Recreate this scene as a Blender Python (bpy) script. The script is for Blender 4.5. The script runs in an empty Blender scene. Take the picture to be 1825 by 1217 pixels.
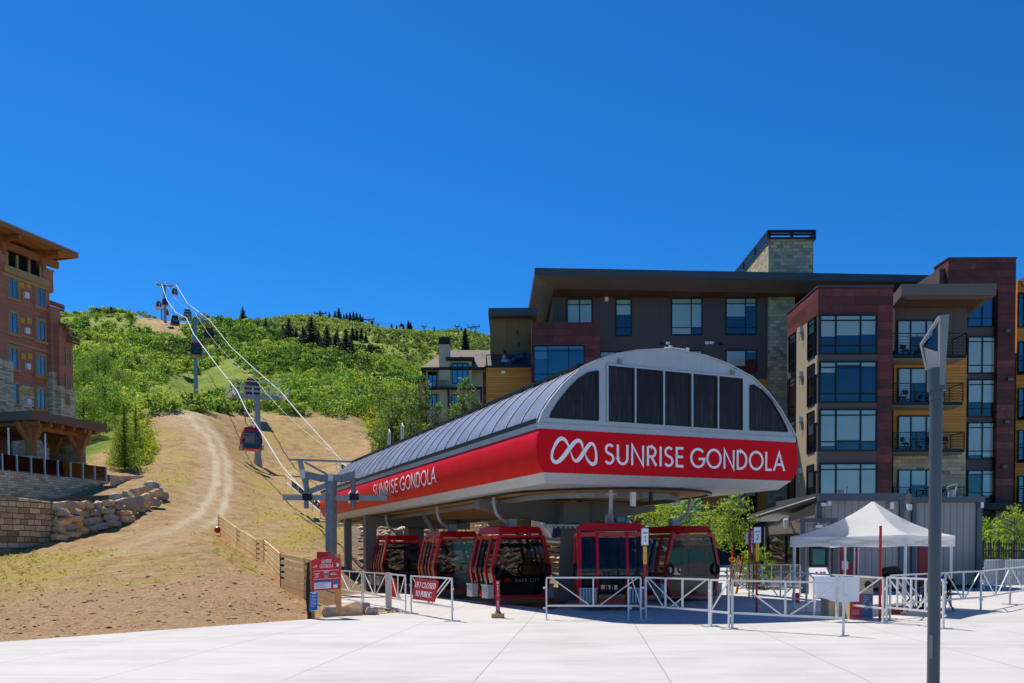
import bpy, math, random
import numpy as np
from mathutils import Matrix, Vector
from mathutils.noise import noise as pnoise, fractal

S = bpy.context.scene
COL = S.collection
R = math.radians
PI = math.pi

# ------------------------------------------------------------------ camera
FPX, PITCH, ROLL, CAMH = 1600.4, -0.0320, -0.00468, 1.70
_f = Vector((0, math.cos(PITCH), math.sin(PITCH)))
_u = Vector((0, -math.sin(PITCH), math.cos(PITCH)))
_x = Vector((1, 0, 0))
CX = math.cos(ROLL) * _x + math.sin(ROLL) * _u
CU = -math.sin(ROLL) * _x + math.cos(ROLL) * _u
CF = _f
cam_d = bpy.data.cameras.new('camera')
cam = bpy.data.objects.new('camera', cam_d)
COL.objects.link(cam)
cam.matrix_world = Matrix(((CX.x, CU.x, -CF.x, 0), (CX.y, CU.y, -CF.y, 0), (CX.z, CU.z, -CF.z, CAMH), (0, 0, 0, 1)))
cam_d.sensor_width = 36.0
cam_d.lens = FPX / 1825 * 36
cam_d.shift_y = 429.5 / 1825
cam_d.clip_start = 0.2
cam_d.clip_end = 6000
S.camera = cam

# ------------------------------------------------------------------ world, sun, exposure
SUN_AZ, SUN_EL = R(-37), R(57)          # azimuth measured from +Y towards +X
w = bpy.data.worlds.new('World')
S.world = w
w.use_nodes = True
nt = w.node_tree
bg = nt.nodes['Background']
sky = nt.nodes.new('ShaderNodeTexSky')
sky.sky_type = 'NISHITA'
sky.sun_disc = False
sky.sun_elevation = SUN_EL
sky.sun_rotation = SUN_AZ
sky.altitude = 2100
sky.air_density = 1.0
sky.dust_density = 0.5
sky.ozone_density = 4.0
hs = nt.nodes.new('ShaderNodeHueSaturation')
hs.inputs['Saturation'].default_value = 1.22
hs.inputs['Value'].default_value = 1.0
nt.links.new(sky.outputs[0], hs.inputs['Color'])
tn = nt.nodes.new('ShaderNodeMix'); tn.data_type = 'RGBA'; tn.blend_type = 'MULTIPLY'; tn.inputs[0].default_value = 1.0; tn.inputs[7].default_value = (0.24, 0.77, 1.06, 1)
nt.links.new(hs.outputs[0], tn.inputs[6])
nt.links.new(tn.outputs[2], bg.inputs[0])
bg.inputs[1].default_value = 0.108
sd = bpy.data.lights.new('sun', 'SUN')
sd.energy = 4.9
sd.angle = R(0.5)
sd.color = (1.0, 0.93, 0.83)
sun = bpy.data.objects.new('sun', sd)
COL.objects.link(sun)
SUNV = Vector((math.sin(SUN_AZ) * math.cos(SUN_EL), math.cos(SUN_AZ) * math.cos(SUN_EL), math.sin(SUN_EL)))
sun.rotation_euler = SUNV.to_track_quat('Z', 'Y').to_euler()
sun.location = (0, 0, 60)
S.view_settings.view_transform = 'Standard'
S.view_settings.look = 'None'
S.view_settings.gamma = 1.0
S.view_settings.exposure = 0.30
S.render.engine = 'CYCLES'
S.cycles.max_bounces = 8
S.cycles.transparent_max_bounces = 16
S.cycles.caustics_reflective = False
S.cycles.caustics_refractive = False

# ------------------------------------------------------------------ from photograph measurements to places in the world
EYE = Vector((0, 0, CAMH))

def ray(px, py):
    return CX * ((px - 912.5) / FPX) + CU * ((1038.0 - py) / FPX) + CF

def at(px, py, Y):
    d = ray(px, py)
    return EYE + d * (Y / d.y)

def on_plane(px, py, P, n):
    d = ray(px, py)
    return EYE + d * ((Vector(P) - EYE).dot(n) / d.dot(n))

def sstep(a, b, x):
    t = min(1, max(0, (x - a) / (b - a)))
    return t * t * (3 - 2 * t)

def plaza_z(X, Y):
    return 0.022 * min(max(0, Y - 21), 40) * sstep(2, 11, X)

def gnd(px, py, lift=0.0):
    d = ray(px, py)
    z = 0.0
    for _ in range(12):
        P = EYE + d * ((z - CAMH) / d.z)
        z = plaza_z(P.x, P.y)
    return Vector((P.x, P.y, z + lift))

def project(P):
    v = Vector(P) - EYE
    k = v.dot(CF)
    return 912.5 + FPX * v.dot(CX) / k, 1038.0 - FPX * v.dot(CU) / k

# ------------------------------------------------------------------ mesh builder
class MB:
    def __init__(s):
        s.v = []; s.f = []
    def poly(s, pts):
        n = len(s.v)
        s.v += [tuple(p) for p in pts]
        s.f.append(tuple(range(n, n + len(pts))))
        return s
    def hexa(s, b, t):
        n = len(s.v); k = len(b)
        s.v += [tuple(p) for p in b] + [tuple(p) for p in t]
        s.f.append(tuple(n + i for i in reversed(range(k))))
        s.f.append(tuple(n + k + i for i in range(k)))
        for i in range(k):
            j = (i + 1) % k
            s.f.append((n + i, n + j, n + k + j, n + k + i))
        return s
    def box(s, c, size, rz=0.0, M=None):
        x, y, z = size[0] / 2, size[1] / 2, size[2] / 2
        if M is None:
            M = Matrix.Rotation(rz, 3, 'Z')
        c = Vector(c)
        q = lambda a, b_, d: c + M @ Vector((a * x, b_ * y, d * z))
        return s.hexa([q(-1, -1, -1), q(1, -1, -1), q(1, 1, -1), q(-1, 1, -1)],
                      [q(-1, -1, 1), q(1, -1, 1), q(1, 1, 1), q(-1, 1, 1)])
    def b2(s, lo, hi):
        return s.box([(a + b) / 2 for a, b in zip(lo, hi)], [abs(b - a) for a, b in zip(lo, hi)])
    def prism(s, pts, off):
        off = Vector(off)
        return s.hexa([Vector(p) for p in pts], [Vector(p) + off for p in pts])
    def bar(s, p, q, w_, h_=None, up=(0, 0, 1)):
        p = Vector(p); q = Vector(q)
        h_ = w_ if h_ is None else h_
        d = (q - p).normalized()
        up = Vector(up)
        if abs(d.dot(up)) > 0.98:
            up = Vector((0, 1, 0))
        sd_ = d.cross(up).normalized() * (w_ / 2)
        uu = sd_.normalized().cross(d) * (h_ / 2)
        ring = [-sd_ - uu, sd_ - uu, sd_ + uu, -sd_ + uu]
        return s.hexa([p + r for r in ring], [q + r for r in ring])
    def tube(s, path, r, n=8, cap=True):
        path = [Vector(p) for p in path]
        if not hasattr(r, '__len__'):
            r = [r] * len(path)
        base = len(s.v)
        ref = None
        for i, p in enumerate(path):
            d = (path[min(i + 1, len(path) - 1)] - path[max(i - 1, 0)]).normalized()
            if ref is None:
                ref = Vector((0, 0, 1)) if abs(d.z) < 0.9 else Vector((1, 0, 0))
            a = d.cross(ref).normalized()
            b = a.cross(d)
            ref = b
            for k in range(n):
                t = 2 * PI * k / n
                s.v.append(tuple(p + (a * math.cos(t) + b * math.sin(t)) * r[i]))
        for i in range(len(path) - 1):
            for k in range(n):
                j = (k + 1) % n
                s.f.append((base + i * n + k, base + i * n + j, base + (i + 1) * n + j, base + (i + 1) * n + k))
        if cap:
            s.f.append(tuple(base + k for k in reversed(range(n))))
            s.f.append(tuple(base + (len(path) - 1) * n + k for k in range(n)))
        return s
    def lathe(s, prof, c=(0, 0, 0), n=16):
        base = len(s.v)
        for r, z in prof:
            for k in range(n):
                t = 2 * PI * k / n
                s.v.append((c[0] + r * math.cos(t), c[1] + r * math.sin(t), c[2] + z))
        for i in range(len(prof) - 1):
            for k in range(n):
                j = (k + 1) % n
                s.f.append((base + i * n + k, base + i * n + j, base + (i + 1) * n + j, base + (i + 1) * n + k))
        s.f.append(tuple(base + k for k in reversed(range(n))))
        s.f.append(tuple(base + (len(prof) - 1) * n + k for k in range(n)))
        return s
    def loft(s, rings, closed=True, cap=True):
        base = len(s.v); n = len(rings[0])
        for r_ in rings:
            s.v += [tuple(p) for p in r_]
        m = n if closed else n - 1
        for i in range(len(rings) - 1):
            for k in range(m):
                j = (k + 1) % n
                s.f.append((base + i * n + k, base + i * n + j, base + (i + 1) * n + j, base + (i + 1) * n + k))
        if cap and closed:
            s.f.append(tuple(base + k for k in reversed(range(n))))
            s.f.append(tuple(base + (len(rings) - 1) * n + k for k in range(n)))
        return s
    def build(s, name, m, parent=None, world=False, smooth=False, bevel=0.0, loc=None, thick=0.0):
        vs = s.v
        if parent is not None and world:
            Mi = parent['_m'] if False else TM[parent.name].inverted()
            vs = [tuple(Mi @ Vector(p)) for p in vs]
        elif parent is None:
            if loc is None:
                a = np.array(vs)
                loc = (float((a[:, 0].min() + a[:, 0].max()) / 2), float((a[:, 1].min() + a[:, 1].max()) / 2), float(a[:, 2].min()))
            vs = [(p[0] - loc[0], p[1] - loc[1], p[2] - loc[2]) for p in vs]
        me = bpy.data.meshes.new(name)
        me.from_pydata(vs, [], s.f)
        me.validate()
        if m is not None:
            me.materials.append(m)
        if smooth:
            me.shade_smooth()
            me.set_sharp_from_angle(angle=R(38))
        o = bpy.data.objects.new(name, me)
        COL.objects.link(o)
        if parent is not None:
            o.parent = parent
            if parent.name in TM:
                TM[o.name] = TM[parent.name]
        else:
            o.location = loc
            TM[o.name] = Matrix.Translation(loc)
        if thick:
            md = o.modifiers.new('thickness', 'SOLIDIFY'); md.thickness = thick; md.offset = 0
        if bevel:
            md = o.modifiers.new('edges', 'BEVEL'); md.width = bevel; md.segments = 2; md.limit_method = 'ANGLE'; md.angle_limit = R(40)
        return o

TM = {}

def tag(o, label=None, cat=None, group=None, kind=None):
    if label: o['label'] = label
    if cat: o['category'] = cat
    if group: o['group'] = group
    if kind: o['kind'] = kind
    return o

def thing(name, label, cat, loc=(0, 0, 0), rz=0.0, group=None):
    o = bpy.data.objects.new(name, None)
    o.empty_display_size = 0.2
    COL.objects.link(o)
    o.location = loc
    o.rotation_euler = (0, 0, rz)
    TM[o.name] = Matrix.Translation(Vector(loc)) @ Matrix.Rotation(rz, 4, 'Z')
    return tag(o, label, cat, group)

def copy_thing(src, loc, rz, label, group=None, scale=None):
    def cp(o, par):
        c = o.copy()
        COL.objects.link(c)
        c.parent = par
        for ch in o.children:
            cp(ch, c)
        return c
    c = cp(src, None)
    c.location = loc
    c.rotation_euler = (0, 0, rz)
    if scale is not None:
        c.scale = scale if hasattr(scale, '__len__') else (scale,) * 3
    c['label'] = label
    if group: c['group'] = group
    return c

# ------------------------------------------------------------------ materials
def lin(h):
    h = h.lstrip('#')
    out = []
    for i in (0, 2, 4):
        c = int(h[i:i + 2], 16) / 255
        out.append(c / 12.92 if c <= 0.04045 else ((c + 0.055) / 1.055) ** 2.4)
    return tuple(out) + (1.0,)

def col(c):
    return lin(c) if isinstance(c, str) else tuple(c) + ((1.0,) if len(c) == 3 else ())

class NT:
    def __init__(s, name):
        s.m = bpy.data.materials.new(name)
        s.m.use_nodes = True
        s.t = s.m.node_tree
        s.b = s.t.nodes['Principled BSDF']
        s.out = s.t.nodes['Material Output']
        s._co = None
    def n(s, typ, **kw):
        nd = s.t.nodes.new(typ)
        for k, v in kw.items():
            if k.startswith('i_'):
                key = k[2:]
                key = int(key) if key.isdigit() else key.replace('_', ' ')
                nd.inputs[key].default_value = v
            else:
                setattr(nd, k, v)
        return nd
    def l(s, a, b):
        s.t.links.new(a, b)
    def co(s, scale=(1, 1, 1), rot=(0, 0, 0), kind='Object'):
        tc = s.n('ShaderNodeTexCoord')
        mp = s.n('ShaderNodeMapping')
        mp.inputs['Scale'].default_value = scale
        mp.inputs['Rotation'].default_value = rot
        s.l(tc.outputs[kind], mp.inputs[0])
        return mp.outputs[0]
    def noise(s, scale, detail=4, rough=0.55, vec=None):
        nd = s.n('ShaderNodeTexNoise')
        nd.inputs['Scale'].default_value = scale
        nd.inputs['Detail'].default_value = detail
        nd.inputs['Roughness'].default_value = rough
        if vec is not None: s.l(vec, nd.inputs['Vector'])
        return nd.outputs['Fac']
    def ramp(s, fac, stops):
        r_ = s.n('ShaderNodeValToRGB')
        e = r_.color_ramp.elements
        e[0].position, e[0].color = stops[0][0], col(stops[0][1])
        e[1].position, e[1].color = stops[-1][0], col(stops[-1][1])
        for p, c in stops[1:-1]:
            k = e.new(p); k.color = col(c)
        s.l(fac, r_.inputs[0])
        return r_.outputs[0]
    def mix(s, fac, a, b, blend='MIX'):
        m = s.n('ShaderNodeMix', data_type='RGBA', blend_type=blend)
        for sock, val in ((m.inputs[0], fac), (m.inputs[6], a), (m.inputs[7], b)):
            if hasattr(val, 'is_output'):
                s.l(val, sock)
            elif isinstance(val, (int, float)):
                sock.default_value = val
            else:
                sock.default_value = col(val)
        return m.outputs[2]
    def math(s, op, a, b=None, clamp=False):
        m = s.n('ShaderNodeMath', operation=op, use_clamp=clamp)
        for sock, val in zip(m.inputs, (a, b)):
            if val is None: continue
            if hasattr(val, 'is_output'): s.l(val, sock)
            else: sock.default_value = val
        return m.outputs[0]
    def bump(s, h, strength=0.3, dist=0.02):
        b = s.n('ShaderNodeBump')
        b.inputs['Strength'].default_value = strength
        b.inputs['Distance'].default_value = dist
        s.l(h, b.inputs['Height'])
        s.l(b.outputs[0], s.b.inputs['Normal'])
    def base(s, c, rough=0.6, metal=0.0, spec=0.5):
        if hasattr(c, 'is_output'): s.l(c, s.b.inputs['Base Color'])
        else: s.b.inputs['Base Color'].default_value = col(c)
        if hasattr(rough, 'is_output'): s.l(rough, s.b.inputs['Roughness'])
        else: s.b.inputs['Roughness'].default_value = rough
        s.b.inputs['Metallic'].default_value = metal
        s.b.inputs['Specular IOR Level'].default_value = spec
        return s.m

def plain(name, c, rough=0.6, metal=0.0, var=0.12, vs=3.0, bump=0.0, bs=40.0, spec=0.4, coat=0.0):
    t = NT(name)
    c = col(c)
    v = t.co()
    f = t.noise(vs, 5, 0.6, v)
    lo = tuple(x * (1 - var) for x in c[:3]); hi = tuple(min(1, x * (1 + var)) for x in c[:3])
    m = t.base(t.ramp(f, [(0.25, lo), (0.75, hi)]), t.math('ADD', t.math('MULTIPLY', f, 0.16), rough - 0.08), metal, spec)
    if bump:
        t.bump(t.noise(bs, 3, 0.6, v), bump, 0.01)
    if coat:
        t.b.inputs['Coat Weight'].default_value = coat
        t.b.inputs['Coat Roughness'].default_value = 0.08
    return m

def boards(name, c, pitch, axis=2, rough=0.7, var=0.25, groove=0.35, grain=1.0, metal=0.0, spec=0.3):
    """boards or standing seams: grooves every pitch metres along one axis, each board its own tone"""
    t = NT(name)
    v = t.co()
    sp = t.n('ShaderNodeSeparateXYZ'); t.l(v, sp.inputs[0])
    if axis == 'xy':
        a = t.math('ADD', sp.outputs[0], sp.outputs[1])
    else:
        a = sp.outputs[axis]
    q = t.math('DIVIDE', a, pitch)
    fl = t.math('FLOOR', q)
    fr = t.math('FRACT', q)
    wn = t.n('ShaderNodeTexWhiteNoise', noise_dimensions='1D'); t.l(fl, wn.inputs['W'])
    sc = [4, 4, 4]
    if axis in (0, 1, 2): 
        sc = [1.2, 1.2, 1.2]; sc[axis] = 14
    g = t.noise(2.0 * grain, 5, 0.65, t.co(tuple(sc)))
    c = col(c)
    k = t.math('ADD', t.math('MULTIPLY', wn.outputs['Value'], 0.5), t.math('MULTIPLY', g, 0.5))
    base = t.ramp(k, [(0.2, tuple(x * (1 - var) for x in c[:3])), (0.8, tuple(min(1, x * (1 + var)) for x in c[:3]))])
    edge = t.math('LESS_THAN', t.math('ABSOLUTE', t.math('SUBTRACT', fr, 0.5)), 0.5 - min(0.2, 0.012 / pitch))
    base2 = t.mix(edge, tuple(x * (1 - groove) for x in c[:3]), base)
    t.bump(edge, 0.5, 0.02)
    return t.base(base2, rough, metal, spec)

def masonry(name, cols, mortar, bw, bh, msize=0.02, rough=0.85, scale=1.0, squash=1.0, dist=0.06, vert=True, bump=0.6):
    t = NT(name)
    v = t.co()
    sp = t.n('ShaderNodeSeparateXYZ'); t.l(v, sp.inputs[0])
    cb = t.n('ShaderNodeCombineXYZ')
    t.l(t.math('ADD', sp.outputs[0], t.math('MULTIPLY', sp.outputs[1], 0.93)), cb.inputs[0])
    t.l(sp.outputs[2], cb.inputs[1])
    wob = t.n('ShaderNodeTexNoise'); wob.inputs['Scale'].default_value = 1.6; t.l(cb.outputs[0], wob.inputs['Vector'])
    mx = t.n('ShaderNodeMix', data_type='RGBA', blend_type='LINEAR_LIGHT'); mx.inputs[0].default_value = dist
    t.l(cb.outputs[0], mx.inputs[6]); t.l(wob.outputs['Color'], mx.inputs[7])
    b = t.n('ShaderNodeTexBrick', offset=0.5, squash=squash, squash_frequency=3)
    b.inputs['Scale'].default_value = 1.0
    b.inputs['Brick Width'].default_value = bw
    b.inputs['Row Height'].default_value = bh
    b.inputs['Mortar Size'].default_value = msize
    b.inputs['Mortar Smooth'].default_value = 0.3
    b.inputs['Color1'].default_value = (0, 0, 0, 1); b.inputs['Color2'].default_value = (1, 1, 1, 1)
    b.inputs['Mortar'].default_value = (0.5, 0.5, 0.5, 1)
    t.l(mx.outputs[2], b.inputs['Vector'])
    n1 = t.noise(9, 5, 0.65, v)
    sepb = t.n('ShaderNodeSeparateColor'); t.l(b.outputs['Color'], sepb.inputs[0])
    k = t.math('ADD', t.math('MULTIPLY', sepb.outputs[0], 0.72), t.math('MULTIPLY', n1, 0.28))
    n = len(cols)
    c = t.ramp(k, [(0.12 + 0.76 * i / (n - 1), cc) for i, cc in enumerate(cols)])
    c2 = t.mix(b.outputs['Fac'], c, mortar)
    hgt = t.math('SUBTRACT', t.math('MULTIPLY', n1, 0.5), b.outputs['Fac'])
    t.bump(hgt, bump, 0.04)
    return t.base(c2, rough, 0, 0.2)

def glass(name, tint=(0.30, 0.42, 0.48), refl=0.28, rough=0.02, opac=0.0):
    """window pane: lets some of what is behind through, mirrors the sky and the street"""
    t = NT(name)
    tr = t.n('ShaderNodeBsdfTransparent'); tr.inputs[0].default_value = col(tint)
    gl = t.n('ShaderNodeBsdfGlossy'); gl.inputs['Roughness'].default_value = rough; gl.inputs['Color'].default_value = (0.9, 0.95, 1, 1)
    fr = t.n('ShaderNodeFresnel'); fr.inputs['IOR'].default_value = 1.5
    wv = t.noise(0.8, 2, 0.5, t.co())
    bp = t.n('ShaderNodeBump'); bp.inputs['Strength'].default_value = 0.04; bp.inputs['Distance'].default_value = 0.2
    t.l(wv, bp.inputs['Height']); t.l(bp.outputs[0], gl.inputs['Normal'])
    fac = t.math('ADD', fr.outputs[0], refl, clamp=True)
    ms = t.n('ShaderNodeMixShader')
    t.l(fac, ms.inputs[0]); t.l(tr.outputs[0], ms.inputs[1]); t.l(gl.outputs[0], ms.inputs[2])
    t.l(ms.outputs[0], t.out.inputs[0])
    return t.m

def foliage(name, cols, transl=0.4, attr=True, rough=0.55):
    t = NT(name)
    if attr:
        a = t.n('ShaderNodeAttribute', attribute_name='tint')
        k = t.math('ADD', t.math('MULTIPLY', a.outputs['Fac'], 0.75), t.math('MULTIPLY', t.noise(3.0, 2, 0.5, t.co()), 0.25))
    else:
        k = t.noise(1.5, 3, 0.6, t.co())
    n = len(cols)
    c = t.ramp(k, [(0.1 + 0.8 * i / (n - 1), cc) for i, cc in enumerate(cols)])
    t.base(c, rough, 0, 0.25)
    tl = t.n('ShaderNodeBsdfTranslucent')
    hv = t.n('ShaderNodeHueSaturation'); hv.inputs['Hue'].default_value = 0.485; hv.inputs['Saturation'].default_value = 1.1; hv.inputs['Value'].default_value = 1.7
    t.l(c, hv.inputs['Color']); t.l(hv.outputs[0], tl.inputs[0])
    ms = t.n('ShaderNodeMixShader'); ms.inputs[0].default_value = transl
    t.l(t.b.outputs[0], ms.inputs[1]); t.l(tl.outputs[0], ms.inputs[2]); t.l(ms.outputs[0], t.out.inputs[0])
    return t.m

M = {}
M['red'] = plain('red paint', '#cf0a18', 0.42, 0, 0.05, 2.0, spec=0.5)
M['cabin_red'] = plain('cabin red paint', '#c90d1b', 0.30, 0, 0.06, 2.0, spec=0.35, coat=0.15)
M['white'] = plain('white paint', '#e9e9ea', 0.45, 0, 0.03)
def streaked(name, c, rough, var=.1):
    t = NT(name); c = col(c)
    k = t.math('ADD', t.math('MULTIPLY', t.noise(1.3, 4, 0.6, t.co()), 0.5), t.math('MULTIPLY', t.noise(1.0, 5, 0.7, t.co((7, 7, 0.5))), 0.5))
    t.bump(t.noise(0.8, 2, 0.5, t.co()), 0.06, 0.2)
    return t.base(t.ramp(k, [(0.3, tuple(x * (1 - var) for x in c[:3])), (0.7, tuple(x * (1 + var) for x in c[:3]))]), t.math('ADD', t.math('MULTIPLY', k, 0.25), rough - .12), 0.1, 0.45)
M['silver'] = streaked('silver grey panel', '#a6aaae', 0.44)
M['skirt'] = streaked('pale grey skirt panel', '#b0b2b4', 0.48, .14)
M['steel'] = plain('galvanised steel', '#9a9fa4', 0.5, 0.3, 0.16, 4.0)
M['steel_dark'] = plain('weathered steel tube', '#80858c', 0.5, 0.3, 0.2, 6.0)
M['grey_paint'] = plain('grey painted beam', '#716e6a', 0.6, 0, 0.1, 1.0)
M['galv'] = plain('bright galvanised rail', '#d8d6d1', 0.5, 0.1, 0.10, 9.0, spec=0.5)
M['black'] = plain('black rubber', '#141518', 0.55, 0, 0.2)
M['blackmetal'] = plain('black metal', '#17191d', 0.45, 0.2, 0.1)
M['concrete_grey'] = plain('grey concrete', '#8c8a86', 0.85, 0, 0.15, 2.0, 0.2)
M['lamp'] = plain('lamp post grey paint', '#4b5258', 0.42, 0.2, 0.08, 3.0)
M['lamp_light'] = plain('lamp head grey paint', '#7d7f7e', 0.45, 0.15, 0.08)
M['yellow'] = plain('yellow tag', '#f2b900', 0.45, 0, 0.04)
M['orange'] = plain('orange plastic', '#e8481a', 0.45, 0, 0.05)
M['orange_red'] = plain('orange red case', '#d23a1c', 0.5, 0, 0.06)
M['blue'] = plain('blue sign', '#1d63b5', 0.4, 0, 0.04)
M['blue_shirt'] = plain('blue cloth', '#1746c4', 0.85, 0, 0.15, 8)
M['pale_shirt'] = plain('pale blue cloth', '#b9cbe0', 0.85, 0, 0.12, 8)
M['dark_cloth'] = plain('dark cloth', '#17181c', 0.9, 0, 0.25, 8)
M['skin'] = plain('skin', '#b07a5c', 0.55, 0, 0.08)
M['hair'] = plain('dark hair', '#16110e', 0.6, 0, 0.2)
M['fence'] = boards('fence timber', '#f0c786', 0.6, 'xy', 0.75, 0.2, 0.1, 1.5)
M['post'] = plain('timber post', '#cf9656', 0.75, 0, 0.25, 5.0)
M['text'] = plain('white lettering', '#f2eff0', 0.45, 0, 0.02)
M['text_dark'] = plain('black lettering', '#161616', 0.5, 0, 0.02)
M['text_dim'] = plain('pale grey lettering', '#8a8d8c', 0.5, 0, 0.02)
M['text_red'] = plain('red lettering', '#b01018', 0.5, 0, 0.02)
M['signwhite'] = plain('white sign plate', '#e4e6e8', 0.35, 0, 0.03)
M['signred'] = plain('red sign plate', '#ad1b28', 0.4, 0, 0.05)
M['cab_glass'] = glass('cabin glass', (0.36, 0.36, 0.38), 0.0, 0.03)
M['cab_black'] = plain('black gloss panel', '#0a0b0e', 0.12, 0, 0.1, spec=0.6)
M['rope'] = plain('bright steel rope', '#d9d9d6', 0.4, 0.2, 0.04)

# ------------------------------------------------------------------ stroke lettering (geometric sans)
def arc(cx, cy, rx, ry, a0, a1, n=14):
    return [(cx + rx * math.cos(R(a0 + (a1 - a0) * i / n)), cy + ry * math.sin(R(a0 + (a1 - a0) * i / n))) for i in range(n + 1)]

GLY = {
 'S': (0.52, [arc(0.27, 0.745, 0.19, 0.215, 35, 245, 12) + arc(0.25, 0.275, 0.21, 0.235, 75, -150, 14)]),
 'U': (0.66, [[(0.08, 1), (0.08, 0.33)] + arc(0.33, 0.33, 0.25, 0.29, 180, 360, 12) + [(0.58, 1)]]),
 'N': (0.74, [[(0.08, 0), (0.08, 1), (0.66, 0), (0.66, 1)]]),
 'R': (0.58, [[(0.08, 0), (0.08, 0.965)], [(0.08, 0.96), (0.27, 0.96)] + arc(0.27, 0.71, 0.22, 0.25, 90, -90, 10) + [(0.08, 0.46)], [(0.26, 0.46), (0.54, 0)]]),
 'I': (0.18, [[(0.09, 0), (0.09, 1)]]),
 'E': (0.50, [[(0.46, 0.96), (0.08, 0.96), (0.08, 0.04), (0.46, 0.04)], [(0.08, 0.52), (0.44, 0.52)]]),
 'G': (0.88, [arc(0.47, 0.5, 0.42, 0.46, 42, 325, 22) + [(0.86, 0.46), (0.5, 0.46)]]),
 'O': (0.96, [arc(0.48, 0.5, 0.42, 0.46, 0, 360, 28)]),
 'D': (0.70, [[(0.08, 0.04), (0.08, 0.96), (0.24, 0.96)] + arc(0.24, 0.5, 0.40, 0.46, 90, -90, 14) + [(0.08, 0.04)]]),
 'L': (0.46, [[(0.08, 1), (0.08, 0.04), (0.44, 0.04)]]),
 'A': (0.76, [[(0.03, 0), (0.38, 0.98), (0.73, 0)], [(0.17, 0.34), (0.59, 0.34)]]),
 'P': (0.54, [[(0.08, 0), (0.08, 0.96), (0.26, 0.96)] + arc(0.26, 0.71, 0.22, 0.25, 90, -90, 10) + [(0.08, 0.46)]]),
 'K': (0.58, [[(0.08, 0), (0.08, 1)], [(0.52, 1), (0.1, 0.48), (0.55, 0)]]),
 'C': (0.80, [arc(0.47, 0.5, 0.42, 0.46, 45, 315, 20)]),
 'T': (0.56, [[(0.28, 0), (0.28, 0.96)], [(0.02, 0.96), (0.54, 0.96)]]),
 'Y': (0.60, [[(0.03, 1), (0.3, 0.5), (0.57, 1)], [(0.3, 0.5), (0.3, 0)]]),
 'F': (0.48, [[(0.46, 0.96), (0.08, 0.96), (0.08, 0)], [(0.08, 0.5), (0.42, 0.5)]]),
 'B': (0.56, [[(0.08, 0.04), (0.08, 0.96), (0.26, 0.96)] + arc(0.26, 0.74, 0.18, 0.22, 90, -90, 8) + [(0.08, 0.52)], [(0.26, 0.52)] + arc(0.27, 0.28, 0.22, 0.24, 90, -90, 8) + [(0.08, 0.04)]]),
 'X': (0.60, [[(0.04, 0), (0.56, 1)], [(0.04, 1), (0.56, 0)]]),
 'M': (0.86, [[(0.05, 0), (0.16, 1), (0.43, 0.1), (0.70, 1), (0.81, 0)]]),
 '1': (0.40, [[(0.08, 0.8), (0.24, 0.97), (0.24, 0)]]),
 '2': (0.56, [arc(0.28, 0.72, 0.21, 0.24, 165, -35, 12) + [(0.06, 0.04), (0.52, 0.04)]]),
 ' ': (0.38, []),
}

def ribbon(mb, pts, th, F, step=0):
    """flat stroke of thickness th along pts (u, v); F maps (u, v) to a place"""
    P = [Vector((p[0], p[1])) for p in pts]
    if step:
        P2 = []
        for a, b in zip(P[:-1], P[1:]):
            n_ = max(1, int((b - a).length / step))
            P2 += [a.lerp(b, k / n_) for k in range(n_)]
        P = P2 + [P[-1]]
    closed = (P[0] - P[-1]).length < 1e-6
    n = len(P)
    left, right = [], []
    for i in range(n):
        a = P[i - 1] if i > 0 else (P[-2] if closed else None)
        b = P[i + 1] if i < n - 1 else (P[1] if closed else None)
        d0 = (P[i] - a).normalized() if a is not None else None
        d1 = (b - P[i]).normalized() if b is not None else None
        if d0 is None: d0 = d1
        if d1 is None: d1 = d0
        nn = Vector((-(d0 + d1).y, (d0 + d1).x))
        if nn.length < 1e-3: nn = Vector((-d0.y, d0.x))
        nn.normalize()
        c = max(0.42, nn.dot(Vector((-d0.y, d0.x))))
        left.append(P[i] + nn * (th / 2 / c)); right.append(P[i] - nn * (th / 2 / c))
    base = len(mb.v)
    for a, b in zip(left, right):
        mb.v.append(tuple(F(a.x, a.y))); mb.v.append(tuple(F(b.x, b.y)))
    for i in range(n - 1):
        k = base + 2 * i
        mb.f.append((k, k + 1, k + 3, k + 2))

def text_width(txt, gap=0.10):
    return sum(GLY[c][0] + gap for c in txt) - gap

def lettering(mb, txt, F, u0, v0, h, wid=None, th=0.115, gap=0.10, step=0):
    """letters of height h from (u0, v0); stretched so that the line is wid long"""
    k = h if wid is None else wid / text_width(txt, gap)
    x = u0
    for c in txt:
        wd, st = GLY[c]
        for s_ in st:
            ribbon(mb, [(x + p[0] * k, v0 + p[1] * h) for p in s_], th * h, F, step)
        x += (wd + gap) * k

def plane_map(O, U, V, lift=Vector((0, 0, 0))):
    O = Vector(O) + lift; U = Vector(U); V = Vector(V)
    return lambda u, v: O + U * u + V * v
# ------------------------------------------------------------------ the lay of the land
rng = np.random.default_rng(7)

def vnoise(x, y, seed=0):
    """smooth value noise for arrays"""
    xi = np.floor(x).astype(np.int64); yi = np.floor(y).astype(np.int64)
    fx = x - xi; fy = y - yi
    fx = fx * fx * (3 - 2 * fx); fy = fy * fy * (3 - 2 * fy)
    def h(a, b):
        n = (a * 374761393 + b * 668265263 + seed * 974634) & 0x7fffffff
        n = ((n ^ (n >> 13)) * 1274126177) & 0x7fffffff
        return ((n ^ (n >> 16)) & 0xffff) / 65535.0
    return (h(xi, yi) * (1 - fx) + h(xi + 1, yi) * fx) * (1 - fy) + (h(xi, yi + 1) * (1 - fx) + h(xi + 1, yi + 1) * fx) * fy

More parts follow.
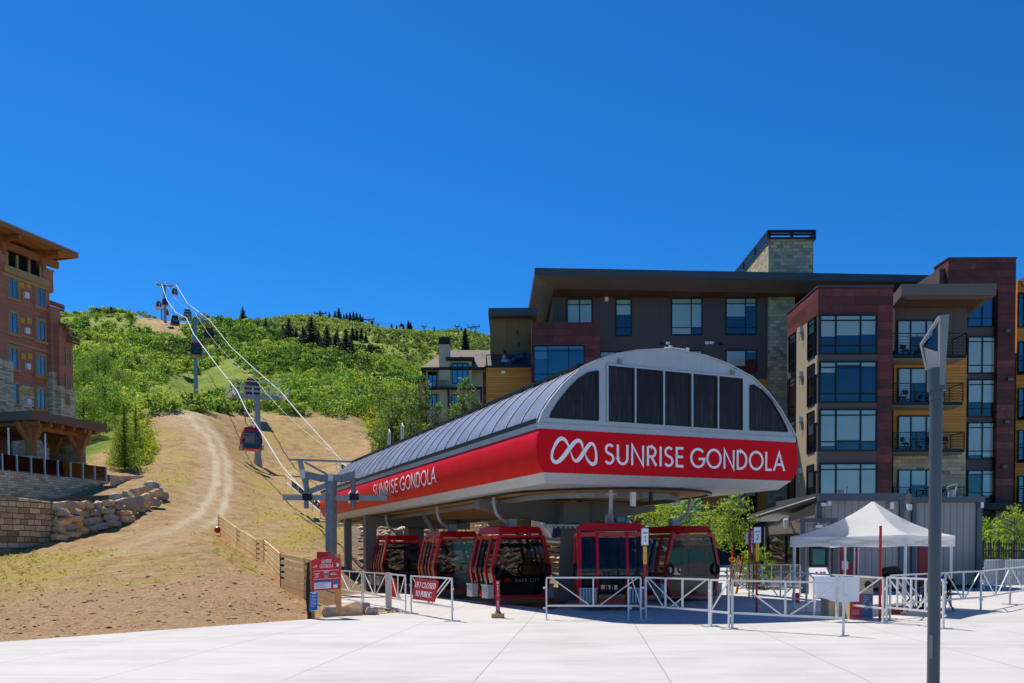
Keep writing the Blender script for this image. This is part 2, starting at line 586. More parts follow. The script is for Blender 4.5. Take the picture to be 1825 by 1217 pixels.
def fbm(x, y, oct=4, seed=0):
    s = 0; a = 0.5
    for k in range(oct):
        s = s + a * vnoise(x * 2 ** k, y * 2 ** k, seed + k * 17)
        a *= 0.5
    return s / (1 - 0.5 ** oct)

_ctrl = []   # (px, py, Y) seen on the photograph, or (px, None, Y, z)
for px in (-900, -500, -100, 300, 700, 1100, 1500, 1900, 2300, 2700):
    for Y in (6, 9, 13, 17):
        _ctrl.append((px, None, Y, 0.0))
for px in (650, 800, 1000, 1300, 1600, 1900, 2300):
    for Y in (22, 28, 36, 46):
        _ctrl.append((px, None, Y, 0.0 if px < 1100 else plaza_z(0.3 * Y, Y)))
for px in (1100, 1300, 1600, 1900, 2400):
    for Y, z in ((60, 0.5), (85, 0.8), (130, 3), (220, 20), (400, 60)):
        _ctrl.append((px, None, Y, z))
_ctrl += [(-300, 1150, 16.6), (0, 1144, 17.3), (250, 1125, 19.8), (545, 1104, 23.2)]
_ctrl += [(-250, 1012, 40), (0, 1060, 28), (0, 1000, 42), (0, 986, 46), (90, 965, 48), (250, 1050, 27), (200, 960, 50), (280, 893, 62), (330, 940, 50),
          (420, 1050, 27), (400, 957, 54), (480, 1010, 36), (390, 880, 70), (375, 800, 92), (340, 745, 110), (300, 735, 115), (260, 730, 118),
          (500, 900, 75), (460, 832, 110.7), (560, 940, 60), (560, 850, 105), (640, 800, 122), (520, 765, 130), (420, 750, 125), (450, 737, 142),
          (600, 738, 142), (680, 785, 120), (655, 1056, 43), (600, 1030, 45), (700, 1000, 56), (690, 950, 64), (800, 940, 67), (900, 932, 72), (1000, 945, 72),
          (760, 1045, 42), (850, 1060, 36), (980, 1040, 44), (1060, 1025, 50)]
_ctrl += [(-250, 870, 75), (60, 870, 72), (130, 845, 72), (120, 800, 100), (200, 770, 108), (245, 820, 84), (-200, 760, 110), (30, 740, 130)]
_ctrl += [(353, 722, 205), (250, 700, 180), (300, 692, 190), (250, 650, 230), (150, 690, 175), (353, 640, 280), (300, 573, 378), (220, 565, 380),
          (150, 566, 380), (60, 575, 380), (-120, 610, 380), (-400, 660, 380), (350, 577, 382), (430, 577, 385), (200, 620, 300), (450, 650, 250), (560, 690, 190),
          (640, 712, 172), (560, 622, 300), (620, 642, 275), (690, 684, 232), (740, 715, 190), (760, 755, 140), (800, 828, 120), (870, 830, 120), (680, 762, 142),
          (500, 662, 240), (470, 590, 372), (515, 603, 335)]
_ctrl += [(540, 574, 720), (600, 575, 720), (640, 581, 700), (700, 594, 680), (760, 596, 680), (810, 594, 690), (870, 606, 680), (1000, 640, 680),
          (1300, 700, 700), (1800, 780, 700), (2400, 850, 700), (430, 592, 700), (250, 615, 700), (0, 640, 700), (-400, 700, 700), (600, 628, 440), (700, 652, 420),
          (800, 667, 400), (870, 690, 400), (500, 604, 470), (760, 695, 260), (860, 705, 250), (400, 600, 480), (200, 600, 480)]
for px in (-600, 0, 400, 800, 1200, 1800, 2500):
    _ctrl.append((px, None, 1100, 110)); _ctrl.append((px, None, 1800, 60))
_P = []
for c in _ctrl:
    if len(c) == 3:
        p = at(*c); _P.append((p.x / p.y, math.log(p.y), p.z / p.y))
    else:
        u_ = ray(c[0], 985); u_ = u_.x / u_.y
        _P.append((u_, math.log(c[2]), c[3] / c[2]))
_P = np.array(_P)
_A = _P[:, :2] * np.array([2.4, 1.0])

def _tps(d):
    return np.where(d > 1e-9, d * d * np.log(np.maximum(d, 1e-9)), 0)
_n = len(_A)
_K = _tps(np.linalg.norm(_A[:, None] - _A[None], axis=2)) + np.eye(_n) * 0.002
_Q = np.hstack([np.ones((_n, 1)), _A])
_W = np.linalg.solve(np.block([[_K, _Q], [_Q.T, np.zeros((3, 3))]]), np.concatenate([_P[:, 2], np.zeros(3)]))

# outline of the concrete plaza on the ground, from the dirt edge round the gravel corner to the turning pad of the cabins
_edge_px = [(0, 1144), (250, 1125.5), (545, 1104), (600, 1099), (660, 1096), (728, 1090), (690, 1084), (640, 1078), (606, 1073), (602, 1062),
            (660, 1057), (730, 1058.5), (806, 1066), (870, 1073), (931, 1080), (985, 1087), (1012, 1074), (1030, 1052), (1048, 1036)]
_pl = [gnd(*p) for p in _edge_px]
_d = (_pl[0] - _pl[2]).normalized()
PLAZA = [(-70, _pl[0].y + (_pl[0].x + 70) * _d.y / -_d.x)] + [(p.x, p.y) for p in _pl] + [(9, 62.3), (75, 62.3), (75, -45), (-70, -45)]
_PZ = np.array(PLAZA)

def poly_dist(px, py, poly):
    """distance to a polygon, negative inside"""
    best = np.full(px.shape, 1e9); inside = np.zeros(px.shape, bool)
    n = len(poly)
    for i in range(n):
        ax, ay = poly[i]; bx, by = poly[(i + 1) % n]
        ex, ey = bx - ax, by - ay
        t = np.clip(((px - ax) * ex + (py - ay) * ey) / (ex * ex + ey * ey + 1e-12), 0, 1)
        best = np.minimum(best, np.hypot(px - ax - t * ex, py - ay - t * ey))
        c = ((ay > py) != (by > py)) & (px < (bx - ax) * (py - ay) / (by - ay + 1e-12) + ax)
        inside ^= c
    return np.where(inside, -best, best)

def ss(a, b, x):
    t = np.clip((x - a) / (b - a), 0, 1)
    return t * t * (3 - 2 * t)

def terrain_z(X, Y, detail=True):
    X = np.asarray(X, float); Y = np.maximum(np.asarray(Y, float), 5.0)
    shp = X.shape
    X = X.ravel(); Y = Y.ravel()
    A = np.stack([X / Y * 2.4, np.log(Y)], 1)
    z = np.empty(len(X))
    for i in range(0, len(X), 20000):
        a = A[i:i + 20000]
        k = _tps(np.linalg.norm(a[:, None] - _A[None], axis=2))
        z[i:i + 20000] = k @ _W[:_n] + np.hstack([np.ones((len(a), 1)), a]) @ _W[_n:]
    z = z * Y
    pd = poly_dist(X, Y, PLAZA)
    k = ss(0.0, 3.0, pd)
    if detail:
        far = ss(30, 200, Y)
        z = z + k * ((fbm(X * 0.35, Y * 0.35, 4, 3) - 0.5) * (0.35 + 1.2 * far) + (fbm(X * 2.2, Y * 2.2, 3, 9) - 0.5) * 0.16 * (1 - far)
                     + (fbm(X * 0.03, Y * 0.03, 3, 5) - 0.5) * 6 * ss(230, 420, Y))
    pz = 0.022 * np.clip(Y - 21, 0, 40) * ss(2, 11, X)
    z = (pz - 0.07) * (1 - k) + np.where(Y < 30, np.maximum(z, -0.05), z) * k
    z = np.where(pd < 0, pz - 0.14, z)
    return z.reshape(shp)

def tz(x, y):
    return float(terrain_z(np.array([x]), np.array([y]))[0])

def hill(px, py, Y0=15, Y1=900):
    """where the ray of a photograph point meets the terrain"""
    d = ray(px, py)
    Ys = np.exp(np.linspace(math.log(Y0), math.log(Y1), 400))
    zz = terrain_z(d.x / d.y * Ys, Ys)
    rz = CAMH + d.z / d.y * Ys
    hit = np.nonzero(zz >= rz)[0]
    Y = Ys[hit[0]] if len(hit) else Y1
    return Vector((d.x / d.y * Y, Y, float(terrain_z(np.array([d.x / d.y * Y]), np.array([Y]))[0])))

def proj_np(X, Y, Z):
    v = np.stack([X, Y, Z - CAMH], -1)
    k = v @ np.array(CF)
    return 912.5 + FPX * (v @ np.array(CX)) / k, 1038.0 - FPX * (v @ np.array(CU)) / k

def zone(px, py, poly, soft):
    return 1 - ss(-soft, soft, poly_dist(px, py, poly))

Z_BENCH = [(232, 733), (236, 706), (262, 692), (300, 676), (345, 664), (400, 640), (432, 640), (420, 668), (392, 700), (386, 726), (330, 729)]
Z_BARE_TOP = [(236, 566), (345, 566), (338, 588), (300, 598), (258, 585)]
Z_TAN = [(250, 731), (330, 727), (390, 734), (450, 736), (560, 736), (628, 742), (672, 772), (700, 800), (660, 850), (640, 1100), (250, 1160), (-200, 1200), (-300, 830), (150, 820), (205, 800), (248, 790), (262, 775)]
Z_ROAD = [(262, 732), (330, 729), (356, 752), (384, 780), (402, 812), (408, 860), (404, 900), (390, 935), (350, 955), (250, 985), (150, 1005), (250, 960), (310, 935), (338, 900), (352, 850), (352, 810), (330, 775), (290, 748)]
Z_RUBBLE = [(640, 870), (760, 900), (1020, 925), (1020, 1040), (760, 1060), (600, 1060), (600, 1010)]
Z_SOIL = [(-200, 1050), (60, 1052), (200, 1060), (330, 1040), (440, 1010), (470, 1000), (560, 1100), (250, 1150), (-250, 1180)]

def cover(X, Y, Z):
    """green, pale road, dark soil, rubble shares at terrain points"""
    px, py = proj_np(X, Y, Z)
    j = (fbm(X * 0.25, Y * 0.25, 4, 21) - 0.5)
    jx = px + j * 60; jy = py + (fbm(X * 0.25 + 40, Y * 0.25, 4, 22) - 0.5) * 30
    near = 1 - ss(140, 165, Y)
    tan = zone(jx, jy, Z_TAN, 6) * near
    tan = np.maximum(tan, ((Y < 75) & (px > 600)).astype(float))
    green = 1 - tan
    green = np.maximum(green, zone(jx, jy, Z_BENCH, 6))
    green = green * (1 - zone(jx, jy, Z_BARE_TOP, 5) * ss(250, 300, Y))
    road = zone(jx, py + j * 14, Z_ROAD, 9) * near
    patch = ss(0.52, 0.70, fbm(X * 0.12, Y * 0.12, 4, 33))
    dry = np.maximum(zone(jx, jy, [(440, 838), (600, 850), (640, 930), (600, 1000), (470, 960), (430, 890)], 12),
                     zone(jx, jy, [(-200, 1000), (60, 985), (200, 985), (330, 985), (360, 1020), (200, 1062), (0, 1060), (-200, 1080)], 10))
    dry = np.maximum(dry, 0.8 * zone(jx, jy, [(262, 750), (300, 765), (335, 810), (335, 870), (300, 900), (268, 840)], 12))
    dry = np.maximum(dry, 0.6 * zone(jx, jy, [(420, 745), (600, 745), (640, 800), (560, 830), (430, 830)], 14))
    dry = np.maximum(dry, zone(jx, jy, [(382, 962), (410, 985), (460, 1012), (452, 1022), (385, 985)], 4) * 2.2)
    dry = np.maximum(dry, zone(jx, jy, [(-200, 1020), (-60, 1010), (40, 985), (70, 1000), (30, 1040), (-100, 1060)], 8) * 1.6)
    dry = np.clip(dry * (ss(0.36, 0.66, fbm(X * 0.45, Y * 0.45, 4, 44)) * 0.9 + 0.08), 0, 1) * near
    soil = np.clip(zone(jx, jy, Z_SOIL, 14) * (0.35 + 0.9 * fbm(X * 0.3, Y * 0.3, 4, 55)), 0, 1) * near
    soil = np.maximum(soil, 0.5 * zone(jx, jy, [(258, 850), (285, 860), (300, 930), (240, 960)], 10))
    rub = zone(jx, jy, Z_RUBBLE, 12) * near
    rut = np.zeros_like(px)
    for ln in (((318, 727), (345, 748), (372, 780), (384, 815), (384, 855), (376, 888), (352, 918), (312, 942), (255, 962)), ((338, 729), (366, 752), (394, 785), (405, 825), (406, 868), (400, 900), (384, 928), (350, 952), (290, 975))):
        for (ax, ay), (bx, by) in zip(ln[:-1], ln[1:]):
            ex, ey = bx - ax, by - ay
            q = np.clip(((px + j * 10 - ax) * ex + (py - ay) * ey) / (ex * ex + ey * ey), 0, 1)
            rut = np.maximum(rut, 1 - ss(2.0, 9.0, np.hypot(px + j * 10 - ax - q * ex, (py - ay - q * ey) * 1.0)))
    rut = rut * near * np.clip(0.1 + 1.35 * fbm(X * 0.7, Y * 0.7, 4, 77), 0, 1) * (1 - 0.85 * ss(905, 960, py))
    return green, np.clip(road * 0.25 + rut * 1.1, 0, 1), soil, dry, rub

NU, NY = 520, 430
uu = np.linspace(-1.15, 1.15, NU)
yy = np.exp(np.linspace(math.log(7.0), math.log(1900), NY))
U_, Y_ = np.meshgrid(uu, yy)
X_ = U_ * Y_
Z_ = terrain_z(X_, Y_)
g_, rd_, so_, dr_, ru_ = cover(X_, Y_, Z_)
me = bpy.data.meshes.new('terrain')
idx = np.arange(NU * NY).reshape(NY, NU)
quads = np.stack([idx[:-1, :-1], idx[:-1, 1:], idx[1:, 1:], idx[1:, :-1]], -1).reshape(-1, 4)

def fill_mesh(me, V, Q):
    me.vertices.add(len(V)); me.vertices.foreach_set('co', np.asarray(V, np.float32).ravel())
    k = Q.shape[1]
    me.loops.add(Q.size); me.loops.foreach_set('vertex_index', Q.astype(np.int32).ravel())
    me.polygons.add(len(Q)); me.polygons.foreach_set('loop_start', np.arange(0, Q.size, k, dtype=np.int32))
    me.update(calc_edges=True)

fill_mesh(me, np.stack([X_, Y_, Z_], -1).reshape(-1, 3), quads)
for nm, arr in (('green', g_), ('road', rd_), ('soil', so_), ('dry', dr_), ('rubble', ru_)):
    a = me.attributes.new(nm, 'FLOAT', 'POINT'); a.data.foreach_set('value', arr.ravel().astype(np.float32))
me.shade_smooth()
t = NT('hillside ground')
v = t.co()
att = lambda nm: t.n('ShaderNodeAttribute', attribute_name=nm).outputs['Fac']
n1 = t.noise(0.9, 6, 0.65, v); n2 = t.noise(7.0, 5, 0.7, v); n3 = t.noise(0.08, 4, 0.6, v); n4 = t.noise(24.0, 3, 0.7, v)
tanc = t.ramp(t.math('ADD', t.math('MULTIPLY', n1, 0.5), t.math('MULTIPLY', n2, 0.5)), [(0.32, '#7d6041'), (0.44, '#ad8c61'), (0.55, '#c7a878'), (0.68, '#dcc499')])
roadc = t.ramp(n2, [(0.3, '#d3bb94'), (0.7, '#f0e2c6')])
soilc = t.ramp(t.math('ADD', t.math('MULTIPLY', n2, 0.6), t.math('MULTIPLY', n4, 0.4)), [(0.30, '#7d5b3e'), (0.46, '#ba956d'), (0.60, '#d2b28b'), (0.72, '#e2caa8')])
dryc = t.ramp(n2, [(0.33, '#98963f'), (0.5, '#bfa75c'), (0.7, '#cfb877')])
rubc = t.ramp(n4, [(0.35, '#5a4837'), (0.5, '#97826a'), (0.62, '#c3b49c')])
grass = t.ramp(t.math('ADD', t.math('MULTIPLY', n1, 0.45), t.math('MULTIPLY', n3, 0.55)), [(0.36, '#5f742a'), (0.5, '#84983a'), (0.62, '#a5a350')])
c = t.mix(att('rubble'), tanc, rubc)
c = t.mix(att('soil'), c, soilc)
clod = t.noise(1.6, 6, 0.75, v); c = t.mix(t.math('MULTIPLY', t.math('SMOOTH_MIN', t.math('MULTIPLY', t.math('SUBTRACT', clod, 0.56, clamp=True), 5.0), 0.75), 0.8), c, '#6e4d35')
c = t.mix(att('dry'), c, dryc)
c = t.mix(t.math('MULTIPLY', att('road'), 0.9), c, roadc)
c = t.mix(att('green'), c, grass)
t.bump(t.math('ADD', t.math('MULTIPLY', clod, 1.5), t.math('ADD', n2, t.math('MULTIPLY', n4, 0.6))), 1.0, 0.14)
t.base(c, 0.95, 0, 0.1)
me.materials.append(t.m)
o = bpy.data.objects.new('terrain', me); COL.objects.link(o); tag(o, kind='structure')

# ------------------------------------------------------------------ plaza of pale concrete
from mathutils.geometry import delaunay_2d_cdt
_grid = [(x, y) for x in np.arange(-20, 60, 2.5) for y in np.arange(14, 62, 2.5)]
_gx = np.array(_grid)
_grid = [g for g, d_ in zip(_grid, poly_dist(_gx[:, 0], _gx[:, 1], PLAZA)) if d_ < -0.6]
_vv = [Vector(p) for p in PLAZA] + [Vector(p) for p in _grid]
_res = delaunay_2d_cdt(_vv, [(i, (i + 1) % len(PLAZA)) for i in range(len(PLAZA))], [list(range(len(PLAZA)))], 1, 1e-4)
mb = MB()
mb.v = [(p.x, p.y, plaza_z(p.x, p.y)) for p in _res[0]]
mb.f = [tuple(f) for f in _res[2]]
_k = len(PLAZA)
for i in range(_k):
    a = PLAZA[i]; b = PLAZA[(i + 1) % _k]
    za, zb = plaza_z(*a), plaza_z(*b)
    mb.poly([(a[0], a[1], za), (b[0], b[1], zb), (b[0], b[1], zb - 0.3), (a[0], a[1], za - 0.3)])
t = NT('plaza concrete')
v = t.co(rot=(0, 0, R(5.0)))
sp = t.n('ShaderNodeSeparateXYZ'); t.l(v, sp.inputs[0])
def joint(a, off, pitch, wd):
    q = t.math('FRACT', t.math('DIVIDE', t.math('ADD', a, off), pitch))
    return t.math('LESS_THAN', t.math('ABSOLUTE', t.math('SUBTRACT', q, 0.5)), wd / pitch)
jt = t.math('MAXIMUM', joint(sp.outputs[0], 0.25, 2.6, 0.011), joint(sp.outputs[1], 1.2, 5.2, 0.011))
n1 = t.noise(0.5, 5, 0.6, v); n2 = t.noise(30, 4, 0.7, v); n3 = t.noise(0.9, 6, 0.7, t.co((0.35, 2.2, 1)))
k = t.math('ADD', t.math('MULTIPLY', n1, 0.45), t.math('ADD', t.math('MULTIPLY', n2, 0.2), t.math('MULTIPLY', n3, 0.35)))
vor = t.n('ShaderNodeTexVoronoi', feature='F1'); vor.inputs['Scale'].default_value = 1.3; t.l(v, vor.inputs['Vector'])
spot = t.math('LESS_THAN', vor.outputs['Distance'], 0.022)
c = t.ramp(k, [(0.32, (0.42, 0.405, 0.38)), (0.5, (0.525, 0.505, 0.48)), (0.68, (0.585, 0.565, 0.54))])
wn = t.n('ShaderNodeTexWhiteNoise', noise_dimensions='2D'); cbx = t.n('ShaderNodeCombineXYZ')
t.l(t.math('FLOOR', t.math('ADD', t.math('DIVIDE', t.math('ADD', sp.outputs[0], 0.25), 2.6), 0.5)), cbx.inputs[0]); t.l(t.math('FLOOR', t.math('ADD', t.math('DIVIDE', t.math('ADD', sp.outputs[1], 1.2), 5.2), 0.5)), cbx.inputs[1]); t.l(cbx.outputs[0], wn.inputs['Vector'])
c = t.mix(t.math('MULTIPLY', wn.outputs['Value'], 0.22), c, (0.43, 0.415, 0.39))
stain = t.math('MULTIPLY', t.math('SUBTRACT', t.noise(0.22, 6, 0.75, t.co((1, 2.5, 1))), 0.50, clamp=True), 2.8, clamp=True)
c = t.mix(stain, c, (0.38, 0.355, 0.325))
c = t.mix(t.math('MULTIPLY', spot, 0.35), c, (0.25, 0.24, 0.22))
c = t.mix(t.math('MULTIPLY', jt, 0.75), c, (0.27, 0.25, 0.22))
t.bump(t.math('SUBTRACT', n2, t.math('MULTIPLY', jt, 2.0)), 0.12, 0.01)
t.base(c, 0.82, 0, 0.25)
plaza = mb.build('plaza', t.m, loc=(0, 0, 0))
tag(plaza, kind='structure')

# ------------------------------------------------------------------ leaf clouds
def leaf_cloud(cent, rad, per, size, seed, flat=0.75, up=0.35):
    """small crumpled leaf faces spread through ellipsoids; returns verts (n*4,3), quads, tint"""
    r_ = np.random.default_rng(seed)
    cent = np.asarray(cent, float); n = len(cent)
    rad = np.broadcast_to(np.asarray(rad, float), (n,))
    d = r_.normal(size=(n, per, 3)); d /= np.linalg.norm(d, axis=2, keepdims=True)
    rr = r_.uniform(0.25, 1.0, (n, per, 1)) ** 0.5
    P = cent[:, None] + d * rr * rad[:, None, None] * np.array([1, 1, flat])
    P = P.reshape(-1, 3)
    k = len(P)
    nrm = r_.normal(size=(k, 3)) + d.reshape(-1, 3) * 0.6 + np.array([0, 0, up])
    nrm /= np.linalg.norm(nrm, axis=1, keepdims=True)
    a = np.cross(nrm, r_.normal(size=(k, 3))); a /= np.linalg.norm(a, axis=1, keepdims=True)
    b = np.cross(nrm, a)
    s = size * r_.uniform(0.55, 1.35, (k, 1))
    V = np.stack([P - a * s, P - b * s * 0.55, P + a * s, P + b * s * 0.55], 1).reshape(-1, 3)
    Q = np.arange(4 * k).reshape(-1, 4)
    tint = np.clip(np.repeat(r_.uniform(0.2, 0.8, n), per) + r_.normal(0, 0.12, k), 0, 1)
    return V, Q, np.repeat(tint, 4)

def leaf_object(name, V, Q, tint, m, parent=None, loc=None):
    me = bpy.data.meshes.new(name)
    fill_mesh(me, V, Q)
    a = me.attributes.new('tint', 'FLOAT', 'POINT'); a.data.foreach_set('value', tint.astype(np.float32))
    me.materials.append(m)
    o = bpy.data.objects.new(name, me); COL.objects.link(o)
    if parent is not None: o.parent = parent
    if loc is not None: o.location = loc
    return o

M['oak'] = foliage('scrub oak leaves', ['#2e421e', '#486a2a', '#6c8f3a', '#96a54a'], 0.42)
M['far_oak'] = foliage('far scrub leaves', ['#465a2a', '#627a38', '#84994a'], 0.4)
M['aspen'] = foliage('aspen leaves', ['#425a2c', '#5d7a3a', '#80984e'], 0.42)
M['bright_leaf'] = foliage('bright young leaves', ['#4f6b24', '#77923a', '#9fb052'], 0.45)
M['conifer'] = foliage('conifer needles', ['#16241a', '#22372a', '#35503a'], 0.12)
M['spruce'] = foliage('young spruce needles', ['#4d6a2a', '#728c34', '#a0ac4a'], 0.4)
M['weed'] = foliage('tall grass and weeds', ['#5f7a2a', '#84943a', '#a9a444'], 0.4)
M['bark'] = plain('grey brown bark', '#4d4237', 0.9, 0, 0.3, 6, 0.4)
M['pale_bark'] = plain('pale aspen bark', '#a49c8a', 0.8, 0, 0.25, 5)

def scatter(N, X0, X1, Y0, Y1, accept, seed):
    r_ = np.random.default_rng(seed)
    X = r_.uniform(X0, X1, N); Y = r_.uniform(Y0, Y1, N)
    Z = terrain_z(X, Y)
    px, py = proj_np(X, Y, Z)
    k = accept(X, Y, px, py) > r_.uniform(0, 1, N)
    return np.stack([X[k], Y[k], Z[k]], 1)

def thicket(name, pts, size, per_clump, clumps, leaf, m, seed, label, hfac=0.9, tint_w=None):
    """one mass of shrubs: each shrub a lumpy dome of leaf faces"""
    r_ = np.random.default_rng(seed)
    T = []
    for k in range(6):
        c = r_.normal(size=(clumps, 3)); c /= np.linalg.norm(c, axis=1, keepdims=True)
        c *= r_.uniform(0.25, 0.75, (clumps, 1)); c[:, 2] = np.abs(c[:, 2]) * hfac + 0.25
        T.append(leaf_cloud(c, r_.uniform(0.28, 0.5, clumps), per_clump, leaf, seed + k))
    VV, TT = [], []
    n = len(pts)
    which = r_.integers(0, 6, n); rot = r_.uniform(0, 2 * PI, n); sc = size * (0.45 + 1.25 * r_.uniform(0, 1, n) ** 1.6)
    big = fbm(pts[:, 0] * 0.02, pts[:, 1] * 0.02, 3, seed)
    base = np.clip(r_.normal(0, 0.2, n) + (big - 0.5) * 1.1, -0.5, 0.45)
    for k in range(6):
        V, Q, ti = T[k]
        I = np.nonzero(which == k)[0]
        if not len(I): continue
        c, s = np.cos(rot[I]), np.sin(rot[I])
        x = (V[None, :, 0] * c[:, None] - V[None, :, 1] * s[:, None]) * sc[I, None] + pts[I, 0:1]
        y = (V[None, :, 0] * s[:, None] + V[None, :, 1] * c[:, None]) * sc[I, None] + pts[I, 1:2]
        z = V[None, :, 2] * sc[I, None] * r_.uniform(0.8, 1.25, (len(I), 1)) + pts[I, 2:3] - 0.1 * sc[I, None]
        VV.append(np.stack([x, y, z], -1).reshape(-1, 3))
        TT.append(np.clip(ti[None] + base[I, None], 0, 1).ravel())
    V = np.concatenate(VV); tt = np.concatenate(TT)
    o = leaf_object(name, V, np.arange(len(V)).reshape(-1, 4), tt, m)
    return tag(o, label, 'shrubs', None, 'stuff')

def in_shrub(X, Y, px, py):
    j = (fbm(X * 0.15, Y * 0.15, 3, 61) - 0.5) * 30
    k = (py + j * 0.5 < 738).astype(float)
    k *= 1 - zone(px + j, py + j * 0.4, Z_BENCH, 3)
    k *= 1 - zone(px + j, py + j * 0.3, Z_BARE_TOP, 3)
    k *= np.where(px < 250, (py < 800), 1) * 1.0
    k *= 1 - zone(px, py, [(655, 660), (690, 665), (690, 690), (655, 690)], 4)
    k *= 0.12 + 0.88 * ss(0.40, 0.52, fbm(X * 0.05, Y * 0.05, 3, 62) + 0.10 * (py > 640))
    k *= 1 - ((px > 700) & (Y > 100) & (Y < 150))
    return k
pts = scatter(26000, -290, 30, 105, 400, in_shrub, 71)
_px, _py = proj_np(pts[:, 0], pts[:, 1], pts[:, 2])
pts = pts[(_px > 60) & (_px < 900)]
_near = pts[:, 1] < 230
thicket('hillside_scrub', pts[_near], 1.9, 26, 10, 0.085, M['oak'], 5, 'dense bright green scrub oak covering the lower hillside')
thicket('upper_hillside_scrub', pts[~_near], 2.0, 14, 8, 0.125, M['oak'], 6, 'bright green scrub oak covering the upper hillside below the ridge')
pts = scatter(15000, -330, 60, 400, 730, lambda X, Y, px, py: 0.25 + 0.75 * ss(0.42, 0.55, fbm(X * 0.02, Y * 0.02, 4, 63)), 72)
_px, _py = proj_np(pts[:, 0], pts[:, 1], pts[:, 2])
pts = pts[(_px > 380) & (_px < 980)]
thicket('far_hill_scrub', pts, 1.9, 9, 6, 0.2, M['far_oak'], 8, 'darker green scrub on the far hill behind the house')
def in_weed(X, Y, px, py):
    a = zone(px, py, [(628, 715), (680, 700), (705, 730), (700, 790), (670, 780)], 8)
    b = zone(px, py, [(228, 760), (262, 745), (270, 800), (262, 850), (232, 850)], 6)
    c_ = zone(px, py, [(240, 725), (300, 680), (400, 655), (415, 690), (390, 735)], 6) * 0.03
    return np.maximum(np.maximum(a, b), c_)
pts = scatter(30000, -80, -15, 78, 200, in_weed, 73)
thicket('hillside_weeds', pts, 0.8, 8, 5, 0.17, M['weed'], 9, 'yellow green weeds along the edge of the bare slope')
def in_tuft(X, Y, px, py):
    g, rd, so, dr, ru = cover(X, Y, terrain_z(X, Y))
    a = zone(px, py, [(-100, 1000), (60, 984), (75, 1000), (40, 1045), (-100, 1060)], 8)
    b = zone(px, py, [(380, 955), (400, 965), (470, 1020), (440, 1024), (384, 985)], 5) * 1.3
    return np.clip(dr * 0.55 + a + b, 0, 1) * (poly_dist(X, Y, PLAZA) > .3)
pts = scatter(22000, -45, -4, 24, 80, in_tuft, 75)
M['dry_grass'] = foliage('dry grass', ['#7d8a34', '#a8a04c', '#c4b56a'], 0.35)
thicket('grass_tufts', pts, 0.085, 6, 5, 0.2, M['dry_grass'], 12, 'small tufts of yellow green grass on the dirt field', 1.2)
print('land', len(me.vertices))
# ------------------------------------------------------------------ gondola station
AST = 0.402
WD = Vector((math.cos(AST), math.sin(AST), 0))      # across the front, left to right
SD = Vector((-math.sin(AST), math.cos(AST), 0))     # along the line, up the hill
C0 = at(959.2, 763.5, 24.4)
SO = Vector((C0.x, C0.y, 0))

def st(w_, s_, z):
    return SO + WD * w_ + SD * s_ + Vector((0, 0, z))

def to_st(P):
    d = Vector(P) - SO
    return d.dot(WD), d.dot(SD), d.z

def FL(px, py, s_=0.0):
    a = to_st(on_plane(px, py, SO + SD * s_, SD))
    return a[0], a[2]

def SL(px, py, w_=0.0):
    a = to_st(on_plane(px, py, SO + WD * w_, WD))
    return a[1], a[2]

station = thing('gondola_station', 'long red and grey gondola station with arched roof and big white lettering on its front', 'lift station', SO, AST)
LEN = 30.0
_arch_px = [(960.3, 752.5), (966.5, 733), (981, 711), (1003, 684), (1030, 660), (1058, 645), (1093, 632.5), (1132, 625), (1178, 622.5), (1214, 626), (1255, 634),
            (1296, 649), (1340, 673), (1367, 700), (1389, 729), (1406, 759), (1417, 777)]
arch = [FL(*p) for p in _arch_px]
z_rt = FL(959.5, 763.5)[1]
z_rb = FL(966.8, 841.8)[1]
wR = FL(1417.3, 788)[0]
zE = arch[0][1]
arch[0] = (0.0, zE); arch[-1] = (wR, zE)
bul_l = [(0.0, z_rt)] + [FL(*p) for p in ((957.2, 778), (956.0, 800), (957.3, 818), (961.5, 832), (966.8, 841.8))]
bul_r = [(wR, z_rt)] + [FL(*p) for p in ((1417.6, 800), (1418.0, 818), (1415.5, 838), (1409.5, 854.8))]
SK = z_rb - 0.26
hB = z_rt - z_rb; w_in = bul_l[-1][0]
_bp = [(0.05, 0), (-.015, .10), (-.058, .24), (-.078, .42), (-.065, .6), (-.01, .8)]
bul_l = [(a, z_rt - hB * f) for a, f in _bp] + [(w_in, z_rb)]
bul_r = [(wR - a, z_rt - hB * f) for a, f in _bp] + [(bul_r[-1][0], z_rb)]
print('station', wR, z_rt, z_rb, zE, [tuple(round(q, 2) for q in a) for a in arch])

L2 = lambda w_, s_, z: (w_, s_, z)
# grey front with a rim, set between the red band and the arch
mb = MB()
ring = [(0.0, z_rt)] + arch + [(wR, z_rt)]
mb.hexa([L2(w_, -0.02, z) for w_, z in ring], [L2(w_, 0.12, z) for w_, z in ring])
mb.b2((0.02, -0.035, zE - 0.035), (wR - 0.02, -0.02, zE - 0.02))
mb.b2((0.02, -0.035, zE - 0.005), (wR - 0.02, -0.02, zE + 0.004))
mb.build('front_wall', M['silver'], station)
mb = MB()
ap = [L2(w_, -0.05, z) for w_, z in arch]
for a, b in zip(ap[:-1], ap[1:]):
    mb.bar(a, b, 0.07, 0.035)
mb.build('arch_trim', M['silver'], station)
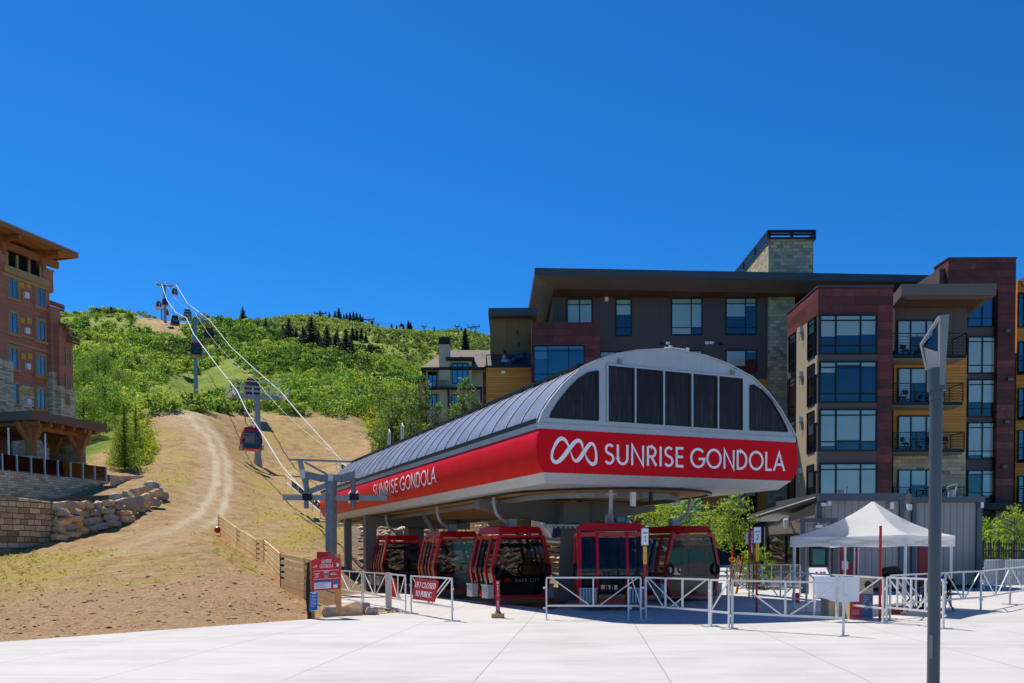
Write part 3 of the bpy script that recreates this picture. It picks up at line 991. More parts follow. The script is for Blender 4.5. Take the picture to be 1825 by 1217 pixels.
# windows of the front
t = NT('smoky window panel')
n1 = t.noise(2.0, 4, 0.6, t.co((9, 9, 0.6))); n2 = t.noise(0.5, 3, 0.5, t.co())
c = t.ramp(t.math('ADD', t.math('MULTIPLY', n1, 0.6), t.math('MULTIPLY', n2, 0.4)), [(0.3, '#1d1715'), (0.55, '#2e2623'), (0.72, '#4d4440')])
M['smoky'] = t.base(c, 0.22, 0, 0.2)
def front_window(pts, name='window'):
    P = [FL(*p) for p in pts]
    cx = sum(p[0] for p in P) / len(P); cz = sum(p[1] for p in P) / len(P)
    fr = MB()
    n = len(P)
    for i in range(n):
        a, b = P[i], P[(i + 1) % n]
        fr.bar(L2(a[0], -0.035, a[1]), L2(b[0], -0.035, b[1]), 0.05, 0.045)
    f = fr.build(name, M['blackmetal'], station)
    pn = MB()
    pn.hexa([L2(cx + (w_ - cx) * 0.995, -0.028, cz + (z - cz) * 0.995) for w_, z in P], [L2(cx + (w_ - cx) * 0.995, -0.021, cz + (z - cz) * 0.995) for w_, z in P])
    pn.build('pane', M['smoky'], f)
for a, b in ((1083.5, 1128), (1133, 1178), (1185, 1228), (1236, 1276), (1280, 1321)):
    k = lambda x: 653.5 + (x - 1083.5) * 0.096
    k2 = lambda x: 751 + (x - 1083.5) * 0.0635
    front_window([(a, k2(a)), (b, k2(b)), (b, k(b)), (a, k(a))])
front_window([(979.5, 743.5), (983, 735), (995, 716), (1012, 694), (1030, 676), (1048, 665), (1064.5, 662), (1064.5, 749)])
front_window([(1336, 766), (1336, 688), (1341, 687), (1355, 695), (1372, 713), (1387, 738), (1397, 757), (1402, 769)])
mb = MB()
a = FL(1081, 650); b = FL(1323, 673.5); c = FL(1323, 769); d = FL(1081, 753)
for p, q in ((a, b), (b, c), (c, d), (d, a), (FL(1130.6, 656), FL(1130.6, 755)), (FL(1181.5, 661), FL(1181.5, 758)), (FL(1232, 666), FL(1232, 762)), (FL(1278, 670), FL(1278, 765))):
    mb.bar(L2(p[0], -0.045, p[1]), L2(q[0], -0.045, q[1]), 0.05, 0.05)
mb.build('window_frame', M['silver'], station)
for p in ((1103, 645), (1304, 664)):
    mb = MB(); a = FL(*p); mb.lathe([(0.07, -0.05), (0.07, 0.05)], (a[0], -0.06, a[1]), 10); mb.build('floodlight', M['lamp_light'], station)
# red band
t = NT('red band panel')
v = t.co()
sp = t.n('ShaderNodeSeparateXYZ'); t.l(v, sp.inputs[0])
q = t.math('FRACT', t.math('DIVIDE', t.math('ADD', sp.outputs[1], 0.0), 3.35))
seam = t.math('MAXIMUM', t.math('LESS_THAN', q, 0.006), t.math('LESS_THAN', t.math('FRACT', t.math('DIVIDE', t.math('ADD', sp.outputs[0], 1.1), 2.2)), 0.005))
n1 = t.noise(0.6, 4, 0.6, v)
c = t.ramp(n1, [(0.3, '#cd0412'), (0.7, '#dc0616')])
t.bump(t.noise(0.9, 2, 0.5, v), 0.08, 0.2)
M['band'] = t.base(t.mix(t.math('MULTIPLY', seam, 0.6), c, '#4a060a'), 0.40, 0, 0.12)
mb = MB()
poly = bul_l + [p for p in reversed(bul_r)]
poly2 = [(w_, z - (0.004 if z > z_rt - 0.001 else 0)) for w_, z in poly]
mb.hexa([L2(w_, -0.035, z) for w_, z in poly2], [L2(w_, 0.10, z) for w_, z in poly2])
band = mb.build('front_band', M['band'], station)
for nm, bl, sg in (('side_band', bul_l, 1), ('side_band', bul_r, -1)):
    mb = MB()
    rings = []
    for s_ in (0.102, LEN):
        rings.append([L2(w_, s_, z) for w_, z in bl] + [L2(w_ + 0.12 * sg, s_, z) for w_, z in reversed(bl)])
    mb.loft(rings)
    o = mb.build(nm, M['band'], station, smooth=True)
# skirt: leans inward below the red band
mb = MB()
top = [(0.08 + bul_l[-1][0] * 0, 0.0)]
wl, wr = bul_l[-1][0], bul_r[-1][0]
T_ = [L2(wl, -0.03, z_rb - 0.003), L2(wr, -0.03, z_rb - 0.003), L2(wr, LEN, z_rb - 0.003), L2(wl, LEN, z_rb - 0.003)]
B_ = [L2(wl + 0.24, 0.32, SK), L2(wr - 0.24, 0.32, SK), L2(wr - 0.24, LEN - 0.3, SK), L2(wl + 0.24, LEN - 0.3, SK)]
for i in range(4):
    j = (i + 1) % 4
    mb.poly([B_[i], B_[j], T_[j], T_[i]])
mb.poly(B_)
mb.build('skirt', M['skirt'], station)
t = NT('timber ceiling')
v = t.co((1.5, 8, 1))
n1 = t.noise(1.5, 4, 0.6, v)
M['ceil'] = t.base(t.ramp(n1, [(0.3, '#a8793c'), (0.7, '#c99a55')]), 0.7, 0, 0.3)
ctr = (wl + wr) / 2
mb = MB()
pl = [L2(ctr + 3.5 * math.cos(R(a)), 4.4 + 3.7 * math.sin(R(a)), SK - 0.02) for a in range(180, 361, 10)] + [L2(ctr + 3.5, LEN - 1.5, SK - 0.02), L2(ctr - 3.5, LEN - 1.5, SK - 0.02)]
mb.prism(pl, (0, 0, 0.012))
mb.build('ceiling', M['ceil'], station)
mb = MB()
for a, b in zip(pl[:-1], pl[1:]):
    mb.bar(a, b, 0.12, 0.10)
mb.bar(pl[-1], pl[0], 0.12, 0.10)
mb.build('ceiling_rim', M['blackmetal'], station)
# grey strip and gutter along the eaves
for sg, w0 in ((-1, 0.0), (1, wR)):
    mb = MB()
    mb.b2((w0 - (0.0 if sg < 0 else 0.1), 0.12, z_rt + 0.004), (w0 + (0.1 if sg < 0 else 0.0), LEN, zE))
    mb.build('eaves_strip', M['silver'], station)
    mb = MB()
    mb.b2((w0 - (0.03 if sg < 0 else 0.12), 0.122, zE + 0.004), (w0 + (0.12 if sg < 0 else 0.03), LEN, zE + 0.12))
    mb.build('gutter', M['blackmetal'], station)
# roof of bent tinted panels with light ribs
t = NT('tinted roof panel')
v = t.co()
n1 = t.noise(1.2, 4, 0.6, v); n2 = t.noise(18, 2, 0.5, v)
spk = t.math('GREATER_THAN', n2, 0.735)
c = t.mix(t.math('MULTIPLY', spk, 0.4), t.ramp(n1, [(0.3, '#777781'), (0.7, '#92929b')]), '#c9c9cf')
t.bump(t.noise(0.35, 2, 0.5, v), 0.12, 0.3)
M['roofpanel'] = t.base(c, 0.27, 0, 0.5)
def fine(prof, n=3):
    out = []
    for i in range(len(prof) - 1):
        p0 = prof[max(i - 1, 0)]; p1 = prof[i]; p2 = prof[i + 1]; p3 = prof[min(i + 2, len(prof) - 1)]
        for k in range(n):
            u_ = k / n
            out.append(tuple(0.5 * (2 * b + (c_ - a) * u_ + (2 * a - 5 * b + 4 * c_ - d_) * u_ ** 2 + (3 * b - a - 3 * c_ + d_) * u_ ** 3) for a, b, c_, d_ in zip(p0, p1, p2, p3)))
    out.append(prof[-1])
    return out
prof = fine(arch)
def roof_prof(s_, sc=1.0, off=0.0):
    k = 1.0
    return [L2(w_, s_, z + off) for w_, z in prof]
mb = MB()
mb.loft([roof_prof(0.13), roof_prof(LEN - 1.5), [L2(w_ * 0.98 + 0.09, LEN - 0.5, zE + (z - zE) * 0.93) for w_, z in prof], [L2(w_ * 0.94 + 0.26, LEN, zE + (z - zE) * 0.72) for w_, z in prof]], closed=False, cap=False)
mb.poly([L2(w_ * 0.94 + 0.26, LEN, zE + (z - zE) * 0.72) for w_, z in prof])
mb.build('roof', M['roofpanel'], station, smooth=True)
ns = 26
for i in range(ns):
    mb = MB()
    s_ = 0.14 + (LEN - 1.8) * i / (ns - 1)
    pts = roof_prof(s_, off=0.012)[::2]
    for a, b in zip(pts[:-1], pts[1:]):
        mb.bar(a, b, 0.055, 0.05)
    mb.build('roof_rib', M['silver'], station)
# ridge walkway edge, hoops and anchors
kx = max(range(len(prof)), key=lambda i: prof[i][1])
wA, zA = prof[kx]
mb = MB()
p = prof[kx - 12]
mb.bar((p[0], 0.3, p[1] + 0.10), (p[0], LEN - 2, p[1] + 0.10), 0.05, 0.07)
for i in range(30):
    s_ = 0.4 + i * (LEN - 2.5) / 29
    mb.bar((p[0], s_, p[1] - 0.02), (p[0], s_, p[1] + 0.10), 0.06, 0.12)
mb.bar((p[0] + 0.25, 0.3, p[1] + 0.16), (p[0] + 0.25, LEN - 2, p[1] + 0.16), 0.4, 0.02)
mb.build('ridge_walkway', M['blackmetal'], station)
mb = MB()
for s_ in (20.2, 22.6):
    q = prof[kx - 8]
    mb.tube([(q[0], s_, q[1]), (q[0], s_, q[1] + 0.75), (q[0], s_ + 0.18, q[1] + 0.92), (q[0], s_ + 0.36, q[1] + 0.75), (q[0], s_ + 0.36, q[1])], 0.03, 6)
mb.build('ladder_hoop', M['galv'], station)
mb = MB()
for px_, py_ in ((1192, 622), (1223, 626)):
    a = FL(px_, py_)
    mb.tube([(a[0], 0.0, a[1] - 0.03), (a[0], -0.05, a[1] + 0.08), (a[0] + 0.12, 0.05, a[1] + 0.1), (a[0] + 0.1, 0.1, a[1])], 0.03, 6)
    mb.box((a[0], 0.05, a[1] + 0.03), (0.2, 0.1, 0.06))
mb.bar((FL(1192, 622)[0], 0, FL(1192, 622)[1] + 0.05), (FL(1223, 626)[0], 0, FL(1223, 626)[1] + 0.05), 0.03)
mb.build('roof_anchor', M['galv'], station)
# lettering of the front
def logo(mb, F, sc):
    A = [(262, 682, 9), (250, 660, 15), (233, 643, 19), (212, 641, 22), (190, 658, 21), (170, 690, 17), (157, 725, 15), (156, 757, 17), (172, 776, 20), (195, 773, 22),
         (222, 750, 25), (252, 715, 26), (280, 680, 25), (305, 655, 22), (325, 646, 20), (342, 655, 17), (351, 675, 12), (354, 694, 6)]
    B = [(276, 712, 5), (284, 740, 10), (298, 760, 15), (315, 764, 20), (335, 748, 23), (360, 713, 25), (385, 680, 23), (405, 662, 20), (421, 664, 17), (434, 684, 14),
         (441, 715, 14), (442, 748, 17), (436, 771, 20), (418, 780, 20), (398, 770, 17), (381, 748, 11), (370, 722, 5)]
    for st_ in (A, B):
        P = []
        for i in range(len(st_) - 1):
            p0, p1, p2, p3 = st_[max(i - 1, 0)], st_[i], st_[i + 1], st_[min(i + 2, len(st_) - 1)]
            for k in range(4):
                u_ = k / 4
                P.append(tuple(0.5 * (2 * b + (c_ - a) * u_ + (2 * a - 5 * b + 4 * c_ - d_) * u_ ** 2 + (3 * b - a - 3 * c_ + d_) * u_ ** 3) for a, b, c_, d_ in zip(p0, p1, p2, p3)))
        P.append(st_[-1])
        n = len(mb.v)
        for i, p in enumerate(P):
            a = P[max(i - 1, 0)]; b = P[min(i + 1, len(P) - 1)]
            d = Vector((b[0] - a[0], b[1] - a[1])).normalized()
            nn = Vector((-d.y, d.x)) * p[2] / 2
            for g in (1, -1):
                mb.v.append(tuple(F((p[0] + nn.x * g - 148) / 302 * sc, (788 - p[1] - nn.y * g) / 302 * sc)))
        for i in range(len(P) - 1):
            k = n + 2 * i
            mb.f.append((k, k + 1, k + 3, k + 2))
fm = lambda u_, v_: L2(u_, -0.041, v_)
mb = MB()
a = FL(980.5, 825); b = FL(1063.5, 830)
logo(mb, lambda u_, v_: L2(a[0] + u_, -0.041, a[1] - 0.03 + v_), b[0] - a[0])
a = FL(1076, 827); b = FL(1218, 830); h0 = FL(1076, 791)[1] - a[1]
lettering(mb, 'SUNRISE', fm, a[0], a[1], h0, b[0] - a[0], 0.125)
a2 = FL(1229, 832); b2 = FL(1397, 837)
lettering(mb, 'GONDOLA', fm, a2[0], a[1] , h0, b2[0] - a2[0], 0.125)
mb.build('front_lettering', M['text'], station)
# lettering of the long side, on the curve of the band
ss_ = [z for _, z in bul_l]
def side_map(s0):
    def F(u_, v_):
        w_ = np.interp(v_, [z for _, z in reversed(bul_l)], [x for x, _ in reversed(bul_l)])
        return L2(float(w_) - 0.02, s0 - u_, v_)
    return F
mb = MB()
sa, za = SL(667, 886, -0.04); sb, zb = SL(779, 868, -0.04)
hh = 0.56
zl = z_rb + 0.36
tot = sa - sb
lettering(mb, 'SUNRISE', side_map(sa), 0, zl, hh, tot * 0.445, 0.125, step=.05)
lettering(mb, 'GONDOLA', side_map(sa), tot * 0.485, zl, hh, tot * 0.515, 0.125, step=.05)
sc = SL(621, 893, -0.04)[0]; sd_ = SL(641, 890, -0.04)[0]
F0 = side_map(sc)
logo(mb, lambda u_, v_: F0(u_, zl - 0.02 + v_ * 0.62 / ((sc - sd_) * 0.506)), sc - sd_)
mb.build('side_lettering', M['text'], station)
print('side text s', sa, sb, sc, sd_)
# columns, cross beams, cabin track
def column(w_, s_, wx, wy, z1, name='column', m='grey_paint', z0=-0.4, tx=None):
    mb = MB()
    tx = wx if tx is None else tx
    mb.hexa([(w_ - wx / 2, s_ - wy / 2, z0), (w_ + wx / 2, s_ - wy / 2, z0), (w_ + wx / 2, s_ + wy / 2, z0), (w_ - wx / 2, s_ + wy / 2, z0)],
            [(w_ - tx / 2, s_ - wy / 2, z1), (w_ + tx / 2, s_ - wy / 2, z1), (w_ + tx / 2, s_ + wy / 2, z1), (w_ - tx / 2, s_ + wy / 2, z1)])
    return mb.build(name, M[m], station)
zc = SK - 0.03
column(ctr + .42, 7.0, 1.15, 1.0, zc - 0.9, tx=0.8)
column(ctr, 26.0, 0.9, 0.9, zc - 0.5)
column(0.75, 21.6, 0.55, 0.5, zc - 0.004)
column(0.75, 26.5, 0.35, 0.35, zc - 0.004)
mb = MB(); mb.b2((ctr - 0.5, 6.2, zc - 0.85), (ctr + 0.5, 7.8, zc - 0.1)); mb.build('column_head', M['grey_paint'], station)
for x0, x1, s_, h0_, h1_ in ((0.9, ctr - 0.502, 7.0, 0.35, 0.85), (ctr + 0.502, 7.9, 7.0, 0.85, 0.35), (1.03, ctr - 0.46, 21.6, 0.5, 0.5), (ctr - 0.44, 7.6, 26.0, 0.5, 0.5)):
    mb = MB()
    y0, y1 = s_ - 0.22, s_ + 0.22
    mb.hexa([(x0, y0, zc - h0_), (x1, y0, zc - h1_), (x1, y1, zc - h1_), (x0, y1, zc - h0_)], [(x0, y0, zc - 0.01), (x1, y0, zc - 0.01), (x1, y1, zc - 0.01), (x0, y1, zc - 0.01)])
    mb.build('cross_beam', M['grey_paint'], station)
mb = MB()
RT = 2.65; S0 = 4.6
trk = [(ctr - RT, LEN + 4, zc - 0.12), (ctr - RT, S0, zc - 0.12)] + [(ctr + RT * math.cos(R(a)), S0 + RT * math.sin(R(a)), zc - 0.12) for a in range(190, 351, 10)] + [(ctr + RT, S0, zc - 0.12), (ctr + RT, LEN + 4, zc - 0.12)]
for a, b in zip(trk[:-1], trk[1:]):
    mb.bar(a, b, 0.10, 0.16)
mb.build('cabin_track', M['steel_dark'], station)
mb = MB()
for i in range(14):
    mb.lathe([(0.05, -0.03), (0.05, 0.03)], (ctr - 1.3 + i * 0.19, 6.0, zc - 1.0), 8)
mb.bar((ctr - 1.4, 6.0, zc - 0.93), (ctr + 1.3, 6.0, zc - 0.93), 0.06)
mb.build('roller_bar', M['galv'], station)
mb = MB(); a = to_st(at(1128, 878, 27.2)); mb.box((a[0], a[1], zc - 0.28), (0.14, 0.12, 0.42)); mb.build('sensor_box', M['signwhite'], station)
mb = MB(); a = to_st(at(1160, 878, 27.6)); mb.lathe([(0.055, -0.30), (0.06, -0.02), (0.02, 0.0)], (a[0], a[1], zc - 0.02), 10); mb.build('signal_lamp', M['blackmetal'], station)
mb = MB(); mb.bar((1.9, 16.5, zc - 0.05), (2.6, 15.2, zc - 1.9), 0.14, 0.2); mb.build('brace', M['grey_paint'], station)

# ------------------------------------------------------------------ gondola cabins
CPROF = [(0.80, 0.10), (0.95, 0.30), (1.08, 0.92), (1.08, 1.10), (1.0, 1.45), (0.86, 2.02), (0.82, 2.18)]
def outline(k=1.0, dz=0.0):
    """closed ring (y, z) of the end face"""
    r_ = [(y, z) for y, z in CPROF] + [(-y, z) for y, z in reversed(CPROF)]
    zc_ = 1.12
    return [(y * k, zc_ + (z - zc_) * (k if not dz else dz)) for y, z in r_]

def yside(z):
    return float(np.interp(z, [p[1] for p in CPROF], [p[0] for p in CPROF]))

def make_cabin(label):
    c = thing('gondola_cabin', label, 'gondola', group='red gondola cabins')
    HX = 1.04
    mb = MB()                                   # shell: end rings, header, floor, side posts
    for x0, x1 in ((-HX, -HX + 0.13), (HX - 0.13, HX)):
        o_ = outline(1.0); i_ = outline(0.90, 0.92)
        n = len(o_)
        for k in range(n):
            j = (k + 1) % n
            q = [(x0, *o_[k]), (x0, *o_[j]), (x0, *i_[j]), (x0, *i_[k])]
            mb.hexa(q, [(x1, *o_[k]), (x1, *o_[j]), (x1, *i_[j]), (x1, *i_[k])])
    mb.b2((-HX + 0.13, -0.79, 0.10), (HX - 0.13, 0.79, 0.22))
    mb.b2((-HX + 0.13, -0.83, 2.06), (HX - 0.13, 0.83, 2.18))
    for sg in (-1, 1):
        for x in (-0.44, 0.44):
            for a, b in zip(CPROF[:-1], CPROF[1:]):
                mb.bar((x, sg * (a[0] - 0.015), a[1]), (x, sg * (b[0] - 0.015), b[1]), 0.09, 0.06)
    body = mb.build('body', M['cabin_red'], c)
    mb = MB()                                   # roof fairing with a light slot
    mb.hexa([(-1.0, -0.80, 2.24), (1.0, -0.80, 2.24), (1.0, 0.80, 2.24), (-1.0, 0.80, 2.24)], [(-0.86, -0.72, 2.46), (0.86, -0.72, 2.46), (0.86, 0.72, 2.46), (-0.86, 0.72, 2.46)])
    for x in (-0.99, 0.93):
        for y in (-0.78, 0.66):
            mb.b2((x, y, 2.181), (x + 0.06, y + 0.12, 2.239))
    mb.build('roof', M['cabin_red'], c)
    for sg in (-1, 1):                          # end windows, black panel below, lettering
        o_ = outline(0.905, 0.925)
        up = [(y, z) for y, z in o_ if z > 0.80]
        up = [(-yside(0.80) * 0.875, 0.80)] + [(y, z) for y, z in reversed(o_) if z > 0.80] + [(yside(0.80) * 0.875, 0.80)]
        x = sg * (HX - 0.05)
        mb = MB(); mb.poly([(x, y, z) for y, z in up])
        wn = mb.build('end_window', M['cab_glass'], c)
        mb = MB(); mb.b2((x - 0.012, -0.80, 1.80), (x + 0.012, 0.80, 1.90)); mb.build('window_bar', M['cab_black'], wn)
        mb = MB()
        lo = [(-0.70, 0.17), (0.70, 0.17), (0.83, 0.32), (0.91, 0.795), (-0.91, 0.795), (-0.83, 0.32)]
        mb.hexa([(x - 0.01, y, z) for y, z in lo], [(x + 0.01, y, z) for y, z in lo])
        pb = mb.build('end_panel', M['cab_black'], c)
        mb = MB()
        F = lambda u_, v_, x=x, sg=sg: (x + sg * 0.014, sg * u_, v_)
        lettering(mb, 'PARK', F, -0.22, 0.62, 0.115, 0.42, 0.12, 0.3)
        lettering(mb, 'CITY', F, 0.30, 0.62, 0.115, 0.34, 0.12, 0.3)
        mb.build('lettering', M['text_dim'], pb)
        mb = MB(); logo(mb, lambda u_, v_: F(-0.62 + u_, 0.62 + v_), 0.26); mb.build('emblem', M['text_red'], pb)
    for sg in (-1, 1):                          # door leaves and fixed side windows on the bulged flanks
        for nm, xa, xb in (('side_window', -0.90, -0.50), ('door', -0.39, -0.005), ('door', 0.005, 0.39), ('side_window', 0.50, 0.90)):
            mb = MB()
            zs = [0.34, 0.92, 1.10, 1.45, 2.02]
            rows = [[(xa, sg * (yside(z) - 0.03), z), (xb, sg * (yside(z) - 0.03), z)] for z in zs]
            for a, b in zip(rows[:-1], rows[1:]):
                mb.poly([a[0], a[1], b[1], b[0]])
            d = mb.build(nm, M['cab_glass'], c)
            if nm == 'door':
                mb = MB()
                xe = xb if xa > 0 else xa
                for xx, wdt in ((xa + 0.025, 0.05), (xb - 0.025, 0.05)):
                    for a, b in zip(zs[:-1], zs[1:]):
                        mb.bar((xx, sg * (yside(a) - 0.02), a), (xx, sg * (yside(b) - 0.02), b), wdt, 0.05)
                mb.build('door_frame', M['cab_black'], d)
        mb = MB(); mb.b2((-0.9, sg * 0.80 - 0.03, 0.225), (0.9, sg * 0.80 + 0.03, 0.34)); mb.build('sill_panel', M['cab_black'], c)
        for x0 in (-0.98, 0.46):                # ski racks: pale corrugated boxes either side of the door
            mb = MB()
            for k in range(6):
                mb.b2((x0 + k * 0.088, sg * 0.99, 0.10), (x0 + k * 0.088 + 0.056, sg * 1.20, 0.52))
            mb.b2((x0 - 0.01, sg * 0.985, 0.51), (x0 + 0.53, sg * 1.23, 0.545))
            mb.b2((x0, sg * 0.99, 0.14), (x0 + 0.52, sg * 1.03, 0.48))
            mb.build('ski_rack', M['silver'], c)
        for x in (-HX, HX):                     # black bumper loops at the widest point
            mb = MB()
            pts = [(x, sg * (0.90 + 0.13 * math.cos(R(a))), 1.02 + 0.17 * math.sin(R(a))) for a in range(0, 361, 30)]
            mb.tube(pts, 0.045, 6, cap=False)
            mb.build('bumper', M['black'], c)
        mb = MB(); mb.b2((-0.85, sg * 0.36, 0.62), (0.85, sg * 0.84, 0.72)); mb.b2((-0.85, sg * 0.78, 0.72), (0.85, sg * 0.86, 1.15)); mb.build('bench', M['cab_black'], c)
    mb = MB()                                   # hanger arm bends out to the rope
    mb.tube([(0, 0.0, 2.40), (0, -0.10, 2.62), (0, -0.30, 2.74), (0, -0.48, 2.92), (0, -0.56, 3.2), (0, -0.58, 3.95)], [0.06] * 6, 8)
    mb.b2((-0.12, -0.05, 2.44), (0.12, 0.22, 2.74))
    mb.b2((-0.16, -0.62, 3.30), (0.16, -0.50, 3.34))
    h = mb.build('hanger_arm', M['silver'], c, smooth=True)
    mb = MB()
    mb.b2((-0.30, -0.64, 3.95), (0.30, -0.30, 4.08))
    mb.lathe([(0.09, -0.05), (0.09, 0.05)], (-0.22, -0.5, 4.15), 8); mb.lathe([(0.09, -0.05), (0.09, 0.05)], (0.22, -0.5, 4.15), 8)
    mb.b2((-0.25, -0.36, 4.08), (0.25, -0.28, 4.16))
    mb.build('grip', M['steel'], h)
    return c

RZL, RZR = AST - PI / 2, AST + PI / 2
def cab_at(w_, s_, z=0.14):
    return st(w_, s_, z)
cabinA = make_cabin('front middle cabin under the station, its double doors and ski racks facing the plaza')
cabinA.location = cab_at(3.28, 1.95); cabinA.rotation_euler = (0, 0, -0.02)
for (w_, s_, rz, lb) in ((7.02, 4.0, RZR, 'rightmost cabin under the station, its window end facing the plaza behind the GROUP 1 sign'),
                          (1.72, 6.1, RZL, 'cabin left of the front column with full PARK CITY lettering, behind the red exit post'),
                          (1.72, 12.2, RZL, 'second cabin in the left row under the station, behind the closed lift sign'),
                          (1.72, 20.0, RZL, 'farthest cabin under the station, standing between two grey columns')):
    copy_thing(cabinA, cab_at(w_, s_), rz, lb)

# ------------------------------------------------------------------ ropes and towers of the gondola line
def rope_pts(wr_, pxs):
    out = []
    for p in pxs:
        P = on_plane(p[0], p[1], SO + WD * wr_, WD)
        out.append(P)
    return out
GA = 2.65
ropeL = rope_pts(ctr - GA, [(578, 911), (526, 858), (502, 830), (474, 784), (440, 733), (422.6, 697), (388, 653), (345, 595), (332, 566.5), (313, 556.5), (297.5, 535), (288.3, 507)])
ropeR = rope_pts(ctr + GA, [(640, 858), (615, 828), (600, 811), (537.6, 742.5), (500, 698), (451, 655), (411, 618), (374, 571), (334, 540.5), (313.5, 507)])
print('ropeL', [tuple(round(q, 1) for q in to_st(p)) for p in ropeL])
print('ropeR', [tuple(round(q, 1) for q in to_st(p)) for p in ropeR])
endL, endR = st(ctr - GA, LEN - 1, 4.5), st(ctr + GA, LEN - 1, 4.5)
for pts, e, lb in ((ropeL, endL, 'left haul rope of the gondola line running up the hill, with cabins hanging from it'), (ropeR, endR, 'right haul rope of the gondola line running up the hill over the tower arms')):
    last = pts[-1]
    beyond = last + SD * 110 + Vector((0, 0, -3))
    mb = MB(); mb.tube([e] + pts + [beyond], [0.035, 0.04, 0.045, 0.05] + [0.06] * 4 + [0.075] * (len(pts) - 6), 6)
    o = mb.build('haul_rope', M['rope'], smooth=True, loc=tuple(e))
    tag(o, lb, 'cable', 'haul ropes of the gondola line')

def sheave_train(c, name, x, n, slope, parent, ln=3.2):
    mb = MB()
    y0 = -ln / 2
    for dx in (-0.09, 0.09):
        mb.bar((x + dx, y0, c - slope * ln / 2), (x + dx, -y0, c + slope * ln / 2), 0.05, 0.22)
    for i in range(n):
        yy_ = y0 + 0.15 + (ln - 0.3) * i / (n - 1)
        zz_ = c + slope * yy_ + 0.12
        pts = []
        mb.tube([(x - 0.06, yy_, zz_), (x + 0.06, yy_, zz_)], 0.22, 10)
    return mb.build(name, M['steel'], parent)

def make_tower(P, top, label, slope=0.3, rmast=0.42, rungs=True):
    t_ = thing('lift_tower', label, 'lift tower', P, AST, 'towers of the gondola line')
    h = top - P.z; t_['_h'] = h + 1.9
    mb = MB()
    mb.tube([(0, 0, -1.0), (0, 0, 0.9), (0, 0, 0.92), (0, 0, h * 0.5), (0, 0, h)], [rmast * 1.25, rmast * 1.25, rmast, rmast * 0.9, rmast * 0.78], 12)
    for k in range(int(h / 1.6)):
        mb.tube([(0, 0, 1 + k * 1.6), (0, 0, 1.06 + k * 1.6)], rmast * 1.03, 12)
    mb.build('mast', M['steel'], t_)
    mb = MB()
    mb.bar((-GA - 0.3, 0, h), (GA + 0.3, 0, h), 0.45, 0.5)
    mb.build('crossarm', M['steel'], t_)
    for sg in (-1, 1):
        sheave_train(h + 0.30, 'sheave_train', sg * GA, 6, slope, t_)
        mb = MB()                               # lifting frame: leaning posts, cap
        mb.bar((sg * (GA - 0.25), 0, h + 0.2), (sg * (GA - 0.1), 0, h + 2.0), 0.10, 0.16)
        mb.bar((sg * (GA - 0.9), 0, h + 1.9), (sg * (GA + 0.9), 0, h + 1.9), 0.09)
        mb.build('lifting_frame', M['galv'], t_)
        mb = MB()                               # outer work platform with rails
        mb.b2((sg * (GA + 0.25), -1.6, h + 0.02), (sg * (GA + 0.85), 1.6, h + 0.08))
        for yy_ in (-1.6, 0, 1.6):
            mb.bar((sg * (GA + 0.82), yy_, h + 0.05), (sg * (GA + 0.82), yy_, h + 1.1), 0.05)
        for zz_ in (0.6, 1.1):
            mb.bar((sg * (GA + 0.82), -1.6, h + zz_), (sg * (GA + 0.82), 1.6, h + zz_), 0.05)
        mb.build('platform', M['galv'], t_)
    mb = MB()
    for yy_ in (-0.38, 0.38):
        for zz_ in (0.75, 1.25):
            mb.bar((-GA + 0.3, yy_, h + zz_), (GA - 0.3, yy_, h + zz_), 0.05)
        for xx in (-1.6, -0.5, 0.5, 1.6):
            mb.bar((xx, yy_, h + 0.25), (xx, yy_, h + 1.25), 0.05)
    mb.bar((-GA + 0.3, 0, h + 1.9), (GA - 0.3, 0, h + 1.9), 0.10)
    mb.build('catwalk_rail', M['galv'], t_)
    return t_

def line_s(px):
    d = ray(px, 900); k = d.x / d.y
    P = SO + WD * ctr
    return (P.x - k * P.y) / (k * SD.y - SD.x)
tw = []
for (px, ptop, pbase, lb, slope, rm) in ((461, 708, 832, 'nearest lift tower, standing on the bare dirt slope with a cabin behind its catwalk', 0.34, 0.40),
                                 (352.5, 571, 722, 'middle lift tower, on the green hillside at the top of the dirt road', 0.28, 0.5),
                                 (300, 509, 577, 'tall lift tower against the sky on the ridge', 0.1, 0.55)):
    s_ = line_s(px)
    P = st(ctr, s_, 0); d = at(px, ptop, P.y)
    b = at(px, pbase, P.y)
    print('tower', px, s_, P, 'top', d.z, 'base', b.z, 'terrain', tz(P.x, P.y))
    zb = min(b.z, tz(P.x, P.y))
    tw.append(make_tower(Vector((P.x, P.y, zb)), d.z, lb, slope, rm))
P = at(288, 551, 455)
t4 = make_tower(Vector((P.x, P.y, tz(P.x, P.y) - 4)), P.z, 'small lift tower just showing its arms over the ridge behind the tall tower', 0, 0.5)
# first tower frame behind the station with its long sheave trains
s_ = 46.0
P = st(ctr, s_, 0)
zt = at(590, 822, P.y).z
t0 = thing('entry_tower', 'low steel gantry where the ropes come down to the station, with black sheave wheels', 'lift tower', (P.x, P.y, tz(P.x, P.y) - 0.3), AST)
h = zt - (tz(P.x, P.y) - 0.3)
mb = MB(); mb.tube([(0, 0, 0), (0, 0, h - 1.4)], 0.4, 12); mb.build('mast', M['steel'], t0)
mb = MB()
mb.bar((-3.6, 0, h), (3.6, 0, h), 0.16, 0.14)
for sg in (-1, 1):
    mb.bar((sg * 2.75, 0, h - 0.05), (sg * 2.2, 0, h - 2.4), 0.3, 0.36)
    mb.bar((sg * 2.4, 0, h - 0.15), (sg * 0.2, 0, h - 1.3), 0.14, 0.14)
    mb.bar((sg * 2.2, 0, h - 2.4), (0, 0, h - 1.5), 0.3, 0.4)
mb.build('gantry_frame', M['steel'], t0)
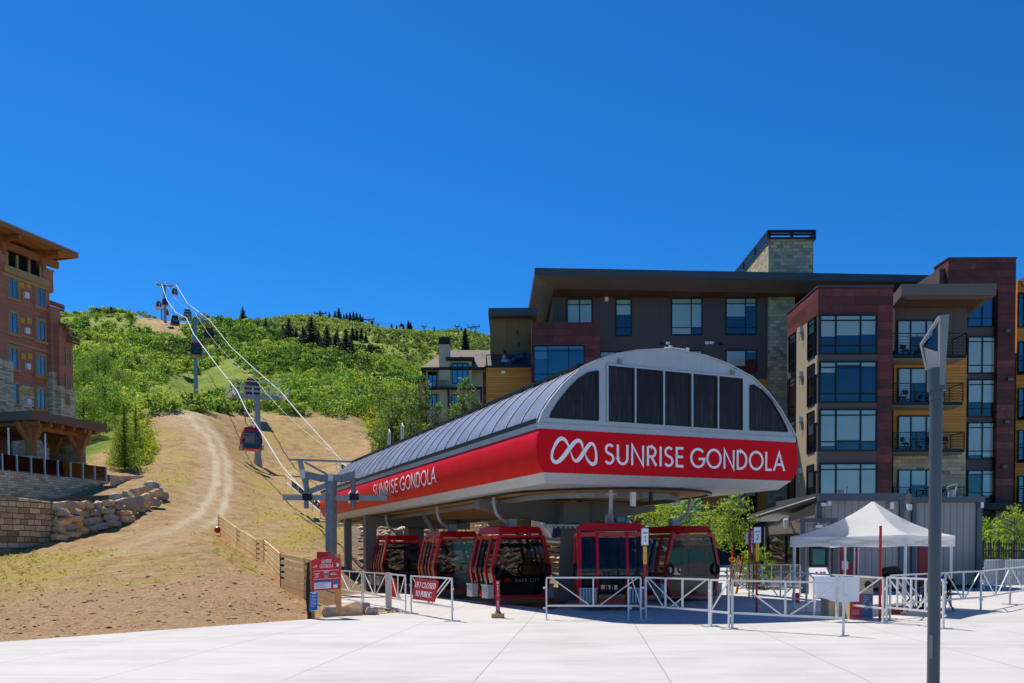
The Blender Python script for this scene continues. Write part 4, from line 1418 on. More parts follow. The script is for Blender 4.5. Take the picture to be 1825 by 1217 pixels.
for wv, pts in ((-GA, ropeL), (GA, ropeR)):
    mb = MB()
    a = Vector((wv, to_st(pts[0])[1] - s_ - 1.5, to_st(pts[0])[2] - t0.location.z - 0.35)); b = Vector((wv, to_st(pts[1])[1] - s_ + 1, to_st(pts[1])[2] - t0.location.z - 0.25))
    mb.bar(a, b, 0.12, 0.25); 
    for i in range(14):
        p = a.lerp(b, i / 13) + Vector((0, 0, 0.18))
        mb.tube([p + Vector((-0.07, 0, 0)), p + Vector((0.07, 0, 0))], 0.24, 10)
    mb.build('sheave_train', M['black'], t0)
    mb = MB()
    for off in (Vector((-0.55, 0, 0.25)), Vector((-0.55, 0, 0.8))):
        mb.bar(a + off, b + off, 0.05)
    for i in range(6):
        p = a.lerp(b, i / 5)
        mb.bar(p + Vector((-0.55, 0, -0.2)), p + Vector((-0.55, 0, 0.8)), 0.05)
    mb.build('platform_rail', M['galv'], t0)

# cabins on the line
def on_rope(pts, px):
    for a, b in zip(pts[:-1], pts[1:]):
        pa, pb = project(a)[0], project(b)[0]
        if (pa - px) * (pb - px) <= 0:
            # solve along the straight span
            lo, hi = 0.0, 1.0
            for _ in range(40):
                mid = (lo + hi) / 2
                if (project(a.lerp(b, mid))[0] - px) * (pa - px) > 0: lo = mid
                else: hi = mid
            return a.lerp(b, lo)
    return pts[-1]
def hang(pts, px, rz, lb):
    p = on_rope(pts, px)
    sgn = -1 if rz == RZL else 1
    c = p - WD * (sgn * 0.33) - Vector((0, 0, 4.16))
    copy_thing(cabinA, c, rz, lb)
hang(ropeL, 441.0, RZL, 'bright red cabin hanging over the bare dirt slope before the nearest tower mast')
hang(ropeL, 345.5, RZL, 'cabin hanging in front of the middle lift tower mast')
hang(ropeL, 309.5, RZL, 'cabin on the left rope against the brown earth of the ridge top')
hang(ropeR, 452.5, RZR, 'cabin seen behind the catwalk rails of the nearest tower')
hang(ropeR, 374.5, RZR, 'cabin just right of the middle tower below its arm')
hang(ropeR, 336.0, RZR, 'cabin on the right rope against the sky, just left of the middle tower head')
for px, pyb, Y, lb in ((311.3, 525.5, 372, 'cabin against the sky directly beside the head of the tall ridge tower'), (294, 544.5, 350, 'larger of two cabins in the sky just left of the tall tower mast'),
                       (283, 547.5, 400, 'leftmost cabin in the sky, above the arms of the small far tower'), (296.5, 562.5, 430, 'smallest cabin, low in the sky against the foot of the tall tower mast')):
    copy_thing(cabinA, at(px, pyb, Y), RZL, lb)

cp = [st(ctr, LEN, 7.2), Vector((t0.location.x, t0.location.y, t0.location.z + h + .4))] + [o_.location + Vector((0, 0, z_)) for o_, z_ in zip(tw, (tw[0]['_h'], tw[1]['_h'], tw[2]['_h']))]
mb = MB()
for i_ in range(len(cp) - 1):
    a, b = cp[i_], cp[i_ + 1]; mb.tube([a.lerp(b, k / 6) - Vector((0, 0, (b - a).length * .012 * math.sin(PI * k / 6))) for k in range(7)], .018, 5)
tag(mb.build('signal_cable', M['steel_dark'], loc=tuple(cp[0])), 'thin dark signal cable strung along the tops of the gondola towers', 'cable')

# the rail support that stands before the left flank of the station
P = at(590, 1040, 38); zg = tz(P.x, P.y)
rs = thing('rail_support', 'grey steel tube post with a Y shaped head carrying a toothed horizontal rail', 'rail support', (P.x, P.y, zg - 0.2), 0.0)
k = lambda px, py: at(px, py, 38.0) - Vector((P.x, P.y, zg - 0.2))
mb = MB(); tp = k(590, 858); mb.tube([(0, 0, 0), (tp.x, 0, tp.z)], 0.24, 14); mb.build('post', M['steel_dark'], rs, smooth=True)
mb = MB()
a = k(573, 852.5); b = k(609, 852.5)
mb.bar(a, b, 0.3, 0.30)
mb.bar(a, k(541, 845), 0.28, 0.30); mb.bar(b, k(638, 845), 0.28, 0.30)
mb.build('head', M['steel_dark'], rs)
for px in (541, 590.5, 638.5):
    mb = MB(); c = k(px, 845 if px != 590.5 else 852.5)
    mb.box((c.x, -0.17, c.z), (0.22, 0.03, 0.36)); mb.build('plate', M['galv'], rs)
for px in (546, 629.5):
    mb = MB(); mb.tube([k(px, 850), k(px, 906)], 0.10, 10); mb.build('drop_tube', M['steel_dark'], rs, smooth=True)
    mb = MB(); c = k(px + 3, 886); mb.b2((c.x - 0.19, -0.22, c.z - 0.14), (c.x + 0.19, -0.14, c.z + 0.14)); mb.build('clamp', M['blackmetal'], rs)
mb = MB()
a = k(505, 887); b = k(691, 888)
mb.bar(a, b, 0.2, 0.20)
for i in range(44):
    p = a.lerp(b, i / 43); mb.box((p.x, p.y, p.z + 0.12), (0.04, 0.14, 0.05))
c = k(691, 878); mb.box((c.x - 0.15, 0, c.z), (0.35, 0.2, 0.14))
mb.build('rail', M['steel'], rs)

# ------------------------------------------------------------------ the other lift on the far ridge
def far_tower(px, pt, pb, Y, lb, arm=5.0):
    P = at(px, pb, Y); z = min(P.z, tz(P.x, P.y)); top = at(px, pt, Y).z
    t_ = thing('lift_tower', lb, 'lift tower', (P.x, P.y, z - 1), 0.1, 'towers of the lift on the far ridge')
    mb = MB(); mb.tube([(0, 0, 0), (0, 0, top - z + 1)], 0.5, 8); mb.build('mast', M['steel_dark'], t_)
    mb = MB(); mb.bar((-arm / 2, 0, top - z + 1), (arm / 2, 0, top - z + 1), 0.7, 0.7)
    for sg in (-1, 1): mb.bar((sg * arm / 2, -2.5, top - z + 1), (sg * arm / 2, 2.5, top - z + 1), 0.5, 0.7); mb.bar((sg * arm / 2, 0, top - z + 1), (sg * arm / 2, 0, top - z + 3), 0.4)
    mb.build('crossarm', M['steel_dark'], t_)
far_tower(566.5, 558, 576, 700, 'left one of the two lift towers on the grassy knoll of the far ridge')
far_tower(575.5, 558, 576, 690, 'right one of the two lift towers on the grassy knoll of the far ridge')
far_tower(657.5, 569, 585, 690, 'lift tower on the far ridge just right of the dense conifer clump', 8)
far_tower(756, 582, 596, 680, 'thin lift pole on the far ridge left of the house chimney', 3)
far_tower(815, 582, 622, 640, 'tall thin lift pole rising behind the house roof', 3)
far_tower(839.5, 583, 594, 690, 'left lift tower at the right end of the far ridge')
far_tower(848.5, 582, 594, 680, 'right lift tower at the right end of the far ridge')
for px, py, Y, lb in ((571, 563.5, 640, 'tiny far cabin hanging between the two towers on the knoll'), (663, 578, 640, 'tiny far cabin beside the tower right of the conifer clump'), (715, 583, 640, 'tiny far cabin hanging alone mid-rope on the far ridge')):
    copy_thing(cabinA, at(px, py, Y), 0.2, lb, 'tiny cabins on the far ridge')
mb = MB(); mb.tube([at(556, 560, 690), at(575, 561, 690), at(615, 567, 690), at(657, 571, 690), at(705, 579, 690), at(756, 583, 690), at(800, 589, 690), at(848, 585, 690), at(900, 596, 690)], 0.12, 5)
o = mb.build('far_rope', M['steel'], loc=tuple(at(556, 560, 690))); tag(o, 'thin rope of the lift strung along the far ridge', 'cable')
# ------------------------------------------------------------------ materials of the buildings
M['brownpanel'] = boards('dark brown cladding panel', '#5b4d4a', 1.6, 0, 0.6, 0.05, 0.25, 0.4)
M['brownband'] = plain('brown spandrel', '#574a47', 0.6, 0, 0.06, 1.0)
M['tanpanel'] = boards('pale tan panel', '#a8977f', 1.7, 1, 0.6, 0.05, 0.2, 0.4)
def maroon_mat():
    t = NT('weathered maroon metal cladding')
    v = t.co()
    sp = t.n('ShaderNodeSeparateXYZ'); t.l(v, sp.inputs[0])
    cb = t.n('ShaderNodeCombineXYZ'); t.l(t.math('ADD', sp.outputs[0], sp.outputs[1]), cb.inputs[0]); t.l(sp.outputs[2], cb.inputs[1])
    b = t.n('ShaderNodeTexBrick', offset=0.5)
    for k, val in (('Scale', 1.0), ('Brick Width', 2.9), ('Row Height', 0.52), ('Mortar Size', 0.018), ('Color1', (0, 0, 0, 1)), ('Color2', (1, 1, 1, 1)), ('Mortar', (0.5, 0.5, 0.5, 1))):
        b.inputs[k].default_value = val
    t.l(cb.outputs[0], b.inputs['Vector'])
    n1 = t.noise(1.6, 6, 0.7, v); n2 = t.noise(3.0, 5, 0.7, t.co((0.6, 0.6, 3)))
    sb = t.n('ShaderNodeSeparateColor'); t.l(b.outputs['Color'], sb.inputs[0])
    k = t.math('ADD', t.math('MULTIPLY', sb.outputs[0], 0.3), t.math('ADD', t.math('MULTIPLY', n1, 0.4), t.math('MULTIPLY', n2, 0.3)))
    c = t.ramp(k, [(0.30, '#42201d'), (0.5, '#652c27'), (0.62, '#763732'), (0.74, '#8f5a55')])
    c = t.mix(t.math('MULTIPLY', b.outputs['Fac'], 0.7), c, '#2b1312')
    return t.base(c, 0.55, 0.1, 0.4)
M['maroon'] = maroon_mat()
M['orangewood'] = boards('honey coloured timber siding', '#c8853a', 0.19, 2, 0.6, 0.16, 0.45, 1.0)
M['darkwood'] = boards('brown timber soffit', '#6b4a30', 0.16, 1, 0.6, 0.16, 0.45, 1.0)
M['stone'] = masonry('grey and buff ledge stone', ['#857a6b', '#a39582', '#b8a78c', '#c9b48a', '#988a76'], '#80776a', 0.5, 0.26, 0.01, dist=0.05)
M['fascia'] = plain('dark grey metal fascia', '#4a4950', 0.45, 0.2, 0.08, 1.0)
M['fascia_tan'] = plain('taupe metal fascia', '#6b5f58', 0.5, 0.1, 0.08, 1.0)
M['olive'] = boards('olive bronze metal siding', '#7c6238', 0.5, 0, 0.5, 0.1, 0.25, 0.4)
M['frame'] = plain('black window frame', '#101216', 0.4, 0.1, 0.1)
M['pane'] = glass('window glass', (0.84, 0.92, 0.93), 0.05, 0.015)
M['pane_dark'] = glass('dark window glass', (0.45, 0.55, 0.62), 0.14, 0.015)
M['blind'] = plain('pale roller blind', '#eeece2', 0.85, 0, 0.05, 1.0)  # blind cloth; its pale tone also stands in for bright reflections in the glass
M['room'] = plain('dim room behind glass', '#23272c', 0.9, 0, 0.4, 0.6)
M['balcony_soffit'] = plain('pale balcony soffit', '#8d8273', 0.7, 0, 0.06)

def make_window(parent, O, U, w_, h_, N, cols=(0.5,), rows=(0.14, 0.82), blind=0.5, fr=0.07, mat='pane', name='window', frame='frame', fcol=None, curtain=None):
    """window on a wall: O lower left corner on the wall face, U unit vector along it, N outward; child parts in world space"""
    O = Vector(O); U = Vector(U).normalized(); N = Vector(N).normalized(); V = Vector((0, 0, 1))
    Mx = Matrix((U, V, N)).transposed()
    P = lambda u_, v_, n_: O + U * u_ + V * v_ + N * n_
    mb = MB()
    def bx(u0, v0, u1, v1, n0, n1):
        mb.hexa([P(u0, v0, n0), P(u1, v0, n0), P(u1, v0, n1), P(u0, v0, n1)], [P(u0, v1, n0), P(u1, v1, n0), P(u1, v1, n1), P(u0, v1, n1)])
    D = 0.14
    bx(0, 0, w_, fr, 0.0, D); bx(0, h_ - fr, w_, h_, 0.0, D); bx(0, fr, fr, h_ - fr, 0, D); bx(w_ - fr, fr, w_, h_ - fr, 0, D)
    for c in cols:
        bx(w_ * c - fr / 2, fr, w_ * c + fr / 2, h_ - fr, 0.06, D)
    edges = [fr] + [w_ * c for c in cols] + [w_ - fr]
    for r_ in rows:
        bx(fr, h_ * r_ - fr * 0.4, w_ - fr, h_ * r_ + fr * 0.4, 0.06, D - 0.004)
    f = mb.build(name, M[frame], parent, world=True)
    mb = MB(); mb.poly([P(fr, fr, 0.012), P(w_ - fr, fr, 0.012), P(w_ - fr, h_ - fr, 0.012), P(fr, h_ - fr, 0.012)]); mb.build('interior', M['room'], f, world=True)
    if blind:
        mb = MB()
        bl = blind if hasattr(blind, '__len__') else [blind] * (len(edges) - 1)
        for (a, b_), q in zip(zip(edges[:-1], edges[1:]), bl):
            if q > 0.02:
                mb.poly([P(a + 0.02, h_ - fr - (h_ - 2 * fr) * q, 0.03), P(b_ - 0.02, h_ - fr - (h_ - 2 * fr) * q, 0.03), P(b_ - 0.02, h_ - fr, 0.03), P(a + 0.02, h_ - fr, 0.03)])
        if mb.f: mb.build('blind', M['blind'], f, world=True)
    mb = MB(); mb.poly([P(fr, fr, 0.085), P(w_ - fr, fr, 0.085), P(w_ - fr, h_ - fr, 0.085), P(fr, h_ - fr, 0.085)]); mb.build('pane', M[mat], f, world=True)
    return f

def win_px(parent, x0, y0, x1, y1, Y, **kw):
    """window on a wall facing the camera at distance Y, from its box on the photograph"""
    xm, ym = (x0 + x1) / 2, (y0 + y1) / 2
    X0, X1 = at(x0, ym, Y).x, at(x1, ym, Y).x
    Z1, Z0 = at(xm, y0, Y).z, at(xm, y1, Y).z
    return make_window(parent, (X0, Y, Z0), (1, 0, 0), X1 - X0, Z1 - Z0, (0, -1, 0), **kw)

def wall_px(parent, name, m, x0, y0, x1, y1, Y, Yb, zlo=None):
    """block whose front face at distance Y has this box on the photograph, running back to Yb"""
    ym, xm = (y0 + y1) / 2, (x0 + x1) / 2
    X0, X1 = at(x0, ym, Y).x, at(x1, ym, Y).x
    Z1 = at(xm, y0, Y).z
    Z0 = at(xm, y1, Y).z if zlo is None else zlo
    mb = MB(); mb.b2((X0, Y, Z0), (X1, Yb, Z1))
    return mb.build(name, M[m], parent, world=True), (X0, X1, Z0, Z1)

# ------------------------------------------------------------------ apartment building on the right
ZG = 0.6
apt = thing('apartment_building', 'large modern apartment building with dark overhanging roof, maroon metal bays and honey coloured timber', 'apartment building', (at(1380, 900, 62).x, 62, ZG))
YM = 71.0; YG = 62.0
b0, (mx0, mx1, _, mz1) = wall_px(apt, 'wall', 'brownpanel', 985, 513, 1372, 676, YM, 95)
zsplit = at(1300, 676, YM).z
mb = MB(); mb.b2((mx0, YM + 0.01, 4.2), (mx1, 95, zsplit)); mb.build('timber_wall', M['orangewood'], apt, world=True)
mb = MB(); mb.b2((mx0, YM - 0.02, ZG - 1), (at(1800, 900, YM).x, 95, 4.2)); mb.build('ground_floor_wall', M['brownband'], apt, world=True)
mb = MB(); mb.b2((mx0 + 0.3, YM + 5, mz1), (mx1 + 18, 95, mz1 + 0.5)); mb.build('roof_deck', M['fascia'], apt, world=True)
# windows of the main wall, storey by storey
win_px(apt, 1010, 533, 1056, 598, YM, cols=(0.5,), rows=(0.14, 0.84), blind=1.0)
win_px(apt, 1097, 533, 1125.5, 599, YM, cols=(), rows=(0.22, 0.84), blind=0.42)
win_px(apt, 1196, 531.5, 1251.5, 597.5, YM, cols=(0.64,), rows=(0.2, 0.84), blind=[1.0, 0.8])
win_px(apt, 1293, 531, 1348, 597, YM, cols=(0.64,), rows=(0.2, 0.84), blind=[0.5, 0.2])
win_px(apt, 1069, 626.5, 1126, 690, YM, cols=(0.48,), rows=(0.84,), blind=[0.9, 0.4])
win_px(apt, 1196, 625, 1251.5, 690, YM, cols=(0.64,), rows=(0.84,), blind=0.3)
win_px(apt, 1293, 624, 1348, 665, YM, cols=(0.64,), rows=(), blind=[0.7, 0.05])
for yy_ in (708, 790, 876):
    for a, b_ in ((1097, 1126), (1196, 1251), (1292, 1348)):
        win_px(apt, a, yy_, b_, yy_ + 62, YM, cols=(0.62,), rows=(0.84,), blind=[0.6, 0.1] if a > 1100 else 0.5)
for a in (1080, 1150, 1220, 1310):
    win_px(apt, a, 930, a + 34, 985, YM - 0.05, cols=(), rows=(), blind=0, mat='pane_dark')
mb = MB()
for x, y in ((1081, 533), (1190, 611.5), (1260, 611), (1268, 611)):
    p = at(x, y, YM - 0.08); mb.box(p, (0.26 if y < 600 else 0.3, 0.16, 0.34 if y < 600 else 0.2))
mb.build('wall_vent', M['white'], apt, world=True)
mb = MB()
for x, y in ((1180, 612), (1284, 612)):
    mb.box(at(x, y, YM - 0.06), (0.26, 0.12, 0.16))
mb.build('wall_lamp', M['frame'], apt, world=True)
# big roof: fascia, bevel, timber soffit
def slab_roof(name, front, back, top_drop, f_h, bev_in, bev_h, m_f, m_s):
    """front: two points of the upper front edge; back: two points behind them"""
    A, B = [Vector(p) for p in front]; D, C = [Vector(p) for p in back]
    cen = (A + B + C + D) / 4
    top = [A, B, C, D]
    mid = [p - Vector((0, 0, f_h)) for p in top]
    low = []
    for p in top:
        d = Vector((cen.x - p.x, cen.y - p.y, 0)); 
        q = p + Vector((math.copysign(min(abs(d.x), bev_in), d.x), math.copysign(min(abs(d.y), bev_in), d.y), -f_h - bev_h))
        low.append(q)
    mb = MB(); mb.loft([top, mid], cap=False); mb.poly(top)
    o = mb.build(name, M[m_f], apt, world=True)
    mb = MB(); mb.loft([mid, low], cap=False); mb.build('roof_bevel', M['fascia_tan'], o, world=True)
    mb = MB(); mb.poly(list(reversed(low))); mb.build('soffit', M[m_s], o, world=True)
    return o
YF = 67.2
A = at(953, 477, YF); B = at(1691, 487, YF + 1.5); B.z = A.z - 0.25
D = at(938.5, 551, 74); D.z = A.z; C = Vector((B.x + 2, 95, A.z))
D = Vector((at(938.5, 600, 81).x, 81, A.z))
slab_roof('roof', (A, B), (D, C), 0, 0.55, 1.5, 0.55, 'fascia', 'darkwood')
# stone chimney with black rail and its pier
X0, X1 = at(1369.5, 450, 70.5).x, at(1449.5, 450, 70.5).x
zt = at(1410, 427, 70.5).z
mb = MB(); mb.b2((X0, 70.5, A.z + 0.02), (X1, 81.0, zt)); ch = mb.build('chimney', M['stone'], apt, world=True)
mb = MB()
zr = at(1410, 410.5, 70.3).z
for zz_ in (zt + 0.04, (zt + zr) / 2, zr - 0.08):
    for p, q in (((X0 - 0.1, 70.3), (X1 + 0.1, 70.3)), ((X0 - 0.1, 70.3), (X0 - 0.1, 81.2)), ((X1 + 0.1, 70.3), (X1 + 0.1, 81.2)), ((X0 - 0.1, 81.2), (X1 + 0.1, 81.2))):
        mb.bar((*p, zz_), (*q, zz_), 0.08, 0.16 if zz_ < zr - 0.2 else 0.24)
for x, y in ((X0, 70.3), ((X0 + X1) / 2, 70.3), (X1, 70.3), (X0 - 0.1, 73.9), (X0 - 0.1, 77.5), (X0 - 0.1, 81.1), (X1 + 0.1, 81.1)):
    mb.bar((x, y + 0.02, zt), (x, y + 0.02, zr - 0.1), 0.2)
mb.build('chimney_rail', M['blackmetal'], ch, world=True)
X2 = at(1412.5, 600, 71.2).x
mb = MB(); mb.b2((at(1369.5, 600, 70.7).x, 70.7, ZG - 1), (X2, 75, A.z - 1.2)); mb.build('stone_pier', M['stone'], apt, world=True)
mb = MB(); mb.b2((X2, 73.0, ZG - 1), (at(1600, 600, 73).x, 95, A.z - 1.2)); mb.build('recess_wall', M['brownpanel'], apt, world=True)
mb = MB(); mb.b2((X2 + 0.01, 72.9, 4), (at(1425, 700, 72.9).x, 72.99, zsplit)); mb.build('recess_timber', M['orangewood'], apt, world=True)
for a, b_ in ((560, 626), (648, 700), (735, 795), (820, 880)):
    win_px(apt, 1398, a, 1416, b_, 72.88, cols=(), rows=(0.84,), blind=0.1, mat='pane_dark')
# maroon box on the left with large window, and the timber wing with terrace
YB = 66.8
_, (bx0, bx1, _, bz1) = wall_px(apt, 'maroon_bay', 'maroon', 948, 574, 1069.5, 900, YB, YM, ZG - 1)
win_px(apt, 951, 616, 1041.5, 681, YB, cols=(0.28, 0.69), rows=(0.22, 0.85), blind=[0.35, 0.05, 0.05], mat='pane_dark')
win_px(apt, 951, 700, 1041.5, 765, YB, cols=(0.28, 0.69), rows=(0.22, 0.85), blind=0.3)
win_px(apt, 951, 785, 1041.5, 850, YB, cols=(0.28, 0.69), rows=(0.22, 0.85), blind=0.3)
YO = 69.4
_, (ox0, ox1, _, oz1) = wall_px(apt, 'timber_wing', 'orangewood', 867, 655, 948, 900, YO, 82, ZG - 1)
wall_px(apt, 'wing_edge', 'maroon', 861, 662, 867, 900, YO + 1.0, 81, ZG - 1)
mb = MB(); mb.b2((ox0 - 0.1, YO - 0.12, oz1), (bx0 + 0.1, 82, oz1 + 0.14)); mb.build('terrace_floor', M['frame'], apt, world=True)
mb = MB()
zr = at(900, 632.5, YO).z
mb.b2((ox0, YO - 0.04, oz1 + 0.15), (bx0 - 0.02, YO - 0.02, zr - 0.02)); 
mb.b2((ox0 - 0.02, YO, oz1 + 0.15), (ox0, 80, zr - 0.02)); mb.build('glass_rail', glass('clear rail glass', (0.93, 0.96, 0.97), -0.03, 0.01), apt, world=True)
mb = MB(); mb.bar((ox0, YO - 0.03, zr), (bx0, YO - 0.03, zr), 0.05); mb.bar((ox0, YO, zr), (ox0, 80, zr), 0.05)
for x in np.linspace(ox0, bx0, 4): mb.bar((x, YO - 0.01, oz1 + 0.14), (x, YO - 0.01, zr), 0.04)
mb.build('rail_cap', M['frame'], apt, world=True)
mb = MB(); p = at(897, 663, YO - 0.06); mb.box(p, (0.3, 0.14, 0.2)); mb.build('wall_vent', M['white'], apt, world=True)
# overhanging olive storey above the terrace
X0, X1 = at(873.5, 590, 70.4).x, at(950, 590, 70.4).x
Zl, Zh = at(905, 631, 70.4).z, at(905, 562, 70.4).z
mb = MB(); mb.b2((X0, 70.4, Zl), (X1, 86, Zh)); mb.build('olive_storey', M['olive'], apt, world=True)
mb = MB(); mb.b2((X0 - 0.1, 69.4, at(905, 562, 69.4).z), (X1 + 0.3, 87, at(905, 548.5, 69.4).z)); mb.build('olive_roof', M['fascia'], apt, world=True)
mb = MB()
for x, y in ((924, 614), (922, 592)):
    mb.box(at(x, y, 70.3), (0.1, 0.14, 0.3))
mb.build('scupper', M['frame'], apt, world=True)
# projecting bay in the middle right
YP = 57.0
_, (px0_, px1_, _, pz1) = wall_px(apt, 'bay_parapet', 'maroon', 1458, 511, 1592, 560.5, YP, 63.4)
zb_ = at(1500, 560.5, YP).z
xw1 = at(1563.5, 650, YP).x
mb = MB(); mb.b2((px0_ + 0.03, YP + 0.03, ZG - 1), (xw1, 63.4, zb_)); mb.build('bay_wall', M['brownband'], apt, world=True)
mb = MB(); mb.b2((xw1, YP + 0.015, ZG - 1), (px1_, 63.4, zb_)); mb.build('bay_column', M['maroon'], apt, world=True)
mb = MB(); mb.b2((px0_ - 0.04, YP - 0.04, pz1), (px1_ + 0.02, 63.4, pz1 + 0.1)); mb.build('coping', M['fascia'], apt, world=True)
rows_b = ((561, 631.5, [0.55, 0.52, 0.5]), (644, 718, [0.25, 0.05, 0.1]), (729, 804, [0.9, 0.75, 0.8]), (825.5, 900, [0.9, 0.85, 0.9]))  # lower blinds hang nearly full, in place of reflections of sunlit buildings
for a, b_, bl in rows_b:
    win_px(apt, 1459.5, a, 1562.5, b_, YP + 0.03, cols=(0.285, 0.71), rows=(0.22, 0.85), blind=bl, fr=0.09)
mb = MB(); mb.b2((px0_ + 3.1, 63.41, ZG - 1), (px1_ + 3, 73.2, pz1)); mb.build('link_wall', M['brownpanel'], apt, world=True)
# the bay's sunlit left flank: pale panels between two window strips
mb = MB(); mb.b2((px0_ - 0.05, YP + 1.75, ZG - 1), (px0_ + 0.03, YP + 4.1, zb_ - 0.01)); mb.build('tan_panel', M['tanpanel'], apt, world=True)
for a, b_, bl in rows_b:
    mb = MB()
    z1 = at(1500, a, YP).z; z0 = at(1500, b_, YP).z
    make_window(apt, (px0_ + 0.03, YP + 1.75, z0), (0, -1, 0), 1.35, z1 - z0, (-1, 0, 0), cols=(), rows=(0.22, 0.85), blind=bl[0] * 0.6)
    make_window(apt, (px0_ + 0.03, YP + 5.7, z0), (0, -1, 0), 1.5, z1 - z0, (-1, 0, 0), cols=(), rows=(0.22, 0.85), blind=0.2)
    mb.b2((px0_ - 0.045, YP + 0.02, z0 - 1.2), (px0_ + 0.031, YP + 1.745, z0 - 0.02))
    mb.build('sill_panel', M['tanpanel'], apt, world=True)
for a, b_, bl in rows_b:
    p = Vector((px0_ - 0.16, YP + 3.0, at(1500, a, YP).z - 0.2))
    mb = MB(); mb.box(p, (0.22, 0.5, 0.35)); mb.bar(p + Vector((-0.06, -0.1, -0.1)), p + Vector((-0.06, -0.1, -0.75)), 0.05)
    mb.build('flank_lamp', M['silver'], apt, world=True)
# recessed balcony stack
YW = 60.0
xa, xb = at(1593, 700, YW).x, at(1722.5, 700, YW).x
for nm, m, y0, y1 in (('upper_wall', 'brownpanel', 520, 634), ('timber_siding', 'orangewood', 634, 806), ('stone_wall', 'stone', 806, None)):
    mb = MB(); z1 = at(1650, y0, YW).z; z0 = at(1650, y1, YW).z if y1 else ZG - 1
    mb.b2((xa, YW, z0), (xb, 70, z1)); mb.build(nm, M[m], apt, world=True)
def black_rail(name, X0, X1, Y0, Y1, z0, z1, parent, nbar=7):
    mb = MB()
    runs = [((X0, Y0), (X1, Y0)), ((X0, Y0), (X0, Y1)), ((X1, Y0), (X1, Y1))]
    for (a, b_) in runs:
        for i in range(nbar):
            zz_ = z0 + (z1 - z0) * (i + 1) / nbar
            mb.bar((*a, zz_), (*b_, zz_), 0.02 if i < nbar - 1 else 0.05)
        n = max(1, int((Vector(a) - Vector(b_)).length / 1.4))
        for k in range(n + 1):
            q = Vector(a).lerp(Vector(b_), k / n)
            mb.bar((q.x, q.y, z0), (q.x, q.y, z1), 0.045)
    return mb.build(name, M['blackmetal'], parent, world=True)
YBf = 58.2; BALC = []
for i, (yt, ys, yd0, yd1, xl, xr) in enumerate(((594, 632, 571, 636, 1590, 1722), (683, 716, 656, 718, 1586, 1716), (770.5, 800, 741, 802, 1590, 1718), (868, 893, 837, 896, 1592, 1718))):
    Xa, Xb = at(xl, ys, YBf).x, at(xr, ys, YBf).x
    zs = at(1650, ys, YBf).z
    mb = MB(); mb.b2((Xa, YBf, zs - 0.22), (Xb, YW - 0.002, zs)); o = mb.build('balcony', M['blackmetal'], apt, world=True)
    mb = MB(); mb.b2((Xa + 0.05, YBf + 0.05, zs - 0.26), (Xb - 0.05, YW - 0.01, zs - 0.222)); mb.build('underside', M['balcony_soffit'], o, world=True)
    black_rail('railing', Xa, Xb, YBf, YW, zs, at(1650, yt, YBf).z, o)
    win_px(apt, 1599 if i else 1598, yd0, 1664, yd1, YW, cols=(0.36, 0.78), rows=(), blind=[0.9, 0.45, 0.5], name='balcony_door')
    BALC += [Vector((Xa + dx, YBf + 0.85, zs)) for dx in (1.2, 2.9, 3.7)]
# slab roof over the balconies
A2 = at(1607, 506, 57.5); B2 = at(1776, 504, 57.5); B2.z = A2.z
C2 = Vector((at(1724, 540, 63).x, 63, A2.z)); D2 = Vector((at(1593, 520, 60).x, 60.2, A2.z))
slab_roof('balcony_roof', (A2, B2), (D2, C2), 0, 0.72, 0.5, 0.12, 'fascia_tan', 'darkwood')
# deep section with windows and the maroon tower
YD = 64.0
xr0, xr1 = at(1722.5, 700, YD).x, at(1777, 700, YD).x
zt2 = at(1750, 461, 63.5).z
mb = MB(); mb.b2((xr0 - 2, YD, ZG - 1), (xr1, 95, zt2 - 0.5)); mb.build('deep_wall', M['brownband'], apt, world=True)
for a, b_, bl in ((512, 583, [0, 0]), (600, 666, [1.0, 1.0]), (676.5, 743, [0.6, 0.62]), (753, 818.5, [0.9, 0.95]), (838, 889, [0.1, 0.9])):
    win_px(apt, 1723, a, 1775.5, b_, YD, cols=(0.5,), rows=(0.22, 0.86) if a > 550 else (0.22,), blind=bl, mat='pane' if a > 550 else 'pane_dark')
XT0, XT1 = at(1690, 480, 63.5).x, at(1811, 480, 63.5).x
mb = MB(); mb.b2((XT0, 63.5, at(1750, 515, 63.5).z), (XT1, 65.6, zt2)); mb.build('tower_top', M['maroon'], apt, world=True)
mb = MB(); mb.b2((at(1777, 700, 63.5).x, 63.51, ZG - 1), (XT1, 76, at(1750, 515, 63.5).z)); mb.build('tower_column', M['maroon'], apt, world=True)
mb = MB(); mb.b2((XT0 - 0.05, 63.45, zt2), (XT1 + 0.05, 65.65, zt2 + 0.1)); mb.build('tower_coping', M['fascia'], apt, world=True)
mb = MB()
for x, y in ((1790, 832), (1796, 589), (1800, 676), (1795, 752)): mb.box(at(x, y, 63.4), (0.34, 0.2, 0.2))
mb.build('tower_vent', M['fascia_tan'], apt, world=True)
